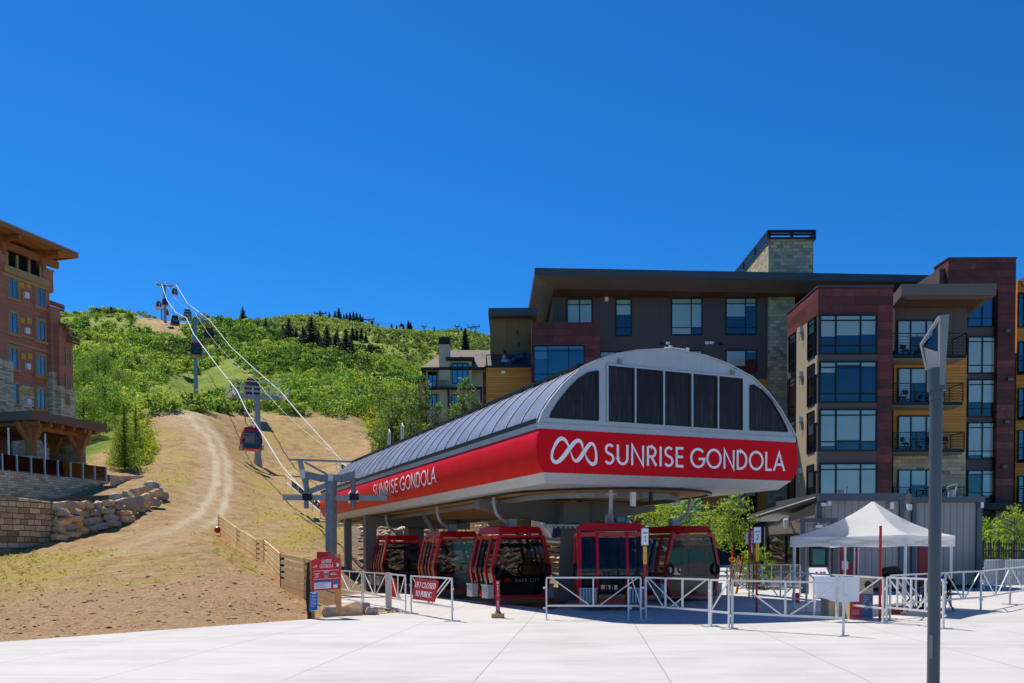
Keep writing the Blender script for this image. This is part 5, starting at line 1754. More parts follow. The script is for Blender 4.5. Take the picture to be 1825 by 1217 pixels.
# wing at the right edge
YR = 66.0
xq0, xq1 = at(1811, 700, YR).x, at(1990, 700, YR).x
mb = MB(); mb.b2((xq0, YR, ZG - 1), (xq1, 95, at(1850, 500, YR).z)); mb.build('east_wing', M['orangewood'], apt, world=True)
mb = MB(); mb.b2((xq0 + 0.3, YR - 2.5, at(1850, 492, YR - 2.5).z), (xq1, 95, at(1850, 476, YR - 2.5).z)); mb.build('east_roof', M['fascia_tan'], apt, world=True)
for a, b_, r_ in ((522, 584, None), (609, 668, 655), (692, 748, 738), (767, 820, 816), (848, 905, 893)):
    win_px(apt, 1813, a, 1868, b_, YR, cols=(0.18, 0.58), rows=(0.86,) if a < 600 else (), blind=[0, 0.2, 0.2], mat='pane_dark')
    win_px(apt, 1890, a, 1960, b_, YR, cols=(0.3, 0.6), rows=(), blind=0.3)
    if r_:
        zs = at(1830, r_, YR - 1.6).z
        mb = MB(); mb.b2((xq0 + 0.15, YR - 1.6, zs - 0.2), (xq1, YR, zs)); o = mb.build('balcony', M['blackmetal'], apt, world=True)
        black_rail('railing', xq0 + 0.15, xq1, YR - 1.6, YR, zs, zs + 1.1, o)
# ground storey behind the fence: grey stone and dark doorway
mb = MB(); mb.b2((at(1775, 940, 63.3).x, 63.3, ZG - 1), (at(2000, 940, 63).x, 66, at(1800, 915, 63.3).z)); mb.build('stone_base', M['stone'], apt, world=True)
win_px(apt, 1758, 930, 1778, 1000, 63.25, cols=(), rows=(), blind=0, mat='pane_dark')
mb = MB(); mb.b2((at(1724, 940, YG - .5).x, YG - .5, at(1750, 908, YG - .5).z), (at(2000, 940, YG).x, YG + 1.4, at(1750, 896, YG - .5).z)); mb.build('canopy', M['blackmetal'], apt, world=True)

# terrace furniture and the person sitting there
mb = MB()
for px, w_, h_ in ((913, 0.9, 0.5), (926, 1.2, 0.75), (928, 0.9, 1.25), (942, 0.8, 1.1), (936, 0.5, 0.7)):
    p = at(px, 650, YO + 0.9); mb.b2((p.x - w_ / 2, YO + 0.6, oz1 + 0.14), (p.x + w_ / 2, YO + 1.4, oz1 + 0.14 + h_))
o = mb.build('covered_furniture', plain('blue grey furniture cover', '#41566e', 0.8, 0, 0.3, 3), loc=(at(930, 650, YO).x, YO + 1, oz1 + 0.14)); tag(o, 'low blue grey furniture on the terrace behind the glass rail', 'furniture')

# ------------------------------------------------------------------ tan house on the slope behind
YH = 118.0
hb = at(810, 760, YH)
house = thing('house', 'tan stucco house with grey shingled roof and dark topped chimney', 'house', (hb.x, YH + 5, at(810, 830, YH).z - 3))
M['stucco'] = plain('tan stucco', '#cdbb9f', 0.85, 0, 0.07, 1.5, 0.1)
M['shingle'] = boards('grey brown shingles', '#857669', 0.22, 2, 0.85, 0.18, 0.3, 3.0)
M['trimdark'] = plain('dark brown trim', '#2d2320', 0.6, 0, 0.1)
zl = at(810, 830, YH).z - 3
X = lambda px, Y=YH: at(px, 700, Y).x
Zp = lambda py, Y=YH: at(800, py, Y).z
zeave = Zp(655)
mb = MB(); mb.b2((X(757), YH + 1.5, zl), (X(880), YH + 12, zeave)); mb.build('wall', M['stucco'], house, world=True)
mb = MB()
x0, x1, y0, y1, zr = X(751), X(900), YH - 0.3, YH + 13, Zp(624, YH + 6)
mb.hexa([(x0, y0, zeave), (x1, y0, zeave), (x1, y1, zeave), (x0, y1, zeave)], [(x0 + 2.7, YH + 6, zr), (x1 - 1, YH + 6, zr), (x1 - 1, YH + 6.3, zr), (x0 + 2.7, YH + 6.3, zr)])
roof = mb.build('roof', M['shingle'], house, world=True)
mb = MB(); mb.b2((x0 - 0.02, y0 - 0.02, zeave - 0.34), (x1, y0 + 0.3, zeave - 0.004)); mb.b2((x0 - 0.02, y0 + 0.3, zeave - 0.34), (x0 + 0.3, y1, zeave - 0.004)); mb.build('fascia', M['trimdark'], house, world=True)
mb = MB(); mb.b2((X(738), YH + 3, Zp(672)), (X(758), YH + 9, Zp(660))); mb.build('side_eave', M['trimdark'], house, world=True)
mb = MB(); mb.b2((X(740), YH + 3.5, zl), (X(757), YH + 9, Zp(672))); mb.build('side_wall', M['post'], house, world=True)
mb = MB(); mb.b2((X(783), YH - 0.2, zl), (X(802), YH + 1.4, Zp(614))); c = mb.build('chimney', M['stucco'], house, world=True)
mb = MB(); a, b_ = X(782), X(803.5)
mb.hexa([(a, YH - 0.3, Zp(614)), (b_, YH - 0.3, Zp(614)), (b_, YH + 1.5, Zp(614)), (a, YH + 1.5, Zp(614))], [(a + 0.15, YH - 0.2, Zp(601)), (b_ - 0.15, YH - 0.2, Zp(601)), (b_ - 0.15, YH + 1.4, Zp(601)), (a + 0.15, YH + 1.4, Zp(601))]); mb.build('chimney_cap', M['trimdark'], c, world=True)
mb = MB(); mb.b2((X(800.5), YH, zl), (X(841), YH + 2, Zp(642))); mb.build('window_bay', M['stucco'], house, world=True)
mb = MB(); mb.b2((X(795.5), YH - 0.8, Zp(643.5)), (X(846), YH + 4, Zp(638.5))); mb.build('bay_roof', M['trimdark'], house, world=True)
M['housepane'] = glass('blue house glass', (0.2, 0.32, 0.5), 0.25, 0.02)
def hw(x0, y0, x1, y1, Y, **kw):
    return win_px(house, x0, y0, x1, y1, Y, mat='housepane', **kw)
hw(805.5, 647.5, 834.5, 683.5, YH, cols=(0.33, 0.66), rows=(0.70, 0.8), blind=0, fr=0.10)
hw(763, 663, 779, 690, YH + 1.5, cols=(0.5,), rows=(0.8,), blind=0, fr=0.1)
hw(763, 703, 779, 730, YH + 1.5, cols=(0.5,), rows=(0.8,), blind=0, fr=0.1)
hw(805, 703, 815, 722, YH, cols=(0.5,), rows=(0.8,), blind=0, fr=0.1)
mb = MB(); mb.b2((X(757), YH - 1.0, Zp(695)), (X(860), YH - 0.002, Zp(691.5))); mb.build('balcony', M['trimdark'], house, world=True)
mb = MB()
for x in np.linspace(X(764), X(800), 14): mb.bar((x, YH - 0.95, Zp(691.5)), (x, YH - 0.95, Zp(681)), 0.05)
mb.bar((X(764), YH - 0.95, Zp(681)), (X(800), YH - 0.95, Zp(681)), 0.08)
mb.build('balcony_rail', M['trimdark'], house, world=True)
mb = MB()
for px in (760.5, 800, 842, 858): mb.b2((X(px) - 0.13, YH - 0.9, zl), (X(px) + 0.13, YH - 0.64, Zp(695))); 
mb.build('post', M['trimdark'], house, world=True)
mb = MB()
for px, a, b_ in ((818, 624, 621), (849, 634, 631), (859, 633, 628)): mb.tube([at(px, a + 3, YH + 4), at(px, b_, YH + 4)], 0.07, 6)
mb.build('roof_vent', M['white'], house, world=True)

# ------------------------------------------------------------------ brick red lodge at the left edge
P0 = Vector((at(13.6, 600, 76).x, 76, 0))
LD = Vector((0.292, 0.9564, 0)); LN = Vector((0.9564, -0.292, 0))
lodge = thing('lodge', 'tall lodge with red brown shingle walls, stone base and wide timber eaves', 'hotel', (P0.x, P0.y, 6.0))
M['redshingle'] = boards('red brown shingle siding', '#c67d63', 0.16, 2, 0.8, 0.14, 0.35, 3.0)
M['ledge'] = masonry('buff ledge stone', ['#a58a6c', '#cdb290', '#dfc9a6', '#e8d8ba', '#b8946f'], '#8a7762', 0.62, 0.17, 0.012, dist=0.03)
M['timber'] = plain('stained heavy timber', '#a8683c', 0.65, 0, 0.25, 3.0)
M['trimtan'] = plain('tan window trim', '#bd9060', 0.65, 0, 0.1, 3)
M['panelgold'] = plain('golden panel', '#d6a544', 0.7, 0, 0.12, 2)
M['slate'] = boards('grey roof shingles', '#6f6f6c', 0.2, 2, 0.85, 0.2, 0.3, 4.0)
M['bluewin'] = glass('blue lodge glass', (0.35, 0.48, 0.62), 0.30, 0.02)
def LF(px, py, off=0.0):
    """point of the lodge front (moved out by off) seen at a photograph place"""
    return on_plane(px, py, P0 + LN * off, LN)
def Lt(px, off=0.0):
    return (LF(px, 620, off) - P0).dot(LD)
def LP(t_, n_, z): 
    return P0 + LD * t_ + LN * n_ + Vector((0, 0, z))
def lblock(name, m, t0_, t1_, n0_, n1_, z0_, z1_, parent=None):
    mb = MB()
    mb.hexa([LP(t0_, n0_, z0_), LP(t1_, n0_, z0_), LP(t1_, n1_, z0_), LP(t0_, n1_, z0_)], [LP(t0_, n0_, z1_), LP(t1_, n0_, z1_), LP(t1_, n1_, z1_), LP(t0_, n1_, z1_)])
    return mb.build(name, M[m], parent or lodge, world=True)
ZLZ = 5.0
tA, tB, tC = -9.0, Lt(2), Lt(90)
zbal = LF(45, 497).z                       # balcony floor
zst = LF(85, 700).z + 0.2                  # top of the stone
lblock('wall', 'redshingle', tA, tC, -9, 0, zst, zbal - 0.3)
lblock('stone_base', 'ledge', tA, tC, -9, 0.06, ZLZ, zst)
# piers
zc_top = LF(90, 484).z
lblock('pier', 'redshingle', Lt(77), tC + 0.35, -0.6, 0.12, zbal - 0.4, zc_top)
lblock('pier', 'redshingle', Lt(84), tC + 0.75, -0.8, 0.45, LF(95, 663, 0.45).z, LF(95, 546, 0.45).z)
lblock('stone_pier', 'ledge', Lt(84) - 0.1, tC + 1.0, -0.8, 0.6, ZLZ, LF(95, 663, 0.45).z)
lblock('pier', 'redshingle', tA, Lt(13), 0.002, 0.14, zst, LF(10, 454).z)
lblock('stone_pier', 'ledge', tA, Lt(15), 0.07, 0.5, ZLZ, LF(10, 641, 0.5).z)
lblock('pier_cap', 'trimtan', Lt(77) - 0.1, tC + 0.45, -0.6, 0.2, zc_top, zc_top + 0.12)
lblock('pier_cap', 'trimtan', tA, Lt(15), -0.3, 0.22, LF(10, 454).z, LF(10, 454).z + 0.12)
# top balcony: floor beam, rail, dark loggia
lblock('balcony_beam', 'trimtan', Lt(6), Lt(86), 0.002, 0.35, zbal - 0.1, zbal + 0.5)
lblock('balcony_beam', 'trimtan', Lt(3), Lt(86), 0.002, 0.2, zbal - 0.4, zbal - 0.12)
zrail = zbal + 1.7
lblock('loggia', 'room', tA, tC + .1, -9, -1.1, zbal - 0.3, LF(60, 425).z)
for px in (15, 33, 54, 74):
    mb = MB(); t_ = Lt(px); mb.hexa([LP(t_ - .1, -.1, zbal + .5), LP(t_ + .1, -.1, zbal + .5), LP(t_ + .1, .1, zbal + .5), LP(t_ - .1, .1, zbal + .5)], [LP(t_ - .1, -.1, zrail), LP(t_ + .1, -.1, zrail), LP(t_ + .1, .1, zrail), LP(t_ - .1, .1, zrail)])
    mb.build('baluster_post', M['trimtan'], lodge, world=True)
mb = MB()
for t_ in np.linspace(Lt(15), Lt(74), 34): mb.bar(LP(t_, 0, zbal + .5), LP(t_, 0, zrail - .1), 0.03)
mb.bar(LP(Lt(15), 0, zrail - .08), LP(Lt(74), 0, zrail - .08), 0.06)
mb.build('balustrade', M['blackmetal'], lodge, world=True)
# eaves: wide roof, rafters, braces
OFF = 2.0
rc = on_plane(138.5, 452, P0 + LN * OFF, LN); ze = rc.z; te = (rc - P0).dot(LD)
ta = -12.0
mb = MB()
rise = 0.45
A3, B3 = LP(ta, OFF, ze), LP(te, OFF, ze); C3 = LP(te - 5.0, -7, ze + 9 * rise); D3 = LP(ta, -7, ze + 9 * rise); E3 = LP(te, -9, ze)
mb.poly([A3, B3, C3, D3]); mb.poly([B3, E3, C3])
mb.v += [tuple(Vector(p) - Vector((0, 0, 0.12))) for p in (A3, B3, E3)]
rf = mb.build('roof', M['slate'], lodge, world=True, thick=0.10)
mb = MB(); mb.bar(A3 - Vector((0, 0, .22)), B3 - Vector((0, 0, .22)), 0.14, 0.34); mb.bar(B3 - Vector((0, 0, .22)), E3 - Vector((0, 0, .22)), 0.14, 0.34); mb.build('fascia', M['timber'], rf, world=True)
mb = MB(); mb.bar(A3 + Vector((0, 0, .02)) + LN * .1, B3 + Vector((0, 0, .02)) + LN * .1, 0.1, 0.1); mb.build('gutter', M['silver'], rf, world=True)
mb = MB(); zsof = ze - 0.3
mb.hexa([LP(ta, OFF - .1, zsof - .06), LP(te - .1, OFF - .1, zsof - .06), LP(te - .1, -9, zsof + .5), LP(ta, -9, zsof + .5)], [LP(ta, OFF - .1, zsof), LP(te - .1, OFF - .1, zsof), LP(te - .1, -9, zsof + .56), LP(ta, -9, zsof + .56)])
mb.build('soffit', boards('timber soffit', '#b07a48', 0.3, 0, 0.7, 0.2, 0.3), rf, world=True)
zb1 = zsof - 0.9
for px in (8, 78):
    t_ = Lt(px)
    mb = MB()
    mb.bar(LP(t_, -0.1, zc_top if px > 50 else LF(10, 454).z), LP(t_, -0.1, zsof), 0.62)
    mb.bar(LP(t_, 0.1, zc_top + 1.0), LP(t_, 1.6, zsof - .25), 0.25, 0.3); mb.bar(LP(t_, -.4, zsof - .3), LP(t_, 1.9, zsof - .3), 0.3, 0.36)
    mb.bar(LP(t_ - .3, -.1, zc_top + .8), LP(t_ - 1.5, -.1, zb1), 0.25, 0.3)
    if px > 50: mb.bar(LP(t_ + .3, -.1, zc_top + .8), LP(t_ + 1.6, -.1, zb1 + .3), 0.25, 0.3)
    mb.build('eaves_post', M['timber'], lodge, world=True)
mb = MB(); mb.bar(LP(ta, -.1, zb1 + .3), LP(tC + 1.1, -.1, zb1 + .3), 0.35, 0.62); mb.build('eaves_beam', M['timber'], lodge, world=True)
# windows of the lodge front
def lwin(x0, y0, x1, y1, blind=0.0, cols=(0.5,), rows=(0.8,), trim=True):
    a = LF(x0, y1); b_ = LF(x1, y0)
    zc0 = LF((x0 + x1) / 2, y1).z; zc1 = LF((x0 + x1) / 2, y0).z
    t0_, t1_ = (a - P0).dot(LD), (b_ - P0).dot(LD)
    f = make_window(lodge, LP(t0_, 0.05, zc0), LD, t1_ - t0_, zc1 - zc0, LN, cols=cols, rows=rows, blind=blind, fr=0.05, mat='bluewin', frame='trimtan')
    mb = MB()
    for t_ in (t0_ - 0.11, t1_ + 0.11): mb.bar(LP(t_, 0.09, zc0 - .12), LP(t_, 0.09, zc1 + .12), 0.2, 0.18)
    mb.bar(LP(t0_ - .2, .09, zc1 + .1), LP(t1_ + .2, .09, zc1 + .1), 0.18, 0.2); mb.bar(LP(t0_ - .3, .11, zc0 - .12), LP(t1_ + .3, .11, zc0 - .12), 0.22, 0.2)
    mb.build('window_trim', M['trimtan'], f, world=True)
for (y0, y1, z0_, z1_) in ((494, 531, 512, 547), (557, 594, 572, 608), (620, 657, 634, 669), (683, 718, 693, 728)):
    lwin(13.6, y0, 28.4, y1); lwin(64, z0_, 77.5, z1_)
    for xa in (36, 48): 
        q0 = LF(xa, y0 + 12 - 3); q1 = LF(xa + 8, y0 + 12 + 8)
        t0_, t1_ = Lt(xa), Lt(xa + 8); zz1 = LF(xa + 4, y0 + 10).z; zz0 = LF(xa + 4, y0 + 20).z
        lblock('gold_panel', 'panelgold', t0_, t1_, 0.0, 0.08, zz0, zz1)
    q = LF(48, y0 + 33); lblock('vent_box', 'white', Lt(48) - .25, Lt(48) + .2, 0.0, 0.2, q.z - .25, q.z + .25)
for ya, yb_ in ((595, 606), (612, 622)):
    a = LF(14, ya); b_ = LF(82, yb_); mb = MB(); zz_ = LF(48, (ya + yb_) / 2).z
    mb.bar(LP(Lt(13), .04, zz_), LP(Lt(84), .04, zz_), 0.12, 0.22); mb.build('belt_board', M['trimtan'], lodge, world=True)
# farther wing that steps out behind the corner
tW = tC + 5.5
wn = LN * 2.2
wz = on_plane(120, 612, P0 + LN * 2.6, LN)
def WP(px, py, off=0.95): return on_plane(px, py, P0 + LN * off, LN)
t1_, t2_ = (WP(106, 650) - P0).dot(LD), (WP(130, 650) - P0).dot(LD)
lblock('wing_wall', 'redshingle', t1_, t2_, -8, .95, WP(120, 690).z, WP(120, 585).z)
lblock('wing_stone', 'ledge', t1_, t2_ + .1, -8, 1.02, ZLZ, WP(120, 690).z)
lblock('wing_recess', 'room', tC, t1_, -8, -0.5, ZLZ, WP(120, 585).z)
lblock('wing_recess_wall', 'timber', tC, t1_, -8, -1.5, ZLZ, LF(95, 520).z)
for (a, b_, c, d_) in ((116, 622, 124, 652), (116, 668, 124, 694), (115, 702, 122, 722)):
    p = WP(a, d_); q = WP(c, b_); ta_, tb_ = (p - P0).dot(LD), (q - P0).dot(LD)
    make_window(lodge, LP(ta_, .97, WP((a + c) / 2, d_).z), LD, tb_ - ta_, WP((a + c) / 2, b_).z - WP((a + c) / 2, d_).z, LN, cols=(0.5,), rows=(0.8,), blind=0, fr=0.08, mat='bluewin', frame='trimtan')
def eave(px0, py0, px1, py1, off, name='wing_roof', dep=5.5, ris=0.35, th=0.3):
    p = on_plane(px0, py0, P0 + LN * off, LN); q = on_plane(px1, py1, P0 + LN * off, LN)
    a_, b2 = tC + 0.9, (q - P0).dot(LD); z = q.z
    mb = MB()
    mb.hexa([LP(a_, off, z - th), LP(b2, off, z - th), LP(b2 + 1, off - dep, z + dep * ris - th), LP(a_, off - dep, z + dep * ris - th)], [LP(a_, off, z), LP(b2, off, z), LP(b2 + 1, off - dep, z + dep * ris), LP(a_, off - dep, z + dep * ris)])
    o = mb.build(name, M['timber'], lodge, world=True)
    mb = MB(); mb.hexa([LP(a_ - .1, off + .05, z + .004), LP(b2 + .1, off + .05, z + .004), LP(b2 + 1.1, off - dep, z + dep * ris + .004), LP(a_, off - dep, z + dep * ris + .004)], [LP(a_ - .1, off + .05, z + .1), LP(b2 + .1, off + .05, z + .1), LP(b2 + 1.1, off - dep, z + dep * ris + .1), LP(a_, off - dep, z + dep * ris + .1)])
    mb.build('shingles', M['slate'], o, world=True)
    mb = MB()
    for i in range(7):
        t_ = a_ + (b2 - a_) * (i + .5) / 7
        mb.bar(LP(t_, off - .1, z - th - .1), LP(t_, off - 2.2, z - th + .6), 0.14, 0.2)
    mb.build('rafter', M['timber'], o, world=True)
    return o
eave(93, 572, 143, 606, 2.3)
eave(93, 528, 113, 545, .8, dep=3)
eave(93, 556, 118, 580, 1.3, dep=4)

# porch pavilion in front of the lodge
pc = at(57, 731, 62.0)                     # near corner of the porch roof
PD = LD; PN = LN
zr = pc.z
def PP(t_, n_, z): return Vector((pc.x, pc.y, 0)) + PD * t_ + PN * n_ + Vector((0, 0, z))
porch = thing('porch', 'open timber porch with heavy brown posts and dark metal roof beside the lodge', 'porch', (pc.x - 2, pc.y + 3, zr - 5.2))
tl = ((on_plane(189, 758, Vector((pc.x, pc.y, 0)), PN)) - Vector((pc.x, pc.y, 0))).dot(PD)
print('porch', pc, tl)
M['metalroof'] = boards('dark blue standing seam roof', '#3d4754', 0.45, 'xy', 0.35, 0.05, 0.3, 0.5, 0.4, 0.5)
mb = MB()
mb.hexa([PP(0, 0, zr), PP(tl, 0, zr), PP(tl, -9, zr), PP(0, -9, zr)], [PP(1.5, -2.5, zr + .3), PP(tl - 1.5, -2.5, zr + .3), PP(tl - 1.5, -9, zr + .3), PP(1.5, -9, zr + .3)])
mb.build('roof', M['metalroof'], porch, world=True)
mb = MB()
mb.hexa([PP(.04, -.04, zr - .6), PP(tl - .04, -.04, zr - .6), PP(tl - .04, -9, zr - .6), PP(.04, -9, zr - .6)], [PP(.0, 0, zr - .003), PP(tl, 0, zr - .003), PP(tl, -9, zr - .003), PP(0, -9, zr - .003)])
mb.build('fascia', plain('red brown fascia', '#75584c', 0.6, 0, 0.1), porch, world=True)
zd = zr - 3.9                               # deck level
def post(t_, n_, name='post', zb=None):
    mb = MB()
    z0 = zd if zb is None else zb
    mb.bar(PP(t_, n_, z0 + .9), PP(t_, n_, zr - .6), 0.55); mb.bar(PP(t_, n_, z0 + 2.1), PP(t_, n_, z0 + 2.25), 0.6)
    for a, b_ in ((0.9, 0), (-0.9, 0), (0, 0.9)):
        mb.bar(PP(t_ + a * .25, n_ + b_ * .25, zr - 2.0), PP(t_ + a * 1.3, n_ + b_ * 1.0, zr - .75), 0.22, 0.28)
    o = mb.build(name, M['timber'], porch, world=True)
    mb = MB(); mb.bar(PP(t_, n_, z0 - 1.0), PP(t_, n_, z0 + .9), 0.85); mb.build('pedestal', M['ledge'], o, world=True)
for t_ in (1.1, tl - 1.4): post(t_, -1.3)
post(tl - .6, -4.5); post(1.1, -6.5)
mb = MB(); mb.bar(PP(.6, -1.3, zr - .85), PP(tl - .4, -1.3, zr - .85), 0.4, 0.5); mb.bar(PP(tl - 1.4, -.2, zr - .85), PP(tl - 1.4, -8, zr - .85), 0.35, 0.5)
for t_ in np.linspace(.8, tl - .8, 6): mb.bar(PP(t_, -.2, zr - .75), PP(t_, -8, zr - .75), 0.2, 0.25)
mb.build('beam', M['timber'], porch, world=True)
mb = MB(); mb.hexa([PP(tl + .2, -3.2, 5), PP(tl + 1.4, -3.2, 5), PP(tl + 1.4, -5.5, 5), PP(tl + .2, -5.5, 5)], [PP(tl + .2, -3.2, zr - .3), PP(tl + 1.4, -3.2, zr - .3), PP(tl + 1.4, -5.5, zr - .3), PP(tl + .2, -5.5, zr - .3)]); mb.build('stone_column', M['ledge'], porch, world=True)
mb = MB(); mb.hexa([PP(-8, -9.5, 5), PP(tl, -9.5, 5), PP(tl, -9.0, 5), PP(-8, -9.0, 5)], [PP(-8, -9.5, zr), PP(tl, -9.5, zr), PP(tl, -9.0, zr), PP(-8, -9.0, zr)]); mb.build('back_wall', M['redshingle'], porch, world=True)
for t_ in (0.2, 2.2, 4.5):
    make_window(porch, PP(t_, -8.99, zd + .9), PD, 1.2, 2.4, PN, cols=(0.5,), rows=(0.6,), blind=0, fr=0.09, mat='pane_dark', frame='trimtan')
mb = MB(); mb.bar(PP(3.6, -3.5, zd), PP(3.6, -3.5, zd + 1.9), 1.5); mb.build('fireplace', M['ledge'], porch, world=True)
mb = MB(); mb.tube([PP(3.2, -3.5, zd + 1.9), PP(3.2, -3.5, zr - .6)], 0.22, 10); mb.build('flue', M['concrete_grey'], porch, world=True)
# deck wall
mb = MB()
zq = zd + .1
mb.hexa([PP(-10, .5, 4.5), PP(tl - .3, .5, 4.5), PP(tl - .3, -9, 4.5), PP(-10, -9, 4.5)], [PP(-10, .5, zq - .6), PP(tl - .3, .5, zq - .6), PP(tl - .3, -9, zq - .6), PP(-10, -9, zq - .6)])
tag(mb.build('terrace_wall', M['ledge'], loc=tuple(PP(0, .5, 5))), 'buff stone wall carrying the porch terrace', 'wall')
# glass rail along the deck
gr = thing('glass_railing', 'clear glass railing on steel posts round the porch terrace', 'railing', PP(2, .3, zq - .6))
for t_ in np.linspace(-4, tl - .4, 10):
    mb = MB(); mb.bar(PP(t_, .3, zq - .6), PP(t_, .3, zq + .55), 0.07); mb.build('post', M['galv'], gr, world=True)
mb = MB(); mb.hexa([PP(-4, .3, zq - .5), PP(tl - .4, .3, zq - .5), PP(tl - .4, .28, zq - .5), PP(-4, .28, zq - .5)], [PP(-4, .3, zq + .5), PP(tl - .4, .3, zq + .5), PP(tl - .4, .28, zq + .5), PP(-4, .28, zq + .5)])
mb.build('glass_panel', glass('rail glass', (0.80, 0.88, 0.92), 0.0, 0.01), gr, world=True)
for t_, lb in ((-2.2, 'tall thin white pole standing on the terrace left of the near porch post'), (0.9, 'tall thin white pole standing in front of the near porch post')):
    mb = MB(); b_ = PP(t_, .2, zq - .6); mb.tube([b_, b_ + Vector((0, 0, 2.9))], 0.06, 8); tag(mb.build('light_pole', M['galv'], loc=tuple(b_)), lb, 'pole')
# ------------------------------------------------------------------ operator shed of grey standing seam metal
M['siding'] = boards('grey vertical metal siding', '#989390', 0.25, 'xy', 0.5, 0.03, 0.55, 0.5, 0.15, 0.4)
M['sidingdark'] = boards('brown grey vertical metal siding', '#857b74', 0.25, 1, 0.5, 0.03, 0.45, 0.5, 0.15, 0.4)
M['shedtrim'] = plain('slate grey metal trim', '#535761', 0.45, 0.2, 0.06)
M['door_red'] = plain('red door', '#9b2028', 0.45, 0, 0.06)
YS = 33.0
zg = plaza_z(14, YS)
shed = thing('operator_shed', 'grey metal sided lift hut with sloping roof and large corner window behind the white tent', 'hut', (at(1540, 1000, YS + 2).x, YS + 2, zg))
# front block: right face towards the plaza, left flank with the roof falling to the left and back
fc = at(1459, 893, YS)                                   # upper corner
rz = -0.02
x0 = fc.x; x1 = at(1606, 890, YS).x; zt = fc.z
ZB = zg - 0.3
lc = at(1367, 940, YS + 4.2)                              # left back corner of the flank
zl = at(1367, 938, YS + 4.2).z
mb = MB()
mb.hexa([(x0, YS, ZB), (x1, YS, ZB), (x1, YS + 5, ZB), (lc.x, YS + 4.2, ZB)], [(x0, YS, zt), (x1, YS, zt), (x1, YS + 5, zt), (lc.x, YS + 4.2, zl)])
mb.build('wall', M['siding'], shed, world=True)
FDv = Vector((lc.x - x0, 4.2, 0)).normalized(); FNv = Vector((FDv.y, -FDv.x, 0)) * -1
if FNv.y > 0: FNv = -FNv
FNv = Vector((-4.2, lc.x - x0, 0)).normalized()
Lf = math.hypot(lc.x - x0, 4.2)
def SF(u_, z, n_=0.0): return Vector((x0, YS, 0)) + FDv * u_ + FNv * n_ + Vector((0, 0, z))
def SFp(px, py, n_=0.0):
    p = on_plane(px, py, Vector((x0, YS, 0)) + FNv * n_, FNv); return (p - Vector((x0, YS, 0))).dot(FDv), p.z
mb = MB(); mb.hexa([SF(0, ZB, .012), SF(Lf, ZB, .012), SF(Lf, ZB, -.1), SF(0, ZB, -.1)], [SF(0, zt - .01, .012), SF(Lf, zl - .01, .012), SF(Lf, zl - .01, -.1), SF(0, zt - .01, -.1)])
mb.build('flank_wall', M['sidingdark'], shed, world=True)
# roof edges
ht = at(1460, 880, YS - .3).z - at(1460, 893, YS - .3).z
mb = MB(); mb.hexa([(x0 - .1, YS - .3, zt), (x1 + .05, YS - .3, zt), (x1 + .05, YS + 5, zt), (x0 - .1, YS + 5, zt)], [(x0 - .1, YS - .3, zt + ht), (x1 + .05, YS - .3, zt + ht), (x1 + .05, YS + 5, zt + ht), (x0 - .1, YS + 5, zt + ht)])
mb.build('roof_edge', M['shedtrim'], shed, world=True)
mb = MB()
e0 = SF(-.05, zt + .02, .12); e1 = on_plane(1333, 929, Vector((x0, YS, 0)) + FNv * .12, FNv)
mb.hexa([e0, e1, e1 - FNv * 3, e0 - FNv * 3], [p + Vector((0, 0, ht)) for p in (e0, e1, e1 - FNv * 3, e0 - FNv * 3)])
sr = mb.build('sloping_roof', M['shedtrim'], shed, world=True)
mb = MB(); mb.bar(e0 + Vector((0, 0, ht * .45)) + FNv * .03, e1 + Vector((0, 0, ht * .45)) + FNv * .03, .05, .035); mb.build('drip_edge', M['galv'], sr, world=True)
for a, b_, w_ in ((SF(0, ZB), SF(0, zt - .02), .2), (SF(Lf, ZB), SF(Lf, zl - .02), .2), ((x1, YS, ZB), (x1, YS, zt), .16)):
    mb = MB(); mb.bar(a, b_, w_); mb.build('corner_trim', M['shedtrim'], shed, world=True)
# corner window of the flank, porch frame, second window, red door
u1, z1 = SFp(1372, 953); u0, _ = SFp(1427, 953); _, z0 = SFp(1400, 1006)
make_window(shed, SF(u1, z0, .015), -FDv, u1 - u0, z1 - z0, FNv, cols=(0.62,), rows=(), blind=0, fr=.07, mat='pane')
mb = MB()
uc, zc_ = SFp(1384, 966)
for k in range(16):
    pass
c0 = SF(uc, zc_, .03)
ring = []
for k in range(20):
    a = 2 * PI * k / 20
    ring.append(c0 - FDv * (.17 * math.cos(a)) + Vector((0, 0, .17 * math.sin(a))))
mb.hexa([p for p in ring], [p + FNv * .03 for p in ring]); mb.build('wall_clock', plain('blue grey dial', '#3c5a62', 0.5), shed, world=True)
tr = M['shedtrim']
xa, xb = at(1430, 960, YS - .9).x, at(1487, 960, YS - .9).x
zt_ = at(1450, 927, YS - .9).z
mb = MB()
mb.bar((xa, YS - .9, ZB + .2), (xa, YS - .9, zt_), .16); mb.bar((xb, YS - .9, ZB + .2), (xb, YS - .9, zt_), .16)
mb.bar((xa - .08, YS - .9, zt_), (xb + .08, YS - .9, zt_), .14)
mb.b2((xa, YS - .85, zt_ - .05), (xb, YS - .01, zt_ + .04))
mb.build('porch_frame', tr, shed, world=True)
mb = MB(); mb.b2((xa + .08, YS - .85, ZB), (xb - .08, YS - .80, zt_ - .1)); mb.build('porch_wall', M['siding'], shed, world=True)
win_px(shed, 1442, 975, 1474, 1010, YS - .86, cols=(), rows=(), blind=0, fr=.08)
mb = MB(); p = at(1459, 938, YS - 1.0); mb.box(p, (.24, .14, .09)); mb.bar(p + Vector((0, .05, .05)), p + Vector((0, .1, .2)), .06); mb.build('porch_lamp', M['signwhite'], shed, world=True)
xd0, xd1 = at(1497, 1000, YS).x, at(1530, 1000, YS).x
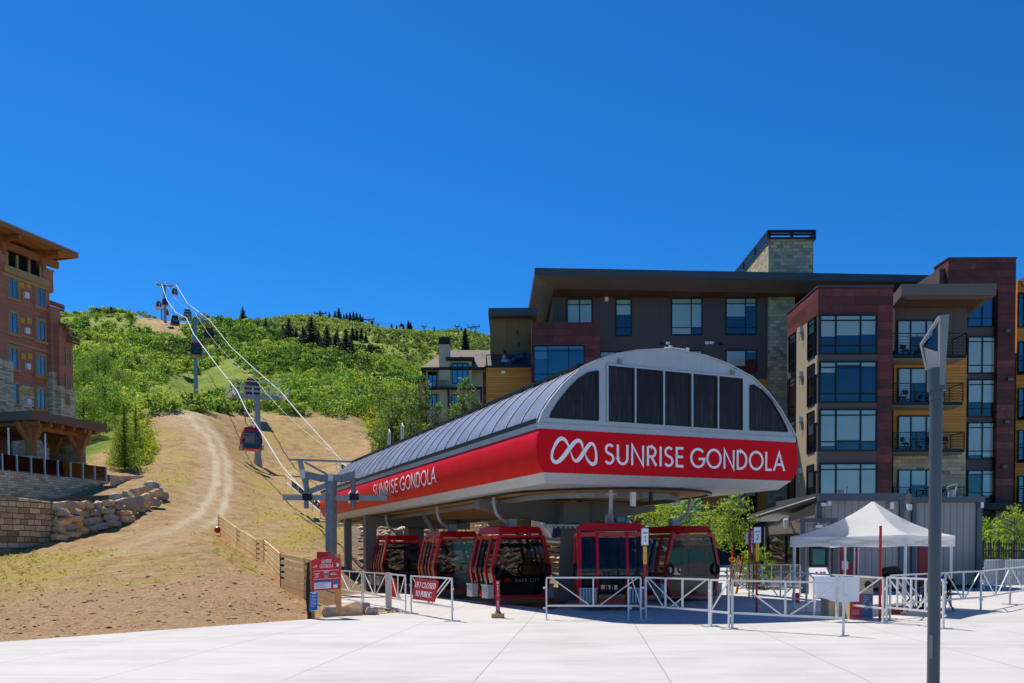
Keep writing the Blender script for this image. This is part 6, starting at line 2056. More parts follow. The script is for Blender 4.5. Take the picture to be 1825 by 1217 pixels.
mb = MB(); mb.b2((xd0, YS - .03, ZB + .3), (xd1, YS - .002, at(1510, 976, YS).z)); d = mb.build('door', M['door_red'], shed, world=True)
mb = MB(); mb.b2((xd0 + .12, YS - .045, at(1510, 1003, YS).z), (xd1 - .14, YS - .031, at(1510, 979, YS).z)); mb.build('glass', M['cab_black'], d, world=True)
mb = MB(); p = at(1507, 1005, YS - .06); mb.b2((p.x - .14, YS - .065, p.z - .2), (p.x + .1, YS - .047, p.z + .1)); mb.build('notice', M['signwhite'], d, world=True)
mb = MB(); mb.b2((xd1 - .2, YS - .06, ZB + .3), (xd1 - .14, YS - .031, at(1510, 976, YS).z)); mb.b2((xd1 - .05, YS - .06, ZB + .3), (xd1, YS - .031, at(1510, 976, YS).z)); mb.build('door_edge', M['galv'], d, world=True)
# rear block to the right with its own roof and red door
YS2 = YS + 1.6
xr0, xr1 = at(1600, 900, YS2).x, at(1744, 900, YS2).x
zr = at(1650, 896, YS2).z
mb = MB(); mb.b2((xr0, YS2, ZB), (xr1, YS2 + 5, zr)); mb.build('rear_wall', M['siding'], shed, world=True)
mb = MB(); hb_ = at(1650, 884, YS2 - .3).z - at(1650, 894, YS2 - .3).z; mb.b2((at(1624, 890, YS2 - .3).x, YS2 - .3, zr), (at(1756, 890, YS2 - .3).x, YS2 + 5, zr + hb_)); mb.build('roof_edge', tr, shed, world=True)
mb = MB(); a = at(1625, 888, YS2 - .3); b_ = at(1597, 899, YS2 + 1); mb.hexa([a, b_, b_ + Vector((0, 3, 0)), a + Vector((0, 3, 0))], [p + Vector((0, 0, .16)) for p in (a, b_, b_ + Vector((0, 3, 0)), a + Vector((0, 3, 0)))]); mb.build('sloping_roof', tr, shed, world=True)
mb = MB(); mb.bar((xr1, YS2, ZB), (xr1, YS2, zr), .2); mb.bar((at(1628, 900, YS2).x, YS2 - .02, ZB), (at(1628, 900, YS2).x, YS2 - .02, zr), .16); mb.build('corner_trim', tr, shed, world=True)
xd0, xd1 = at(1636, 1000, YS2).x, at(1666, 1000, YS2).x
mb = MB(); mb.b2((xd0, YS2 - .05, ZB + .3), (xd1, YS2 - .002, at(1650, 946, YS2).z)); mb.build('door', M['door_red'], shed, world=True)
mb = MB(); mb.b2((xr0, YS2 - .02, ZB), (xr1 + .02, YS2 - .003, ZB + .45)); mb.b2((x0, YS - .03, ZB), (x1, YS - .003, ZB + .42)); mb.build('plinth', M['blackmetal'], shed, world=True)
def wall_box(px, py, Y, sx, sz, name='wall_lamp', m='signwhite'):
    mb = MB(); p = at(px, py, Y - .1); mb.box(p, (sx, .16, sz)); mb.build(name, M[m], shed, world=True)
wall_box(1588.5, 901, YS, .13, .24); wall_box(1620, 904, YS2, .17, .24); wall_box(1477, 897, YS, .14, .17, 'camera'); wall_box(1467, 899, YS, .2, .12, 'camera'); wall_box(1749, 899, YS2, .1, .25)
mb = MB(); p = at(1396, 934, YS + 2.3); mb.lathe([(.05, .2), (.11, .17), (.12, .05), (.10, -.02), (.10, -.1), (.05, -.16)], (p.x, p.y - .35, p.z), 12); mb.bar((p.x, p.y - .35, p.z + .2), (p.x + .22, p.y, p.z + .18), .07); mb.box((p.x + .26, p.y, p.z + .15), (.2, .06, .3)); mb.build('dome_camera', M['signwhite'], shed, world=True, smooth=True)
for px, py, Y in ((1501, 872, YS + 2), (1697, 868, YS2 + 2)):
    mb = MB(); p = at(px, 885, Y); q = at(px - 9, py, Y); r_ = at(px + 9, py - 6, Y)
    mb.lathe([(.12, 0), (.12, .36)], (p.x - .05, p.y, p.z - .1), 12); mb.bar(p + Vector((.1, 0, 0)), r_, .05); mb.bar(r_, q, .08, .03); mb.bar(q, p + Vector((-.12, 0, .1)), .04)
    mb.build('roof_vent', M['silver'], shed, world=True)

# ------------------------------------------------------------------ white pop-up tent
tp = at(1555, 1000, 25.6); tzg = plaza_z(tp.x, tp.y)
TC = Vector((tp.x, tp.y, tzg))
tent = thing('canopy_tent', 'white pop up canopy tent with a pointed top standing in front of the grey hut', 'tent', TC, R(44))
t = NT('white tent cloth')
n1 = t.noise(1.6, 5, 0.6, t.co())
t.bump(t.noise(1.1, 4, 0.55, t.co((1, 1, 2.2))), 0.55, 0.12)
t.base(t.ramp(n1, [(0.3, '#e9e7e2'), (0.7, '#f4f2ee')]), 0.75, 0, 0.2)
tl_ = t.n('ShaderNodeBsdfTranslucent'); tl_.inputs[0].default_value = (0.88, 0.87, 0.85, 1)
ms = t.n('ShaderNodeMixShader'); ms.inputs[0].default_value = 0.55
t.l(t.b.outputs[0], ms.inputs[1]); t.l(tl_.outputs[0], ms.inputs[2]); t.l(ms.outputs[0], t.out.inputs[0])
M['tent'] = t.m
HB = 1.62
ez0, ez1, pk = 1.76, 2.05, 3.03
mb = MB()
N_ = 20
rings = []
for i in range(N_ + 1):
    f = i / N_
    zz_ = ez1 + (pk - ez1) * (0.42 * f + 0.58 * f ** 2.1)
    r_ = HB * (1 - f) + 0.03
    ring = []
    for sd_ in range(4):
        a0 = [(-1, -1), (1, -1), (1, 1), (-1, 1)][sd_]; a1 = [(1, -1), (1, 1), (-1, 1), (-1, -1)][sd_]
        for q in range(8):
            g = q / 8
            sag = 0.07 * math.sin(PI * g) * math.sin(PI * min(1, f * 1.4 + 0.12))
            inn = 1 - 0.035 * math.sin(PI * g) * (1 - f)
            ring.append(((a0[0] * (1 - g) + a1[0] * g) * r_ * inn, (a0[1] * (1 - g) + a1[1] * g) * r_ * inn, zz_ - sag))
    rings.append(ring)
low = []
for k, p in enumerate(rings[0]):
    wv = 0.02 * math.sin(k * 2.1)
    low.append((p[0] * (1.005 + wv * .4), p[1] * (1.005 + wv * .4), ez0 + 0.015 * math.sin(k * 1.3)))
mb.loft([low] + rings, cap=False)
mb.poly(rings[-1])
mb.build('cloth', M['tent'], tent, smooth=True)
mb = MB(); mb.box((.55, -.62, 2.47), (.35, .03, .22), M=Matrix.Rotation(-.7, 3, 'X')); mb.build('vent_flap', M['steel_dark'], tent)
for sx, sy in ((-1, -1), (1, -1), (1, 1), (-1, 1)):
    mb = MB(); mb.bar((sx * (HB - .05), sy * (HB - .05), 0), (sx * (HB - .05), sy * (HB - .05), ez1 - .04), .055)
    lg = mb.build('leg', M['galv'], tent)
    mb = MB(); mb.box((sx * (HB - .05), sy * (HB - .05), .012), (.16, .16, .022)); mb.build('foot', M['galv'], lg)
mb = MB()
for a, b_ in (((-1, -1), (1, -1)), ((1, -1), (1, 1)), ((1, 1), (-1, 1)), ((-1, 1), (-1, -1))):
    A_, B_ = Vector((a[0], a[1], 0)) * (HB - .06), Vector((b_[0], b_[1], 0)) * (HB - .06)
    for k in range(2):
        p, q = A_.lerp(B_, k / 2), A_.lerp(B_, (k + 1) / 2)
        mb.bar(p + Vector((0, 0, 1.99)), q + Vector((0, 0, 1.80)), .03); mb.bar(p + Vector((0, 0, 1.80)), q + Vector((0, 0, 1.99)), .03)
mb.build('truss', M['galv'], tent)

# ------------------------------------------------------------------ crowd barriers
def barrier(A_, B_, label, posts=(0, 1), feet=True, mids=(0.5,), diag=((0.03, 0, 0.46, 1), (0.97, 0, 0.54, 1)), h=1.08, low=0.36, cat='barrier', group='galvanised crowd barriers'):
    A_ = Vector(A_); B_ = Vector(B_)
    d = B_ - A_; L = math.hypot(d.x, d.y)
    c = thing('crowd_barrier', label, cat, A_, math.atan2(d.y, d.x), group)
    dz = d.z
    P = lambda f, z: Vector((L * f, 0, dz * f + z))
    mb = MB(); mb.bar(P(0, h), P(1, h), .037, .04); mb.build('top_rail', M['galv'], c)
    mb = MB(); mb.bar(P(0, low), P(1, low), .04, .045); mb.build('bottom_rail', M['galv'], c)
    for f in posts:
        mb = MB(); mb.bar(P(f, 0.0), P(f, h - .02), .039)
        if feet: mb.bar(P(f, .012) + Vector((0, -.22, 0)), P(f, .012) + Vector((0, .22, 0)), .06, .02)
        p_ = mb.build('post', M['galv'], c)
        mb = MB(); e = 1 if f > .5 else -1
        for z in (.82, .3): mb.box(P(f, z) + Vector((e * .05, 0, 0)), (.07, .03, .05))
        mb.build('hook', M['galv'], p_)
    mb = MB()
    for f in mids: mb.bar(P(f, low), P(f, h), .035)
    for (f0, a, f1, b_) in diag:
        mb.bar(P(f0, h if a == 0 else low), P(f1, h if b_ == 0 else low), .024)
    mb.build('bracing', M['galv'], c)
    return c

def gz(x, y): return Vector((x, y, plaza_z(x, y)))
def bar_px(a, b_, label, **kw): return barrier(gnd(*a), gnd(*b_), label, **kw)
bar_px((604, 1066), (645, 1074.5), 'barrier panel beside the wooden end of the slat fence, half hidden by the red board')
bar_px((648, 1075.5), (690, 1083), 'barrier panel in front of the grey station column, left of the thick square post')
bar_px((697, 1085), (723, 1092.5), 'short barrier panel in front of the orange cone')
gate = bar_px((733, 1094), (806, 1107), 'barrier gate carrying the red closed sign', mids=(), diag=((.02, 0, .48, 1), (.98, 0, .52, 1), (.9, 0, .44, 1)))
mb = MB(); g = gnd(692.5, 1084); mb.box(g + Vector((0, 0, .56)), (.17, .17, 1.12)); mb.box(g + Vector((0, 0, .015)), (.34, .34, .03))
tag(mb.build('gate_post', M['galv'], loc=tuple(g)), 'thick square galvanised post between the left barrier panels', 'post')
F1 = gnd(974, 1104.5); F2 = gnd(1142, 1105)
barrier(F1, F2, 'wide barrier panel in front of the station column and the cabin with open doors', posts=(0, .87, 1), diag=((.05, 0, .47, 1), (.97, 0, .56, 1), (.9, 0, 1.0, 1)))
bar_px((1151, 1105), (1264, 1116), 'barrier panel in front of the right cabin, right of the GROUP 1 sign', mids=(.33, .6), diag=((.04, 0, .56, 1), (.96, 0, .40, 1), (.0, 0, .3, 1)))
bar_px((1267, 1117), (1299, 1121), 'short barrier piece at the corner where the front barriers turn', mids=(), diag=((1, 0, 0, 1),))
bar_px((1305, 1121), (1503, 1133.5), 'longest barrier panel, nearest to the camera, in front of the white tables', mids=(.5,), diag=((.03, 0, .47, 1), (.97, 0, .53, 1)))
I0 = Vector((7.34, 26.9, 0)); I1 = Vector((8.77, 21.2, 0)); Im = I0.lerp(I1, .45)
barrier(gz(I0.x, I0.y), gz(Im.x, Im.y), 'barrier panel of the second row behind, starting right of the GROUP 2 sign')
barrier(gz(Im.x, Im.y), gz(I1.x, I1.y), 'barrier panel of the second row in front of the recycling bins')
bar_px((1580, 1109), (1681, 1121), 'barrier panel passing behind the grey lamp post', mids=(.2, .45, .7))
J0 = gnd(1586, 1103); J1 = gnd(1684, 1093); J2 = gnd(1748, 1088); J3 = gnd(1800, 1077.5)
barrier(J0, J1, 'barrier panel of the right row directly under the tent', mids=(.22, .45, .68), diag=((.05, 0, .45, 1), (.95, 0, .55, 1), (.2, 0, .6, 1)))
barrier(J1, J2, 'barrier panel of the right row just right of the lamp post')
barrier(J2, J3, 'barrier panel of the right row in front of the iron fence')
barrier(J3, J3 + (J3 - J2) * 1.1, 'barrier panel of the right row cut by the edge of the picture')
K1 = at(1426, 1009, 30.5); K0 = at(1342, 1007, 31.5); K00 = at(1296, 1006, 32)
for a, b_, lb in ((K0, K1, 'far barrier panel below the big window of the hut'), (K00, K0, 'far barrier panel left of the hut beside the shrubs and shovels')):
    barrier(gz(a.x, a.y), gz(b_.x, b_.y), lb, mids=(.2, .4, .6, .8), diag=((.05, 0, .45, 1), (.95, 0, .55, 1)))
# pale picket barricades near the iron fence
for i, (a, b_) in enumerate(((1754, 1790), (1791, 1830))):
    A_ = gnd(a, 1052); B_ = gnd(b_, 1051)
    L = (B_ - A_).length; nb = 12
    barrier(A_, B_, ('left panel of the close barred barricade in front of the iron fence', 'right panel of the close barred barricade in front of the iron fence')[i], mids=tuple((k + 1) / (nb + 1) for k in range(nb)), diag=(), h=1.12, low=.2, cat='barricade', group='close barred barricades')
# black iron fence
A_ = at(1752, 1000, 38); B_ = at(1900, 1000, 39)
fz = plaza_z(A_.x, 38)
ifn = thing('iron_fence', 'black iron picket fence behind the barricades at the right', 'fence', (A_.x, 38, fz))
mb = MB()
n = 34
for k in range(n):
    p = Vector((A_.x, 38, fz)).lerp(Vector((B_.x, 39, fz)), k / (n - 1))
    big = k % 6 == 0
    mb.bar(p, p + Vector((0, 0, 1.75 if big else 1.6)), .08 if big else .035)
    mb.lathe([(.045 if big else .03, 0), (.06 if big else .035, .05), (.0, .14)], tuple(p + Vector((0, 0, 1.75 if big else 1.6))), 6)
for z in (.3, 1.35): mb.bar((A_.x, 38, fz + z), (B_.x, 39, fz + z), .05)
mb.build('railing', M['blackmetal'], ifn, world=True)

# ------------------------------------------------------------------ signs
def sign_face(parent, name, m, O, U, w_, h_, th=.02, round_=0.0):
    """plate standing on U (along) and Z, O its lower left corner, front towards the camera"""
    O = Vector(O); U = Vector(U).normalized(); N = Vector((U.y, -U.x, 0))
    mb = MB()
    pts = []
    r_ = round_
    if r_:
        for cx, cz, a0 in ((w_ - r_, r_, -90), (w_ - r_, h_ - r_, 0), (r_, h_ - r_, 90), (r_, r_, 180)):
            for k in range(4): 
                a = R(a0 + 30 * k); pts.append((cx + r_ * math.cos(a), cz + r_ * math.sin(a)))
    else: pts = [(0, 0), (w_, 0), (w_, h_), (0, h_)]
    mb.hexa([O + U * p[0] + Vector((0, 0, p[1])) - N * th for p in pts], [O + U * p[0] + Vector((0, 0, p[1])) for p in pts])
    o = mb.build(name, M[m], parent, world=True)
    return o, (lambda u_, v_: O + U * u_ + Vector((0, 0, v_)) + N * .004)

def group_sign(px, foot, num, label, py_top, py_bot, ytop, ybot):
    g = gnd(px, foot); Y = g.y
    c = thing('queue_sign', label, 'sign', g, 0, 'numbered queue signs')
    mb = MB(); mb.tube([g, at(px, py_bot + 6, Y)], .03, 8); mb.build('pole', M['signred'], c, world=True)
    z = lambda py: at(px, py, Y).z
    wS = 13.5 / FPX * Y
    o, F = sign_face(c, 'plate', 'signwhite', (g.x - wS / 2, Y - .05, z(py_bot)), (1, 0, 0), wS, z(py_top) - z(py_bot), round_=.015)
    hS = z(py_top) - z(py_bot)
    mb = MB(); lettering(mb, num, F, wS * .5 - .035, hS * .2, hS * .34, .07, .1); lettering(mb, 'GROUP', F, wS * .2, hS * .66, hS * .11, wS * .62, .11)
    mb.build('lettering', M['text_dark'], o, world=True)
    mb = MB()
    for a, b_ in (((.02, .02), (.98, .02)), ((.98, .02), (.98, .98)), ((.98, .98), (.02, .98)), ((.02, .98), (.02, .02))):
        ribbon(mb, [(a[0] * wS, a[1] * hS), (b_[0] * wS, b_[1] * hS)], .008, F)
    mb.build('border', M['text_dark'], o, world=True)
    wT = 6.5 / FPX * Y
    o, F = sign_face(c, 'yellow_tag', 'yellow', (g.x - wT / 2, Y - .06, z(ybot)), (1, 0, 0), wT, z(ytop) - z(ybot))
    mb = MB()
    hT = z(ytop) - z(ybot)
    for k in range(7): 
        v_ = hT * (.9 - .12 * k); ribbon(mb, [(wT * .3, v_), (wT * .7, v_)], .02, F)
    mb.build('lettering', M['text_dim'], o, world=True)
group_sign(1149, 1104.5, '1', 'white GROUP 1 sign with yellow tag on a red pole in front of the cabins', 941, 972, 974, 1005)
group_sign(1348.5, 1093, '2', 'white GROUP 2 sign with yellow tag on a red pole left of the hut', 939, 968, 968, 1000)
g = gnd(1338, 1066)
c = thing('queue_sign', 'tall narrow red SINGLES sign on two red poles beside the GROUP 2 sign', 'sign', g)
Y = g.y; z = lambda py: at(1338, py, Y).z
mb = MB(); mb.tube([(g.x - .06, Y, g.z), (g.x - .06, Y, z(950))], .025, 6); mb.build('pole', M['signred'], c, world=True)
mb = MB(); mb.tube([(g.x + .09, Y, g.z), (g.x + .09, Y, z(950))], .025, 6); mb.build('pole', M['signred'], c, world=True)
wS = 8.5 / FPX * Y; hS = z(944) - z(988)
o, F = sign_face(c, 'plate', 'signred', (g.x - wS / 2 + .02, Y - .06, z(988)), (1, 0, 0), wS, hS)
mb = MB()
for k, ch in enumerate('SINGLES'): lettering(mb, ch, F, wS * .3, hS * (.84 - .125 * k), hS * .09, wS * .4, .2)
mb.build('lettering', M['text'], o, world=True)
o, F = sign_face(c, 'back_plate', 'signwhite', (g.x - wS * 1.1, Y - .0, z(970)), (1, 0, 0), .17, z(948) - z(970))
# plain red marker pole before the tent
g = gnd(1568, 1104); mb = MB(); mb.tube([g, at(1569.5, 937, g.y)], .033, 10)
tag(mb.build('marker_pole', M['signred'], loc=tuple(g)), 'plain red pole standing upright before the front corner of the white tent', 'pole')
# exit only post
g = gnd(887.5, 1101)
c = thing('exit_post', 'short red post reading EXIT ONLY on a rough wooden block', 'sign post', g)
Y = g.y; z = lambda py: at(888, py, Y).z
mb = MB(); mb.box(g + Vector((0, 0, .06)), (.34, .3, .12)); mb.build('base_block', M['post'], c, world=True, bevel=.012)
mb = MB(); mb.lathe([(.10, .12), (.05, .2), (.04, .2)], tuple(g), 10); mb.build('socket', M['steel_dark'], c, world=True)
wS = .105
o, F = sign_face(c, 'plate', 'signred', (g.x - wS / 2, Y - .04, z(1096)), (1, 0, 0), wS, z(1034) - z(1096), .05)
hS = z(1034) - z(1096)
mb = MB()
for k, ch in enumerate('EXIT ONLY'):
    if ch != ' ': lettering(mb, ch, F, wS * .3, hS * (.80 - .088 * k), hS * .055, wS * .42, .2)
ribbon(mb, [(wS * .5 + wS * .25 * math.cos(R(a)), hS * .93 + wS * .25 * math.sin(R(a))) for a in range(0, 361, 30)], .012, F)
mb.build('lettering', M['text'], o, world=True)
# closed sign tied to the gate
A_ = gnd(733, 1094); B_ = gnd(806, 1107); U = (B_ - A_).normalized()
N = Vector((U.y, -U.x, 0))
Qp = A_ + N * .05
Pl = lambda px, py: on_plane(px, py, Qp, N)
q = [Pl(734.5, 1067.5), Pl(774, 1073), Pl(780, 1036), Pl(740.5, 1029.5)]
Uv = (q[1] - q[0]); Vv = (q[3] - q[0])
cs = thing('closed_sign', 'dark red LIFT CLOSED TO PUBLIC sign hanging tilted on the barrier gate', 'sign', q[0])
mb = MB(); mb.hexa([p - N * .02 for p in q], q); o = mb.build('plate', M['signred'], cs, world=True)
F = lambda u_, v_: q[0] + Uv * u_ + Vv * v_ + N * .006
mb = MB(); lettering(mb, 'LIFT', F, .05, .57, .25, .26, .1, .15); lettering(mb, 'CLOSED', F, .37, .57, .25, .58, .1, .15); lettering(mb, 'TO', F, .14, .17, .25, .17, .1, .15); lettering(mb, 'PUBLIC', F, .37, .17, .25, .48, .1, .15)
mb.build('lettering', M['text'], o, world=True)
# orange cone
g = Vector((*hill(703, 1064, 20, 60).xy, 0)); g.z = tz(g.x, g.y)
Y = 34.5; p = at(703, 1064, Y); g = Vector((p.x, Y, max(tz(p.x, Y), plaza_z(p.x, Y))))
c = thing('traffic_cone', 'bright orange traffic cone behind the left barriers', 'traffic cone', g)
mb = MB(); mb.lathe([(.2, .04), (.19, .06), (.035, .78), (.03, .78)], tuple(g), 16); mb.build('cone', M['orange'], c, world=True, smooth=True)
mb = MB(); mb.box(g + Vector((0, 0, .02)), (.46, .46, .04)); mb.build('base', M['orange'], c, world=True)
# red information board with its timber posts
Yb = 24.6
gl = gnd(553, 1102); gr_ = at(604, 1085, gl.y + .1)
c = thing('info_board', 'red SUNRISE GONDOLA information board on timber posts with a small blue notice below', 'sign', gl)
U = Vector((gr_.x - gl.x, gr_.y - gl.y, 0)).normalized(); N = Vector((U.y, -U.x, 0))
PB = lambda px, py, off=0: on_plane(px, py, gl - N * (.12 - off) if False else gl + N * off, N)
def ppost(px0, px1, pt, pb, nm='post'):
    a, b_ = PB(px0, pb), PB(px1, pb); zt_ = PB((px0 + px1) / 2, pt).z
    mb = MB(); d = (b_ - a).length / 2; m_ = (a + b_) / 2
    mb.bar(Vector((m_.x, m_.y, m_.z - .15)) - N * .1, Vector((m_.x, m_.y, zt_)) - N * .1, d * 2); return mb.build(nm, M['post'], c, world=True)
ppost(552, 560, 998, 1103); ppost(599, 607.5, 987, 1082)
mb = MB(); a = PB(546.5, 1003); b_ = PB(549, 1104)
mb.tube([PB(549, 1002) - N * .02, PB(548.5, 1040) - N * .02, PB(549, 1070) - N * .02, PB(551, 1104) - N * .02], [.03, .055, .06, .045], 8); mb.build('plastic_wrap', M['black'], c, world=True, smooth=True)
q0, q1, q2, q3 = PB(555.5, 1053), PB(607, 1049.5), PB(607, 995.5), PB(555.5, 998)
arcp = [PB(555.5 + 51.5 * k / 8, 998 - 2.5 * k / 8 - 4.5 * math.sin(PI * k / 8)) for k in range(9)]
mb = MB(); pl = [q0, q1] + list(reversed(arcp)); mb.hexa([p - N * .02 for p in pl], pl); o = mb.build('board', M['red'], c, world=True)
Uv = q1 - q0; Vv = q3 - q0
F = lambda u_, v_: q0 + Uv * u_ + Vv * v_ + N * .006
mb = MB(); lettering(mb, 'SUNRISE', F, .34, .87, .12, .35, .09, .2); lettering(mb, 'GONDOLA', F, .28, .72, .12, .46, .09, .2)
for v_ in (.63, .365): ribbon(mb, [(.06, v_), (.95, v_)], .012, F)
for u_, v_, w_ in ((.09, .55, .2), (.1, .51, .15), (.12, .46, .12), (.1, .42, .12), (.40, .60, .22), (.66, .53, .16), (.64, .49, .25), (.43, .42, .15), (.04, .765, .15), (.85, .84, .08)): ribbon(mb, [(u_, v_), (u_ + w_, v_)], .014, F)
logo(mb, lambda u_, v_: F(.1 + u_ * .09, .78 + v_ * .11), 1.0)
mb.build('lettering', M['text'], o, world=True)
def patch(nm, m, u0, v0, u1, v1, k=.004):
    mb = MB(); mb.poly([F(u0, v0) + N * k, F(u1, v0) + N * k, F(u1, v1) + N * k, F(u0, v1) + N * k]); return mb.build(nm, M[m], o, world=True)
patch('panel', 'signwhite', .09, .05, .67, .30); patch('panel', 'blue', .09, .25, .67, .30, .008); patch('panel', 'signwhite', .75, .05, .90, .30); patch('panel', 'blue', .755, .16, .895, .295, .008)
patch('panel', 'signwhite', .43, .47, .57, .58); patch('panel', 'text_dark', .44, .48, .49, .56, .008); patch('panel', 'text_dark', .51, .48, .56, .56, .008); patch('panel', 'signwhite', .86, .74, .94, .83)
mb = MB()
F2_ = lambda u_, v_: F(u_, v_) + N * .006
for k in range(5): ribbon(mb, [(.11, .22 - .033 * k), (.55 - .05 * (k % 3), .22 - .033 * k)], .012, F2_)
mb.build('small_print', M['text_dim'], o, world=True)
s0 = PB(552, 1089, .03); s1 = PB(566, 1088, .03); s3 = PB(553, 1055.5, .03)
Ub, Vb = s1 - s0, s3 - s0
mb = MB(); pl = [s0, s0 + Ub, s0 + Ub + Vb, s0 + Vb]; mb.hexa([p - N * .015 for p in pl], pl); o2 = mb.build('blue_notice', M['blue'], c, world=True)
Fb = lambda u_, v_: s0 + Ub * u_ + Vb * v_ + N * .004
mb = MB()
ribbon(mb, [(.25, .93), (.75, .93)], .04, Fb)
for k in range(9): ribbon(mb, [(.14, .83 - .075 * k), (.84 - .07 * (k % 3), .83 - .075 * k)], .016, Fb)
for a, b_ in (((0.01, .01), (.99, .01)), ((.99, .01), (.99, .99)), ((.99, .99), (.01, .99)), ((.01, .99), (.01, .01))): ribbon(mb, [a, b_], .03, Fb)
mb.build('lettering', M['text'], o2, world=True)

# ------------------------------------------------------------------ slat fences of new timber
def slat_fence(pts, label, posts=None, n=6, hgt=1.3, tops=None):
    """pts: ground points; boards run from post to post"""
    base = Vector(pts[0])
    c = thing('slat_fence', label, 'fence', base)
    mb = MB()
    for a, b_ in zip(pts[:-1], pts[1:]):
        a = Vector(a); b_ = Vector(b_)
        for k in range(n):
            z = hgt * (k + .5) / n
            wd = hgt / n * (.92 if k < 2 else .6)
            jit = Vector((0, 0, random.uniform(-.01, .01)))
            mb.bar(a + Vector((0, 0, z)) + jit, b_ + Vector((0, 0, z)) + jit, .045, wd)
    mb.build('slat_panel', M['fence'], c, world=True)
    for p in (posts or pts):
        p = Vector(p); mb = MB(); q = Vector((p.x, p.y + .09, p.z)); mb.bar(q - Vector((0, 0, .3)), q + Vector((0, 0, hgt - .02)), .12); mb.build('post', M['post'], c, world=True)
    return c
random.seed(3)
fpts = []
for px, pb, Y in ((390, 953, 55), (424, 984, 46), (459, 1013, 39), (472, 1015, 37.5), (502, 1053, 30.5)):
    P = at(px, pb, Y); fpts.append(P)
slat_fence(fpts, 'long timber slat fence stepping down the dirt slope towards the red board', hgt=1.28)
fq = [at(502, 1053, 30.5), at(545, 1067, 28.2), at(600, 1086, 25.9)]
slat_fence(fq, 'end panel of the timber slat fence right behind the red board', hgt=1.32)
q = [at(940, 1016, 46), at(972, 1018, 45), at(1006, 1022, 44)]
slat_fence(q, 'timber slat fence panel seen between the cabin and the front station column', n=7, hgt=1.75)
q = [at(790, 968, 60), at(830, 966, 60), at(866, 962, 60)]
slat_fence(q, 'small timber slat fence on the bank behind the cabins', n=6, hgt=1.5)
p = at(387.5, 950, 54); mb = MB(); mb.lathe([(.05, 0), (.16, .06), (.2, .2), (.16, .34), (.05, .4)], tuple(p), 10)
tag(mb.build('red_pad', M['signred'], loc=tuple(p)), 'small round red pad at the far end of the slat fence', 'pad')
# small red box behind the fence end
p = at(576, 1010, 31); mb = MB(); mb.b2((p.x - .2, 30.9, p.z - .6), (p.x + .2, 31.3, at(576, 983, 31).z))
tag(mb.build('red_box', M['cabin_red'], loc=(p.x, 31, p.z - .6), bevel=.03), 'small dark red box peeping over the slat fence beside the grey tube post', 'box')

# ------------------------------------------------------------------ lamp post at the right
lp = at(1663.5, 1200, 11.0); g = Vector((lp.x, 11.0, 0))
c = thing('street_lamp', 'tall dark grey lamp post with an angular folded head', 'street lamp', g)
rr = 21.5 / FPX * 11.0 / 2
tz_ = at(1669, 714, 11.0).z
mb = MB(); mb.tube([g, (g.x, g.y, tz_)], rr, 28); mb.build('pole', M['lamp'], c, world=True, smooth=True)
mb = MB(); mb.tube([(g.x, g.y, tz_ + .002), (g.x, g.y, tz_ + .12)], rr * 1.08, 28); mb.tube([(g.x, g.y, tz_ + .12), (g.x, g.y, at(1669, 657, 11).z)], rr * 1.42, 28); mb.build('collar', M['lamp'], c, world=True, smooth=True)
z = lambda py: at(1672, py, 11.0).z
kx = lambda px: at(px, 640, 11.0).x
Yh = 11.0 - rr * 1.45
q = lambda px, py, dy=0.0: Vector((kx(px), Yh + dy, z(py)))
mb = MB()                                   # the flat blade, narrowing towards the collar
mb.hexa([q(1667.5, 688), q(1676.5, 688), q(1676.5, 688, .05), q(1667.5, 688, .05)], [q(1667.5, 566), q(1683.5, 564), q(1683.5, 564, .05), q(1667.5, 566, .05)])
hd = mb.build('head', M['lamp_light'], c, world=True)
mb = MB()                                   # folded wing behind it: two arms meeting in a blunt corner
for (a0, a1, b0, b1) in ((q(1667.4, 566, .02), q(1667.4, 574, .02), q(1654.5, 605, .30), q(1657, 611, .30)), (q(1654.5, 605, .30), q(1657, 611, .30), q(1659, 656, .2), q(1666, 656, .1))):
    o_ = Vector((0, .05, 0)); mb.hexa([a0, a1, a1 + o_, a0 + o_], [b0, b1, b1 + o_, b0 + o_])
mb.hexa([q(1657, 612, .29), q(1667.3, 630, .03), q(1667.3, 657, .03), q(1660, 657, .2)], [v_ + Vector((0, .02, 0)) for v_ in (q(1657, 612, .29), q(1667.3, 630, .03), q(1667.3, 657, .03), q(1660, 657, .2))])
mb.build('head_wing', M['lamp_light'], hd, world=True)
mb = MB(); t3 = (q(1659.5, 607, .31), q(1667.3, 588, .06), q(1667.3, 627, .06)); mb.hexa(list(t3), [v_ + Vector((0, .02, 0)) for v_ in t3]); mb.build('lens', M['cab_black'], hd, world=True)
mb = MB(); mb.box((g.x - rr * .8, g.y - rr * .75, at(1663, 1152, 11).z), (.04, .02, .28), rz=R(-45)); mb.build('hatch', M['lamp_light'], c, world=True)

# ------------------------------------------------------------------ things under and beside the tent
def on_plaza(px, py): return gnd(px, py)
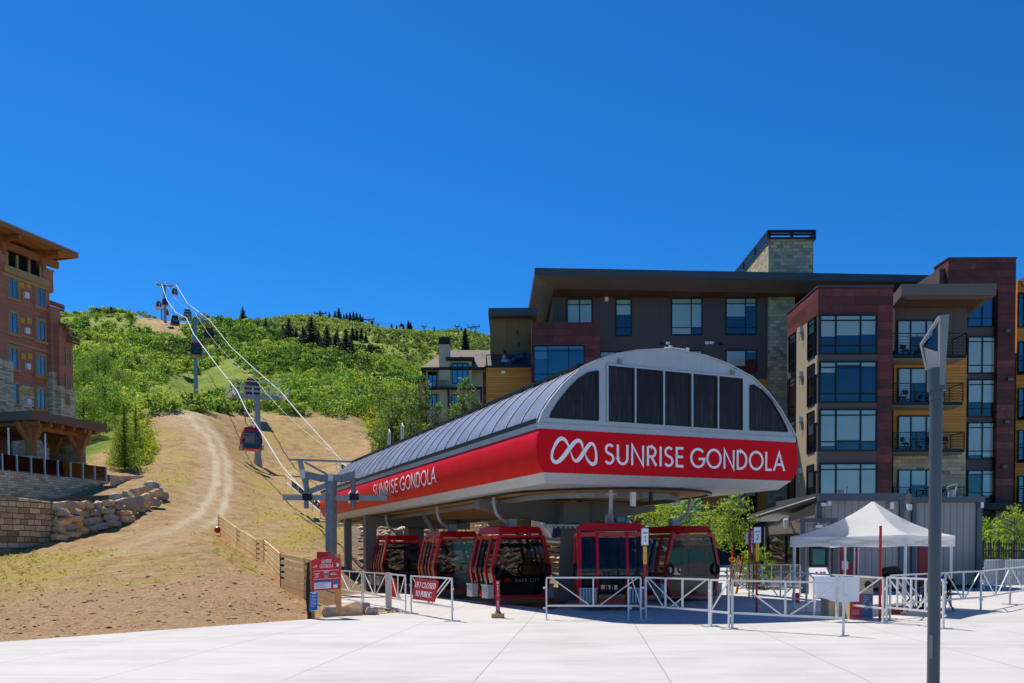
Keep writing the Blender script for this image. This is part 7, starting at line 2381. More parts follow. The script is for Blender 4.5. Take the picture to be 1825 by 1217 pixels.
# tipped white folding tables
g = gnd(1480, 1089)
g = gnd(1500, 1105)
c = thing('folding_table', 'white folding table tipped on its side before the recycling bins', 'table', g)
Yt = g.y - .25
P = lambda px, py, Y=Yt: at(px, py, Y)
for a, nm in ((((1453, 1028), (1491, 1028), (1491, 1073), (1455, 1062)), 'tabletop'), (((1493, 1028), (1532, 1028), (1531, 1072), (1497, 1073)), 'tabletop')):
    pts = [P(x, y) for x, y in a]; mb = MB(); mb.hexa([p + Vector((0, .04, 0)) for p in pts], pts); mb.build(nm, M['white'], c, world=True)
mb = MB(); a = P(1492, 1027); mb.bar(a, P(1492, 1104), .06); mb.bar(P(1453, 1062), Vector((P(1460, 1086).x, Yt + .4, g.z)), .04); mb.build('leg', M['galv'], c, world=True)
# bins
g = gnd(1515, 1104)
c = thing('recycling_bin', 'pale timber recycling bin with maroon and blue printed panels and a round opening', 'bin', g)
Y = g.y; z = lambda py: at(1540, py, Y).z; x = lambda px: at(px, 1060, Y).x
M['binwood'] = plain('pale bin timber', '#b9a384', 0.7, 0, 0.1, 3)
mb = MB(); mb.b2((x(1514), Y, g.z), (x(1556), Y + .7, z(1027))); mb.build('cabinet', M['binwood'], c, world=True)
mb = MB(); mb.b2((x(1515), Y - .015, z(1101)), (x(1535), Y - .002, z(1058))); o = mb.build('maroon_panel', M['signred'], c, world=True)
mb = MB(); mb.b2((x(1535.2), Y - .015, z(1101)), (x(1554.5), Y - .002, z(1058))); o = mb.build('blue_panel', plain('dull blue print', '#375a86', 0.5), c, world=True)
mb = MB(); F = lambda u_, v_: Vector((u_, Y - .019, v_)); cx, cz = x(1545), z(1078)
for k in range(3):
    a0 = 90 + 120 * k; ribbon(mb, [(cx + .1 * math.cos(R(a0 + q)), cz + .1 * math.sin(R(a0 + q))) for q in (10, 45, 80)], .045, F)
for k, wd in enumerate((.1, .16, .13)): ribbon(mb, [(cx - .1, z(1062 + 3 * k)), (cx - .1 + wd, z(1062 + 3 * k))], .02, F)
for k in range(3): ribbon(mb, [(x(1519), z(1088 + 3 * k)), (x(1531), z(1088 + 3 * k))], .02, F)
mb.build('lettering', M['text_dim'], o, world=True)
mb = MB(); mb.tube([(x(1547), Y - .02, z(1042)), (x(1547), Y + .01, z(1042))], .09, 16); mb.build('opening', M['black'], c, world=True)
mb = MB(); mb.b2((x(1513), Y - .03, z(1029)), (x(1557), Y + .72, z(1026.9))); mb.build('lid', M['shedtrim'], c, world=True)
g = gnd(1487, 1101)
c = thing('wooden_crate', 'plain pale timber bin standing half behind the tipped tables', 'bin', g)
mb = MB(); mb.b2((at(1477, 1080, g.y).x, g.y, g.z), (at(1512, 1080, g.y).x, g.y + .6, at(1490, 1062, g.y).z)); mb.build('cabinet', M['binwood'], c, world=True, bevel=.01)
mb = MB(); mb.b2((at(1477, 1080, g.y).x - .01, g.y - .01, at(1490, 1062, g.y).z + .001), (at(1512, 1080, g.y).x + .01, g.y + .61, at(1490, 1062, g.y).z + .03)); mb.build('lid', M['binwood'], c, world=True)
# control desk behind
g = gnd(1466, 1066); Y = 29.5; p = at(1466, 1027, Y); zz = plaza_z(p.x, Y)
c = thing('control_desk', 'slanted white control desk with coloured buttons in front of the hut', 'control desk', (p.x, Y, zz))
mb = MB(); mb.hexa([(p.x - .32, Y, zz), (p.x + .25, Y, zz), (p.x + .25, Y + .4, zz), (p.x - .32, Y + .4, zz)], [(p.x - .32, Y, p.z), (p.x + .25, Y, p.z), (p.x + .25, Y + .4, p.z + .28), (p.x - .32, Y + .4, p.z + .28)]); mb.build('cabinet', M['white'], c, world=True)
mb = MB()
for dx in (-.15, 0, .1): mb.box((p.x + dx, Y + .15, p.z + .13), (.06, .06, .05))
mb.build('button', M['orange_red'], c, world=True)
# folding table with dark bag, case and chair
g = gnd(1598, 1084)
c = thing('folding_table', 'narrow dark folding table carrying a black bag under the tent', 'table', g)
Y = g.y; zt_ = at(1595, 1029, Y).z
x = lambda px: at(px, 1040, Y).x
mb = MB(); mb.b2((x(1574), Y - .3, zt_ - .04), (x(1640), Y + .3, zt_)); mb.build('tabletop', M['steel_dark'], c, world=True)
for px in (1577, 1637): 
    mb = MB(); mb.bar((x(px), Y, g.z), (x(px), Y, zt_ - .04), .05); mb.build('leg', M['blackmetal'], c, world=True)
def lump(name, c_, r_, m, label, cat, seed, sub=3, squash=(1, 1, 1), rough=.35):
    import bmesh
    bm = bmesh.new(); bmesh.ops.create_icosphere(bm, subdivisions=sub, radius=1)
    for v_ in bm.verts:
        n_ = pnoise(Vector(v_.co) * 1.6 + Vector((seed * 3.1, seed, 0)))
        n2_ = pnoise(Vector(v_.co) * 4.0 + Vector((seed, 0, seed * 2.0)))
        v_.co = Vector((v_.co.x * squash[0], v_.co.y * squash[1], v_.co.z * squash[2])) * r_ * (1 + rough * n_ + rough * .35 * n2_)
    me = bpy.data.meshes.new(name); bm.to_mesh(me); bm.free(); me.materials.append(m); me.shade_smooth(); me.set_sharp_from_angle(angle=R(28))
    o = bpy.data.objects.new(name, me); COL.objects.link(o); o.location = c_
    return tag(o, label, cat)
lump('black_bag', (x(1589), Y, zt_ + .13), .24, M['dark_cloth'], 'lumpy black bag lying on the folding table under the tent', 'bag', 4, squash=(1.3, .8, .75))
g2 = gnd(1604, 1094)
c = thing('tool_case', 'orange red plastic case on the ground behind the barrier', 'case', g2)
mb = MB(); mb.box(g2 + Vector((0, .1, .11)), (.4, .26, .22)); mb.build('case_body', M['orange_red'], c, world=True, bevel=.03)
mb = MB(); mb.tube([g2 + Vector((-.1, .1, .22)), g2 + Vector((-.1, .1, .28)), g2 + Vector((.1, .1, .28)), g2 + Vector((.1, .1, .22))], .015, 6); mb.build('handle', M['black'], c, world=True)
# dark stool and folding chair
def chair(P, rz, label, m, h=.45):
    c = thing('folding_chair', label, 'chair', P, rz)
    mb = MB(); mb.box((0, 0, h), (.42, .42, .04)); mb.build('seat', m, c)
    mb = MB(); mb.box((0, .21, h + .28), (.42, .03, .30)); mb.build('backrest', m, c)
    for sx in (-.2, .2):
        mb = MB(); mb.bar((sx, -.22, 0), (sx, .2, h + .45), .028); mb.build('leg', M['blackmetal'], c)
        mb = MB(); mb.bar((sx, .2, 0), (sx, -.15, h - .02), .028); mb.build('leg', M['blackmetal'], c)
    return c
gc = gnd(1618, 1086)
chair(gc, R(60), 'empty folding chair with a timber seat under the tent', M['post'])

for i_, p_ in enumerate(BALC):
    if i_ == 0: bc_ = chair(p_, R(20), 'dark chair standing on one of the black railed apartment balconies', M['blackmetal']); bc_['group'] = 'chairs on the apartment balconies'
    else: copy_thing(bc_, p_, R((i_ * 67) % 360), bc_['label'])

# ------------------------------------------------------------------ people
def person(P, rz, label, shirt, pants, hair, seated=True, lean=.12, reach=.35, scale=1.0):
    """seated figure as one continuous skinned body with clothes and hair grown on the same joints; faces local -Y"""
    c = thing('person', label, 'person', P, rz)
    s = 0.46
    J = {'pel': (0, 0, s + .10), 'bel': (0, -.02 - lean * .3, s + .28), 'che': (0, -.03 - lean, s + .50), 'nek': (0, -.03 - lean * 1.25, s + .62), 'hed': (0, -.05 - lean * 1.4, s + .74), 'top': (0, -.05 - lean * 1.4, s + .84)}
    for sg, t_ in ((-1, 'l'), (1, 'r')):
        J['sh' + t_] = (sg * .18, -.03 - lean * 1.05, s + .54); J['el' + t_] = (sg * .24, -.12 - lean, s + .28); J['wr' + t_] = (sg * .17, -.12 - reach, s + .20); J['ha' + t_] = (sg * .155, -.2 - reach, s + .19)
        J['hi' + t_] = (sg * .10, -.02, s + .08); J['kn' + t_] = (sg * .13, -.46, s + .06); J['an' + t_] = (sg * .13, -.47 - .03, .09); J['to' + t_] = (sg * .14, -.68, .045)
    def skin(name, verts, edges, rad, m, root, parent=c, sub=2):
        me = bpy.data.meshes.new(name); idx = {k: i for i, k in enumerate(verts)}
        me.from_pydata([J[k] for k in verts], [(idx[a], idx[b_]) for a, b_ in edges], [])
        me.materials.append(m)
        o = bpy.data.objects.new(name, me); COL.objects.link(o); o.parent = parent
        sk = o.modifiers.new('skin', 'SKIN'); sk.use_smooth_shade = True
        ss_ = o.modifiers.new('sub', 'SUBSURF'); ss_.levels = sub; ss_.render_levels = sub
        for k, i in idx.items():
            d = me.skin_vertices[0].data[i]; d.radius = rad[k] if hasattr(rad[k], '__len__') else (rad[k], rad[k]); d.use_root = (k == root)
        return o
    rad = {'pel': (.14, .11), 'bel': (.125, .10), 'che': (.15, .11), 'nek': .055, 'hed': (.075, .09), 'top': (.06, .07)}
    for t_ in 'lr':
        rad.update({'sh' + t_: .06, 'el' + t_: .042, 'wr' + t_: .028, 'ha' + t_: (.036, .02), 'hi' + t_: .095, 'kn' + t_: .065, 'an' + t_: .042, 'to' + t_: .035})
    ed = [('pel', 'bel'), ('bel', 'che'), ('che', 'nek'), ('nek', 'hed'), ('hed', 'top')]
    for t_ in 'lr': ed += [('che', 'sh' + t_), ('sh' + t_, 'el' + t_), ('el' + t_, 'wr' + t_), ('wr' + t_, 'ha' + t_), ('pel', 'hi' + t_), ('hi' + t_, 'kn' + t_), ('kn' + t_, 'an' + t_), ('an' + t_, 'to' + t_)]
    skin('body', list(J), ed, rad, M['skin'], 'pel')
    up = lambda r_, k: tuple(q + k for q in r_) if hasattr(r_, '__len__') else r_ + k
    tv = ['pel', 'bel', 'che'] + [a + t_ for t_ in 'lr' for a in ('sh', 'el')]
    skin('shirt', tv, [e for e in ed if e[0] in tv and e[1] in tv], {k: up(rad[k], .016) for k in tv}, shirt, 'pel')
    lv = ['pel'] + [a + t_ for t_ in 'lr' for a in ('hi', 'kn', 'an')]
    skin('trousers', lv, [e for e in ed if e[0] in lv and e[1] in lv], {k: up(rad[k], .014 if k != 'pel' else .018) for k in lv}, pants, 'pel')
    for t_ in 'lr':
        skin('shoe', ['an' + t_, 'to' + t_], [('an' + t_, 'to' + t_)], {'an' + t_: .055, 'to' + t_: .048}, M['black'], 'an' + t_)
        h = J['ha' + t_]
        for q, (dx, ln) in enumerate(((-.03, .06), (-.01, .07), (.01, .066), (.03, .052))):
            J['f0'] = (h[0] + dx, h[1] - .02, h[2]); J['f1'] = (h[0] + dx, h[1] - .02 - ln * .6, h[2] - .008); J['f2'] = (h[0] + dx, h[1] - .02 - ln, h[2] - .03)
            skin('finger', ['f0', 'f1', 'f2'], [('f0', 'f1'), ('f1', 'f2')], {'f0': .009, 'f1': .0085, 'f2': .007}, M['skin'], 'f0', sub=1)
        sg = -1 if t_ == 'l' else 1
        J['f0'] = (h[0] - sg * .03, h[1] + .02, h[2]); J['f1'] = (h[0] - sg * .06, h[1] - .015, h[2] - .005); J['f2'] = (h[0] - sg * .062, h[1] - .045, h[2] - .012)
        skin('thumb', ['f0', 'f1', 'f2'], [('f0', 'f1'), ('f1', 'f2')], {'f0': .011, 'f1': .010, 'f2': .008}, M['skin'], 'f0', sub=1)
    hd = Vector(J['hed']); 
    mb = MB(); mb.lathe([(.03, .15), (.075, .125), (.1, .07), (.105, 0), (.09, -.06), (.06, -.09)], (hd.x, hd.y + .025, hd.z + .015), 14); mb.build('hair', hair, c, smooth=True)
    mb = MB(); mb.hexa([hd + Vector((-.014, -.085, .0)), hd + Vector((.014, -.085, .0)), hd + Vector((.012, -.075, .05)), hd + Vector((-.012, -.075, .05))], [hd + Vector((-.01, -.118, .0)), hd + Vector((.01, -.118, .0)), hd + Vector((.004, -.085, .05)), hd + Vector((-.004, -.085, .05))]); mb.build('nose', M['skin'], c, smooth=True)
    mb = MB()
    for sx in (-.032, .032): mb.lathe([(.004, -.01), (.011, 0), (.004, .01)], (sx + hd.x, hd.y - .083, hd.z + .035), 8)
    mb.build('eye', M['black'], c)
    mb = MB(); mb.box(hd + Vector((0, -.086, -.03)), (.045, .012, .01)); mb.build('mouth', M['text_red'], c)
    for sx in (-1, 1):
        mb = MB(); mb.lathe([(.008, -.025), (.02, 0), (.01, .03)], (hd.x + sx * .088, hd.y, hd.z + .02), 8); mb.build('ear', M['skin'], c)
    return c
gp = gnd(1675, 1088)
person(gp, R(-62), 'seated person in a bright blue shirt, mostly hidden behind the grey lamp post', M['blue_shirt'], M['dark_cloth'], M['hair'])
chair(gp + Vector((.08, .02, 0)), R(-62), 'folding chair carrying the seated person in blue behind the lamp post', M['blackmetal'])
pp = at(897, 651, YO + .9)
person((pp.x, YO + .9, oz1 + .14), R(80), 'person in a pale shirt sitting sideways on the glass railed terrace', M['pale_shirt'], M['pale_shirt'], M['hair'], lean=.06, reach=.3)
c = thing('terrace_stool', 'low blue stool under the person on the terrace', 'stool', (pp.x, YO + .9, oz1 + .14))
mb = MB(); mb.box((0, 0, .42), (.45, .45, .08)); mb.build('seat', M['blue'], c)
for a, b_ in ((-.18, -.18), (.18, -.18), (.18, .18), (-.18, .18)):
    mb = MB(); mb.bar((a, b_, 0), (a, b_, .38), .04); mb.build('leg', M['blue'], c)

# ------------------------------------------------------------------ shovels and poles leaning by the shrubs
Y = 33
for i, (x0_, y0_, x1_, y1_, m, lb) in enumerate(((1301, 1040, 1305, 975, 'orange', 'orange tool handle leaning at the back left of the barrier'), (1303, 1045, 1316, 990, 'post', 'pale timber pole leaning beside the orange handle'),
                                     (1313, 1050, 1325, 990, 'signred', 'thin red pole leaning right of the timber pole'), (1311, 1053, 1320, 1018, 'yellow', 'short yellow handled shovel leaning on the barrier'))):
    mb = MB(); a = at(x0_, y0_ + 12, Y); a.z = max(a.z, plaza_z(a.x, Y)); b_ = at(x1_, y1_, Y + .2); mb.tube([a, b_], .03, 6)
    tag(mb.build('leaning_pole', M[m], loc=tuple(a)), lb, 'pole')
p = at(1305, 997, Y); mb = MB(); mb.tube([p + Vector((.11 * math.cos(R(q)), 0, .07 * math.sin(R(q)))) for q in range(0, 361, 30)], .02, 6, cap=False)
tag(mb.build('hose_coil', M['yellow'], loc=tuple(p - Vector((0, 0, .15)))), 'small yellow coil hanging among the leaning tools', 'hose')
p = at(1420, 1070, 28); z0 = plaza_z(p.x, 28); mb = MB(); mb.b2((p.x - .09, 28, z0), (p.x + .09, 28.2, z0 + .3)); tag(mb.build('small_box', M['signred'], loc=(p.x, 28, z0), bevel=.01), 'small dark red box on the ground in the tent shade', 'box')

# ------------------------------------------------------------------ stone walls and boulders on the left
A_ = at(-60, 885, 44.0); 
wa = [at(-60, 880, 44.5), at(0, 888, 45), at(28, 886, 45.8), at(88, 895, 48)]
M['blockwall'] = masonry('split face block wall', ['#8a6f52', '#b0926c', '#cbb08a', '#dcc5a0', '#a8835f'], '#66543f', 0.85, 0.30, 0.022, dist=0.05, bump=1.0, squash=0.65)
mb = MB()
wb = [Vector((p.x, p.y, 0)) for p in wa]
for i in range(3):
    p, q = wa[i], wa[i + 1]; nrm = Vector((q.y - p.y, -(q.x - p.x), 0)).normalized()
    if nrm.y > 0: nrm = -nrm
    mb.hexa([(p.x, p.y, -.2), (q.x, q.y, -.2), (q.x, q.y + .6, -.2), (p.x, p.y + .6, -.2)], [tuple(p), tuple(q), (q.x, q.y + .6, q.z), (p.x, p.y + .6, p.z)])
tag(mb.build('block_wall', M['blockwall'], loc=(wa[1].x, wa[1].y, 1.5)), 'tan block retaining wall at the left edge of the dirt field', 'wall')
M['boulder'] = plain('tan and grey boulder', '#cfae84', 0.9, 0, 0.4, 1.6, 1.0, 6)
M['boulder_grey'] = plain('grey boulder', '#a99f90', 0.9, 0, 0.35, 2.2, 1.0, 7)
rnd = random.Random(11)
import bmesh
_rockmesh = []
for k in range(10):
    bm = bmesh.new(); rq = random.Random(k + 40)
    for _ in range(26):
        v_ = Vector((rq.gauss(0, 1), rq.gauss(0, 1), rq.gauss(0, 1))).normalized()
        e_ = .55; v_ = Vector([math.copysign(abs(q_) ** e_, q_) for q_ in v_]) * rq.uniform(.85, 1.1)
        bm.verts.new(v_)
    r_ = bmesh.ops.convex_hull(bm, input=bm.verts); bmesh.ops.delete(bm, geom=[g_ for g_ in bm.verts if not g_.link_faces], context='VERTS')
    bmesh.ops.dissolve_limit(bm, angle_limit=R(16), verts=bm.verts, edges=bm.edges)
    bmesh.ops.bevel(bm, geom=list(bm.edges), offset=.07, segments=2, affect='EDGES', clamp_overlap=True)
    me = bpy.data.meshes.new('boulder'); bm.to_mesh(me); bm.free(); me.materials.append(M['boulder'] if k % 3 else M['boulder_grey']); me.shade_smooth(); me.set_sharp_from_angle(angle=R(24)); _rockmesh.append(me)
def boulder(P, sx, sy, sz, label, group, rz=None):
    o = bpy.data.objects.new('boulder', rnd.choice(_rockmesh)); COL.objects.link(o)
    o.location = P; o.scale = (sx, sy, sz); o.rotation_euler = (rnd.uniform(-.2, .2), rnd.uniform(-.2, .2), rnd.uniform(-.5, .5) if rz is None else rz)
    return tag(o, label, 'boulder', group)
# rows of boulders curving back up the slope
xs = [92, 120, 150, 180, 210, 240, 262, 280]
topy = np.interp; tops = dict(zip(xs, (895, 893, 896, 892, 888, 885, 876, 862))); bots = dict(zip(xs, (966, 958, 948, 944, 934, 918, 905, 890))); dep = dict(zip(xs, (48, 48.5, 49, 49.6, 50.6, 53, 56, 60)))
dep = {k: hill(k, bots[k] + 1, 30, 120).y for k in xs}; print('wall depth', dep)
fi = lambda d_, v_: float(np.interp(v_, xs, [d_[k] for k in xs]))
row = 0
for r_ in range(5):
    px = 94 + rnd.uniform(0, 8)
    while px < 284:
        t_, b_, Y = fi(tops, px), fi(bots, px), fi(dep, px)
        wd = rnd.uniform(12, 25) * (1 - .25 * (px > 230))
        rows_here = max(1, round((b_ - t_) / 13.0))
        if r_ < rows_here:
            py = b_ - (b_ - t_) * (r_ + .5) / rows_here
            Yr = Y + r_ * .22
            P = at(px + wd / 2, py, Yr); hs = (b_ - t_) / rows_here / FPX * Yr / 2
            boulder(P, wd / FPX * Yr / 2 * 1.06, .55, hs * 1.14, 'rough tan boulder stacked in the dry boulder wall below the lodge', 'boulders of the stacked wall')
        px += wd
for px, py, Y, s in ((270, 866, 62, .5), (254, 872, 61, .42), (228, 882, 57, .4), (205, 886, 55, .38), (240, 878, 59, .4), (278, 874, 62, .45)):
    boulder(at(px, py, Y), s, s * .8, s * .7, 'loose boulder lying on top of the boulder wall', 'loose boulders above the wall')
# terrace lip wall, black liner and a low stone wall
mb = MB(); yl = lambda k, o: fi(dep, k) + o
a, b_, c_, d_ = at(94, 897, yl(94, 1.5)), at(215, 893, yl(215, 1.5)), at(216, 881, yl(215, 7)), at(90, 887, yl(94, 8))
q = [a, b_, c_, d_]; zz = min(p.z for p in q)
mb.hexa([p - Vector((0, 0, .08)) for p in q], q); tag(mb.build('pond_liner', plain('black plastic sheet', '#0c0c0e', 0.95, 0, 0.2, spec=0.02), loc=tuple(a)), 'black plastic sheet spread behind the boulder wall', 'plastic sheet')
mb = MB()
p, q = at(196, 848, 66), at(254, 848, 72); mb.hexa([(p.x, p.y, 4), (q.x, q.y, 4), (q.x, q.y + .6, 4), (p.x, p.y + .6, 4)], [tuple(p), tuple(q), (q.x, q.y + .6, q.z), (p.x, p.y + .6, p.z)])
tag(mb.build('garden_wall', M['ledge'], loc=(p.x, p.y, 6)), 'low stone wall under the young spruce', 'wall')
# rocks by the plaza edge
for px, py, s, lb in ((618, 1093, .42, 'large pale rock at the concrete edge, second from the info board'), (592, 1094, .36, 'dark grey rock at the foot of the info board'), (640, 1090, .3, 'pale rock at the concrete edge, farthest from the info board'), (660, 1092, .2, 'smallest pale rock at the tip of the gravel corner')):
    g = gnd(px, py + 4); boulder(g + Vector((0, .15, .1)), s, s * .7, s * .62, lb, None)
# gravel and loose stones: nobody could count them
def stones(n, region, smin, smax, seed, name, label, cols=('#7d6147', '#a78765', '#c9b08d')):
    r_ = np.random.default_rng(seed)
    V, Q, T = [], [], []
    k = 0; got = 0
    base = np.array([(1, 0, 0), (-1, 0, 0), (0, 1, 0), (0, -1, 0), (0, 0, 1), (0, 0, -.6)], float)
    tri = np.array([(0, 2, 4), (2, 1, 4), (1, 3, 4), (3, 0, 4), (2, 0, 5), (1, 2, 5), (3, 1, 5), (0, 3, 5)])
    X, Y, px, py = region(r_, n)
    Z = terrain_z(X, Y)
    s = r_.uniform(smin, smax, len(X)) * (r_.uniform(0, 1, len(X)) ** 2 * 1.6 + .5)
    VV = base[None] * (1 + r_.uniform(-.35, .35, (len(X), 6, 3))) * s[:, None, None] * np.stack([r_.uniform(.8, 1.5, len(X)), r_.uniform(.8, 1.3, len(X)), r_.uniform(.45, .8, len(X))], 1)[:, None]
    VV += np.stack([X, Y, Z], 1)[:, None]
    V = VV.reshape(-1, 3); Q = (tri[None] + 6 * np.arange(len(X))[:, None, None]).reshape(-1, 3)
    me = bpy.data.meshes.new(name); fill_mesh(me, V, Q)
    a = me.attributes.new('tint', 'FLOAT', 'POINT'); a.data.foreach_set('value', np.repeat(np.clip(r_.uniform(0, 1, len(X)), 0, 1), 6).astype(np.float32))
    t = NT(name + ' stone'); at_ = t.n('ShaderNodeAttribute', attribute_name='tint'); t.base(t.ramp(at_.outputs['Fac'], [(0.1, cols[0]), (0.5, cols[1]), (0.9, cols[2])]), .9, 0, .2); me.materials.append(t.m)
    o = bpy.data.objects.new(name, me); COL.objects.link(o); tag(o, label, 'stones', None, 'stuff')
def reg_field(r_, n):
    Y = np.exp(r_.uniform(math.log(17), math.log(150), n)); u_ = r_.uniform(-.6, -.02, n); X = u_ * Y
    Z = terrain_z(X, Y); px, py = proj_np(X, Y, Z); g, rd, so, dr, ru = cover(X, Y, Z); pd = poly_dist(X, Y, PLAZA)
    k = (g < .4) & (pd > .15) & (r_.uniform(0, 1, n) < (.25 + .75 * so + .5 * ru) * (1 - .6 * rd)); return X[k], Y[k], px[k], py[k]
stones(9000, reg_field, .012, .045, 31, 'loose_stones', 'small loose stones scattered over the bare dirt slope')
def reg_bank(r_, n):
    Y = r_.uniform(45, 110, n); u_ = r_.uniform(-.17, .1, n); X = u_ * Y
    Z = terrain_z(X, Y); px, py = proj_np(X, Y, Z); k = (zone(px, py, [(640, 890), (1020, 930), (1020, 1010), (760, 1050), (620, 1050)], 15) > r_.uniform(0, 1, n)) & (poly_dist(X, Y, PLAZA) > .3); return X[k], Y[k], px[k], py[k]
stones(9000, reg_bank, .06, .26, 32, 'bank_rubble', 'rubble of pale broken rock covering the bank behind the station', ('#6f5a45', '#a48d70', '#c4b193'))
def reg_edge(r_, n):
    px = r_.uniform(596, 735, n); py = r_.uniform(1072, 1100, n); P = [gnd(a, b_) for a, b_ in zip(px, py)]
    X = np.array([p.x for p in P]); Y = np.array([p.y for p in P]); pd = poly_dist(X, Y, PLAZA); k = pd > .02; return X[k], Y[k], px[k], py[k]
stones(1800, reg_edge, .015, .05, 33, 'corner_gravel', 'coarse gravel in the corner between plaza and barriers', ('#84705a', '#b9a68c', '#d6c9b2'))
# low building wall and parked utility vehicle seen through the station
Y = 60
mb = MB(); pts = [at(948, 925, Y), at(1018, 938, Y), at(1018, 975, Y), at(948, 975, Y)]; mb.hexa([p + Vector((0, 1, 0)) for p in pts], pts); w1 = mb.build('retaining_wall', M['stucco'], loc=tuple(pts[3])); tag(w1, 'rough tan wall with pale coping seen under the station', 'wall')
p = at(985, 960, 52)
zc = p.z - .9
c = thing('utility_vehicle', 'small white utility vehicle with a boom parked behind the slat fence', 'vehicle', (p.x, 52, zc))
mb = MB(); mb.b2((-.75, -.9, .45), (.85, .9, .95)); mb.build('body', M['white'], c, bevel=.06)
mb = MB(); mb.hexa([(-.1, -.8, .952), (.8, -.8, .952), (.8, .8, .952), (-.1, .8, .952)], [(.05, -.7, 1.7), (.75, -.7, 1.7), (.75, .7, 1.7), (.05, .7, 1.7)]); mb.build('cab', M['cab_black'], c)
mb = MB(); mb.b2((0, -.75, 1.702), (.8, .75, 1.76)); mb.build('cab_roof', M['white'], c)
mb = MB(); mb.tube([(-.1, -.95, .9), (-.5, -.98, 1.5), (-.75, -.98, 1.75)], [.06, .09, .06], 8); mb.build('boom', M['white'], c)
for sx in (-.5, .6):
    for sy in (-.9, .9):
        mb = MB(); mb.tube([(sx, sy - .1, .35), (sx, sy + .1, .35)], .35, 16); mb.build('wheel', M['black'], c)
# ------------------------------------------------------------------ trees
def trunk_mesh(h, r, limbs, seed, lean=.03, m='bark'):
    rr_ = random.Random(seed); mb = MB()
    top = Vector((rr_.uniform(-lean, lean) * h, rr_.uniform(-lean, lean) * h, h))
    pth = [Vector((0, 0, -.3))] + [Vector((top.x * f + rr_.uniform(-.02, .02) * h * (f < 1), top.y * f + rr_.uniform(-.02, .02) * h * (f < 1), h * f)) for f in (.0, .25, .5, .75, 1)]
    mb.tube(pth, [r * 1.25, r * 1.1, r * .9, r * .65, r * .4, r * .12], 8)
    tips = []
    for k in range(limbs):
        f = rr_.uniform(.3, .85); a = rr_.uniform(0, 2 * PI); ln = h * rr_.uniform(.18, .34) * (1.15 - f * .6)
        p = Vector((top.x * f, top.y * f, h * f)); q = p + Vector((math.cos(a) * ln, math.sin(a) * ln, ln * rr_.uniform(.4, 1.0)))
        mb.tube([p, p.lerp(q, .5) + Vector((0, 0, ln * .06)), q], [r * .4, r * .25, r * .08], 6); tips.append(q)
    return mb, tips

def make_leafy(h, wid, seed, leafm, clumps, per, leaf, bottom=.25, bark='bark', name='tree', shape='round'):
    """unit builder: returns an unlinked-from-place tree at the origin"""
    c = thing(name, 'x', 'tree')
    mb, tips = trunk_mesh(h * .9, h * .022, 9, seed)
    mb.build('trunk', M[bark], c, smooth=True)
    r_ = np.random.default_rng(seed)
    cen = []
    while len(cen) < clumps:
        p = r_.uniform(-1, 1, 3); z = (p[2] + 1) / 2
        if shape == 'column': lim = (0.35 + .65 * math.sin(PI * min(1, z * .85 + .12))) * (1 - .55 * z)
        elif shape == 'round': lim = math.sin(PI * (z * .86 + .10)) ** .6
        else: lim = 1 - z * .9
        lim *= .75 + .5 * pnoise(Vector((p[0] * 1.5, p[1] * 1.5, z * 3 + seed)))
        if math.hypot(p[0], p[1]) < lim and r_.uniform() < .35 + .65 * math.hypot(p[0], p[1]) / max(lim, .01):
            cen.append((p[0] * wid / 2, p[1] * wid / 2, h * (bottom + (1 - bottom) * z * .96)))
    V, Q, t_ = leaf_cloud(cen, r_.uniform(.35, 1.0, clumps) * wid * .16, per, leaf, seed, flat=.8)
    leaf_object('crown', V, Q, t_, M[leafm], c)
    return c

def make_conifer(h, wid, seed, leafm='conifer', layers=26, name='conifer', leaf=.16, dens=9):
    c = thing(name, 'x', 'conifer')
    mb = MB(); mb.tube([(0, 0, -.4), (0, 0, h * .5), (0, 0, h * .98)], [h * .018, h * .011, h * .003], 7); mb.build('trunk', M['bark'], c)
    r_ = np.random.default_rng(seed); P = []; S_ = []
    for k in range(layers):
        f = (k + r_.uniform(0, .6)) / layers; z = h * (.04 + .94 * f); rad = wid / 2 * (1 - f) ** .85 * r_.uniform(.78, 1.12) + .05 * wid * (1 - f)
        nb = int(6 + 6 * (1 - f))
        for b_ in range(nb):
            a = 2 * PI * b_ / nb + r_.uniform(0, .7); rl = rad * r_.uniform(.65, 1.1)
            nn_ = max(3, int(dens * rl / (wid / 2) + 3))
            for q in range(nn_):
                g = (q + .6) / nn_
                P.append((math.cos(a) * rl * g + r_.normal() * .04 * wid * g, math.sin(a) * rl * g + r_.normal() * .04 * wid * g, z - rl * .28 * g + r_.normal() * .012 * h)); S_.append(.5 + .8 * (1 - f))
    P = np.array(P); S_ = np.array(S_)
    V, Q, t_ = leaf_cloud(P, leaf * 1.6 * S_, 3, leaf, seed, flat=.45, up=.9)
    leaf_object('crown', V, Q, t_, M[leafm], c)
    return c

def put(proto, hproto, px, pt, pb, Y, label, group=None, wscale=1.0, first=False):
    d = at(px, pb, Y)
    inside = poly_dist(np.array([d.x]), np.array([d.y]), PLAZA)[0] < 0
    zb = plaza_z(d.x, d.y) if inside else tz(d.x, d.y)
    zt_ = at(px, pt, Y).z
    s = max(.2, (zt_ - zb) / hproto)
    o = proto if first else copy_thing(proto, (0, 0, 0), 0, label)
    o.location = (d.x, d.y, zb); o.rotation_euler = (0, 0, random.uniform(0, 6)); o.scale = (s * wscale, s * wscale, s)
    o['label'] = label
    if group: o['group'] = group
    return o

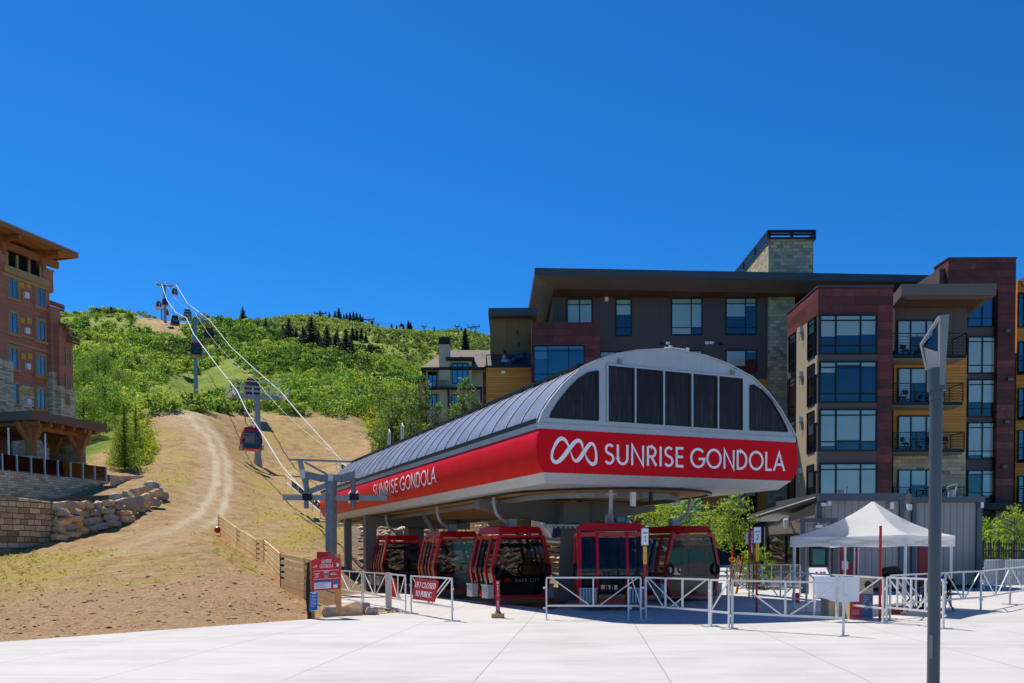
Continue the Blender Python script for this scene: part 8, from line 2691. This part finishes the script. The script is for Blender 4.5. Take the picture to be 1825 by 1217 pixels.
random.seed(5)
con = [make_conifer(10, 8.6, 1, dens=20), make_conifer(10, 7.6, 2, dens=20), make_conifer(10, 10.0, 3, dens=22)]
confar = [make_conifer(10, 5.8, 4, layers=16, leaf=.34, dens=5), make_conifer(10, 4.6, 5, layers=16, leaf=.34, dens=5)]
used = set()
def conifer(px, pt, pb, Y, label, kind, ws=1.0, group='conifers along the hill crest'):
    src = (con + confar)[kind]
    put(src, 10, px, pt, pb, Y, label, group, ws, kind not in used); used.add(kind)
for px, pt, pb, Y, k, ws, lb in ((433, 546, 581, 372, 1, 1.0, 'tall lone conifer on the crest, standing clear against the sky right of the middle tower'),
        (474, 566, 597, 350, 0, 1.0, 'conifer on the crest second right of the middle tower'),
        (490, 578, 599, 345, 1, .8, 'small slim conifer between two broader ones on the crest'),
        (515, 566, 609, 320, 2, 1.25, 'broad spreading conifer, leftmost of the large group on the shoulder'),
        (555, 563, 614, 305, 0, 1.3, 'tallest conifer of the large group on the shoulder'),
        (540, 580, 612, 306, 1, 1.0, 'slim conifer at the left foot of the tallest one on the shoulder'),
        (583, 579, 622, 295, 2, 1.1, 'broad conifer between the tallest and the lowest of the shoulder group'),
        (616, 585, 630, 285, 0, 1.2, 'lowest and rightmost large conifer at the end of the shoulder'),
        (504, 577, 604, 326, 1, .9, 'small conifer tucked behind the broad leftmost one of the shoulder group'), (528, 583, 609, 316, 0, .9, 'mid sized conifer between the leftmost and the tallest of the shoulder group'),
        (568, 588, 617, 302, 0, .9, 'low full conifer just right of the tallest one on the shoulder'), (598, 592, 623, 291, 1, 1.0, 'narrow conifer between the broad one and the rightmost one on the shoulder'), (627, 602, 632, 282, 0, 1.0, 'small conifer right beside the rightmost large one on the shoulder'),
        (601, 584, 612, 330, 1, .9, 'slim grey green conifer behind the shoulder group')):
    conifer(px, pt, pb, Y, lb, k, ws)
for i, (px, pt, pb) in enumerate(((587, 556, 570), (597, 554, 573), (604, 548, 573), (613, 559, 580), (618, 557, 581), (624, 556, 582), (630, 555, 583), (636, 556, 584), (642, 559, 584), (646, 564, 586), (651, 572, 588),
        (663, 576, 590), (674, 575, 593), (698, 576, 592), (707, 579, 592), (712, 580, 593), (719, 577, 593), (728, 571, 593), (732, 574, 593), (747, 587, 594), (774, 583, 596), (652, 590, 612), (628, 583, 600), (636, 585, 603), (644, 584, 600), (672, 607, 626), (822, 582, 596), (829, 584, 597), (565, 560, 577), (534, 561, 579))):
    far = 690 if pb < 597 else 520
    conifer(px, pt, pb, far, 'small dark conifer on the far hill among others like it', 3 + i % 2, 1.1, 'small conifers on the far hill')
# dark bushes of the left crest
M['darkleaf'] = foliage('dark dense leaves', ['#1d2c18', '#2b3f20', '#3f5528'], 0.25)
bush = make_leafy(4, 5, 21, 'darkleaf', 60, 16, .2, .05, name='bush')
first = True
for px, pt, pb, Y, ws, lb in ((136, 555, 568, 375, 1.5, 'leftmost dark bush on the left crest against the sky'), (175, 548, 567, 375, 1.2, 'middle dark bush on the left crest against the sky'), (200, 547, 567, 372, 1.3, 'densest and darkest bush on the left crest against the sky'),
        (152, 572, 598, 330, 1.1, 'dark bush on the slope just below the left crest'), (392, 605, 636, 290, 1.1, 'dark bush on the slope below the right arm of the middle tower'), (364, 560, 577, 385, 1.8, 'wide dark bushes behind the head of the middle tower'),
        (408, 570, 582, 380, 1.5, 'dark low bush on the crest between middle tower and lone conifer'), (228, 676, 697, 190, 1.4, 'dark shrub at the left end of the grassy bench'), (455, 574, 586, 372, 1.2, 'dark low bush on the crest right of the lone conifer'),
        (655, 612, 628, 400, 1.4, 'dark bush on the far slope left of the house'), (745, 700, 735, 128, .8, 'dark bush pressed against the left side of the house')):
    put(bush, 4, px, pt, pb, Y, lb, 'dark bushes', ws, first); first = False
# aspens before the house
asp = [make_leafy(9, 4.2, 31, 'aspen', 170, 30, .10, .06, 'pale_bark', 'aspen', 'column'), make_leafy(9, 5.2, 32, 'aspen', 200, 30, .10, .04, 'pale_bark', 'aspen', 'column')]
fa = set()
for px, pt, pb, Y, k, ws, lb in ((722, 668, 805, 100, 1, .95, 'tall aspen at the left of the group before the house'), (748, 660, 805, 98, 0, 1.0, 'tallest aspen of the group, reaching the house eaves at its left corner'), (700, 690, 806, 99, 1, 1.0, 'aspen leaning out at the far left of the group'),
        (735, 690, 806, 94, 1, .9, 'front aspen between the two tall ones of the group'), (781, 712, 806, 96, 0, 1.0, 'shorter aspen under the house balcony'), (828, 664, 806, 98, 0, .85, 'slim pointed aspen in front of the big house window'), (812, 700, 806, 95, 1, .8, 'bushy aspen left of the slim pointed one'),
        (851, 708, 806, 97, 0, .8, 'small pale aspen beside the timber wing of the apartments'), (765, 740, 808, 90, 1, 1.0, 'low bushy aspen right above the station roof'), (683, 715, 806, 104, 1, 1.0, 'aspen at the edge of the bare slope, leftmost by the weeds')):
    put(asp[k], 9, px, pt, pb, Y, lb, 'aspens before the house', ws, k not in fa); fa.add(k)
# leafy trees and spruces at the left
lf = make_leafy(7, 7, 41, 'oak', 230, 34, .10, .02, name='tree')
first = True
for px, pt, pb, Y, ws, lb in ((188, 668, 775, 112, 1.0, 'large loose leafy tree right of the lodge above the porch roof'), (150, 690, 770, 104, 1.1, 'bright leafy tree directly behind the far end of the lodge'), (150, 640, 730, 150, 1.0, 'leafy tree up the slope behind the lodge roof end'), (212, 650, 730, 160, 1.1, 'leafy tree up the slope left of the grassy bench'), (175, 615, 690, 185, 1.1, 'leafy tree high on the slope left of the middle tower')):
    put(lf, 7, px, pt, pb, Y, lb, 'leafy trees beside the lodge', ws, first); first = False
sp_ = make_conifer(7, 4.6, 51, 'spruce', 30, 'spruce', .08, 18)
first = True
for px, pt, pb, Y, ws, lb in ((223, 716, 848, 76, 1.0, 'large young spruce beside the stone porch column'), (243, 724, 832, 86, .9, 'slim young spruce behind the large one'), (212, 745, 845, 80, .9, 'shaded young spruce left behind the large one'), (258, 795, 826, 90, .9, 'smallest young spruce at the edge of the dirt road')):
    put(sp_, 7, px, pt, pb, Y, lb, 'young spruces by the porch', ws, first); first = False
# trees and shrubs round the hut
yt = make_leafy(4.6, 3.0, 61, 'bright_leaf', 90, 24, .07, .38, name='tree')
first = True
for px, pt, pb, Y, ws, lb in ((1308, 866, 1030, 37, .8, 'slender young tree with bright leaves left of the grey hut'), (1222, 878, 1018, 47, 1.5, 'leafy tree behind the rightmost cabin'), (1166, 890, 1020, 46, 1.3, 'leafy tree behind the cabin with open doors'), (1807, 896, 1010, 44, .9, 'young tree with sparse bright leaves at the right edge'), (1265, 905, 1020, 52, 1.3, 'leafy tree between the rightmost cabin and the young slender tree')):
    put(yt, 4.6, px, pt, pb, Y, lb, 'young trees on the plaza', ws, first); first = False
sh = make_leafy(1.6, 2.0, 71, 'bright_leaf', 50, 26, .07, .0, name='shrub')
first = True
for px, pt, pb, Y, ws, lb in ((1765, 938, 1012, 42, 1.0, 'bright green shrub right behind the hut corner'), (1352, 972, 1048, 35, .75, 'green shrub against the left end of the hut'), (1330, 990, 1050, 36, .8, 'low green shrub behind the leaning tools'), (1755, 915, 1000, 45, .7, 'taller shrub half hidden by the hut corner'), (1380, 1010, 1060, 41, .7, 'shrub hidden low behind the hut')):
    put(sh, 1.6, px, pt, pb, Y, lb, 'shrubs round the hut', ws, first); first = False
o = bpy.data.objects.new('utility_box', None)
COL.objects.link(o); bpy.data.objects.remove(o)
p = hill(673, 684, 100, 300); mb = MB(); mb.b2((p.x - 1.0, p.y - 1, p.z - .3), (p.x + 1.0, p.y + 1, p.z + 2.0)); mb.b2((p.x - 1.1, p.y - 1.1, p.z + 2.0), (p.x + 1.1, p.y + 1.1, p.z + 2.15))
tag(mb.build('utility_box', plain('dark green cabinet', '#22332c', .5), loc=tuple(p)), 'dark green utility cabinet half buried in the scrub left of the house', 'cabinet')
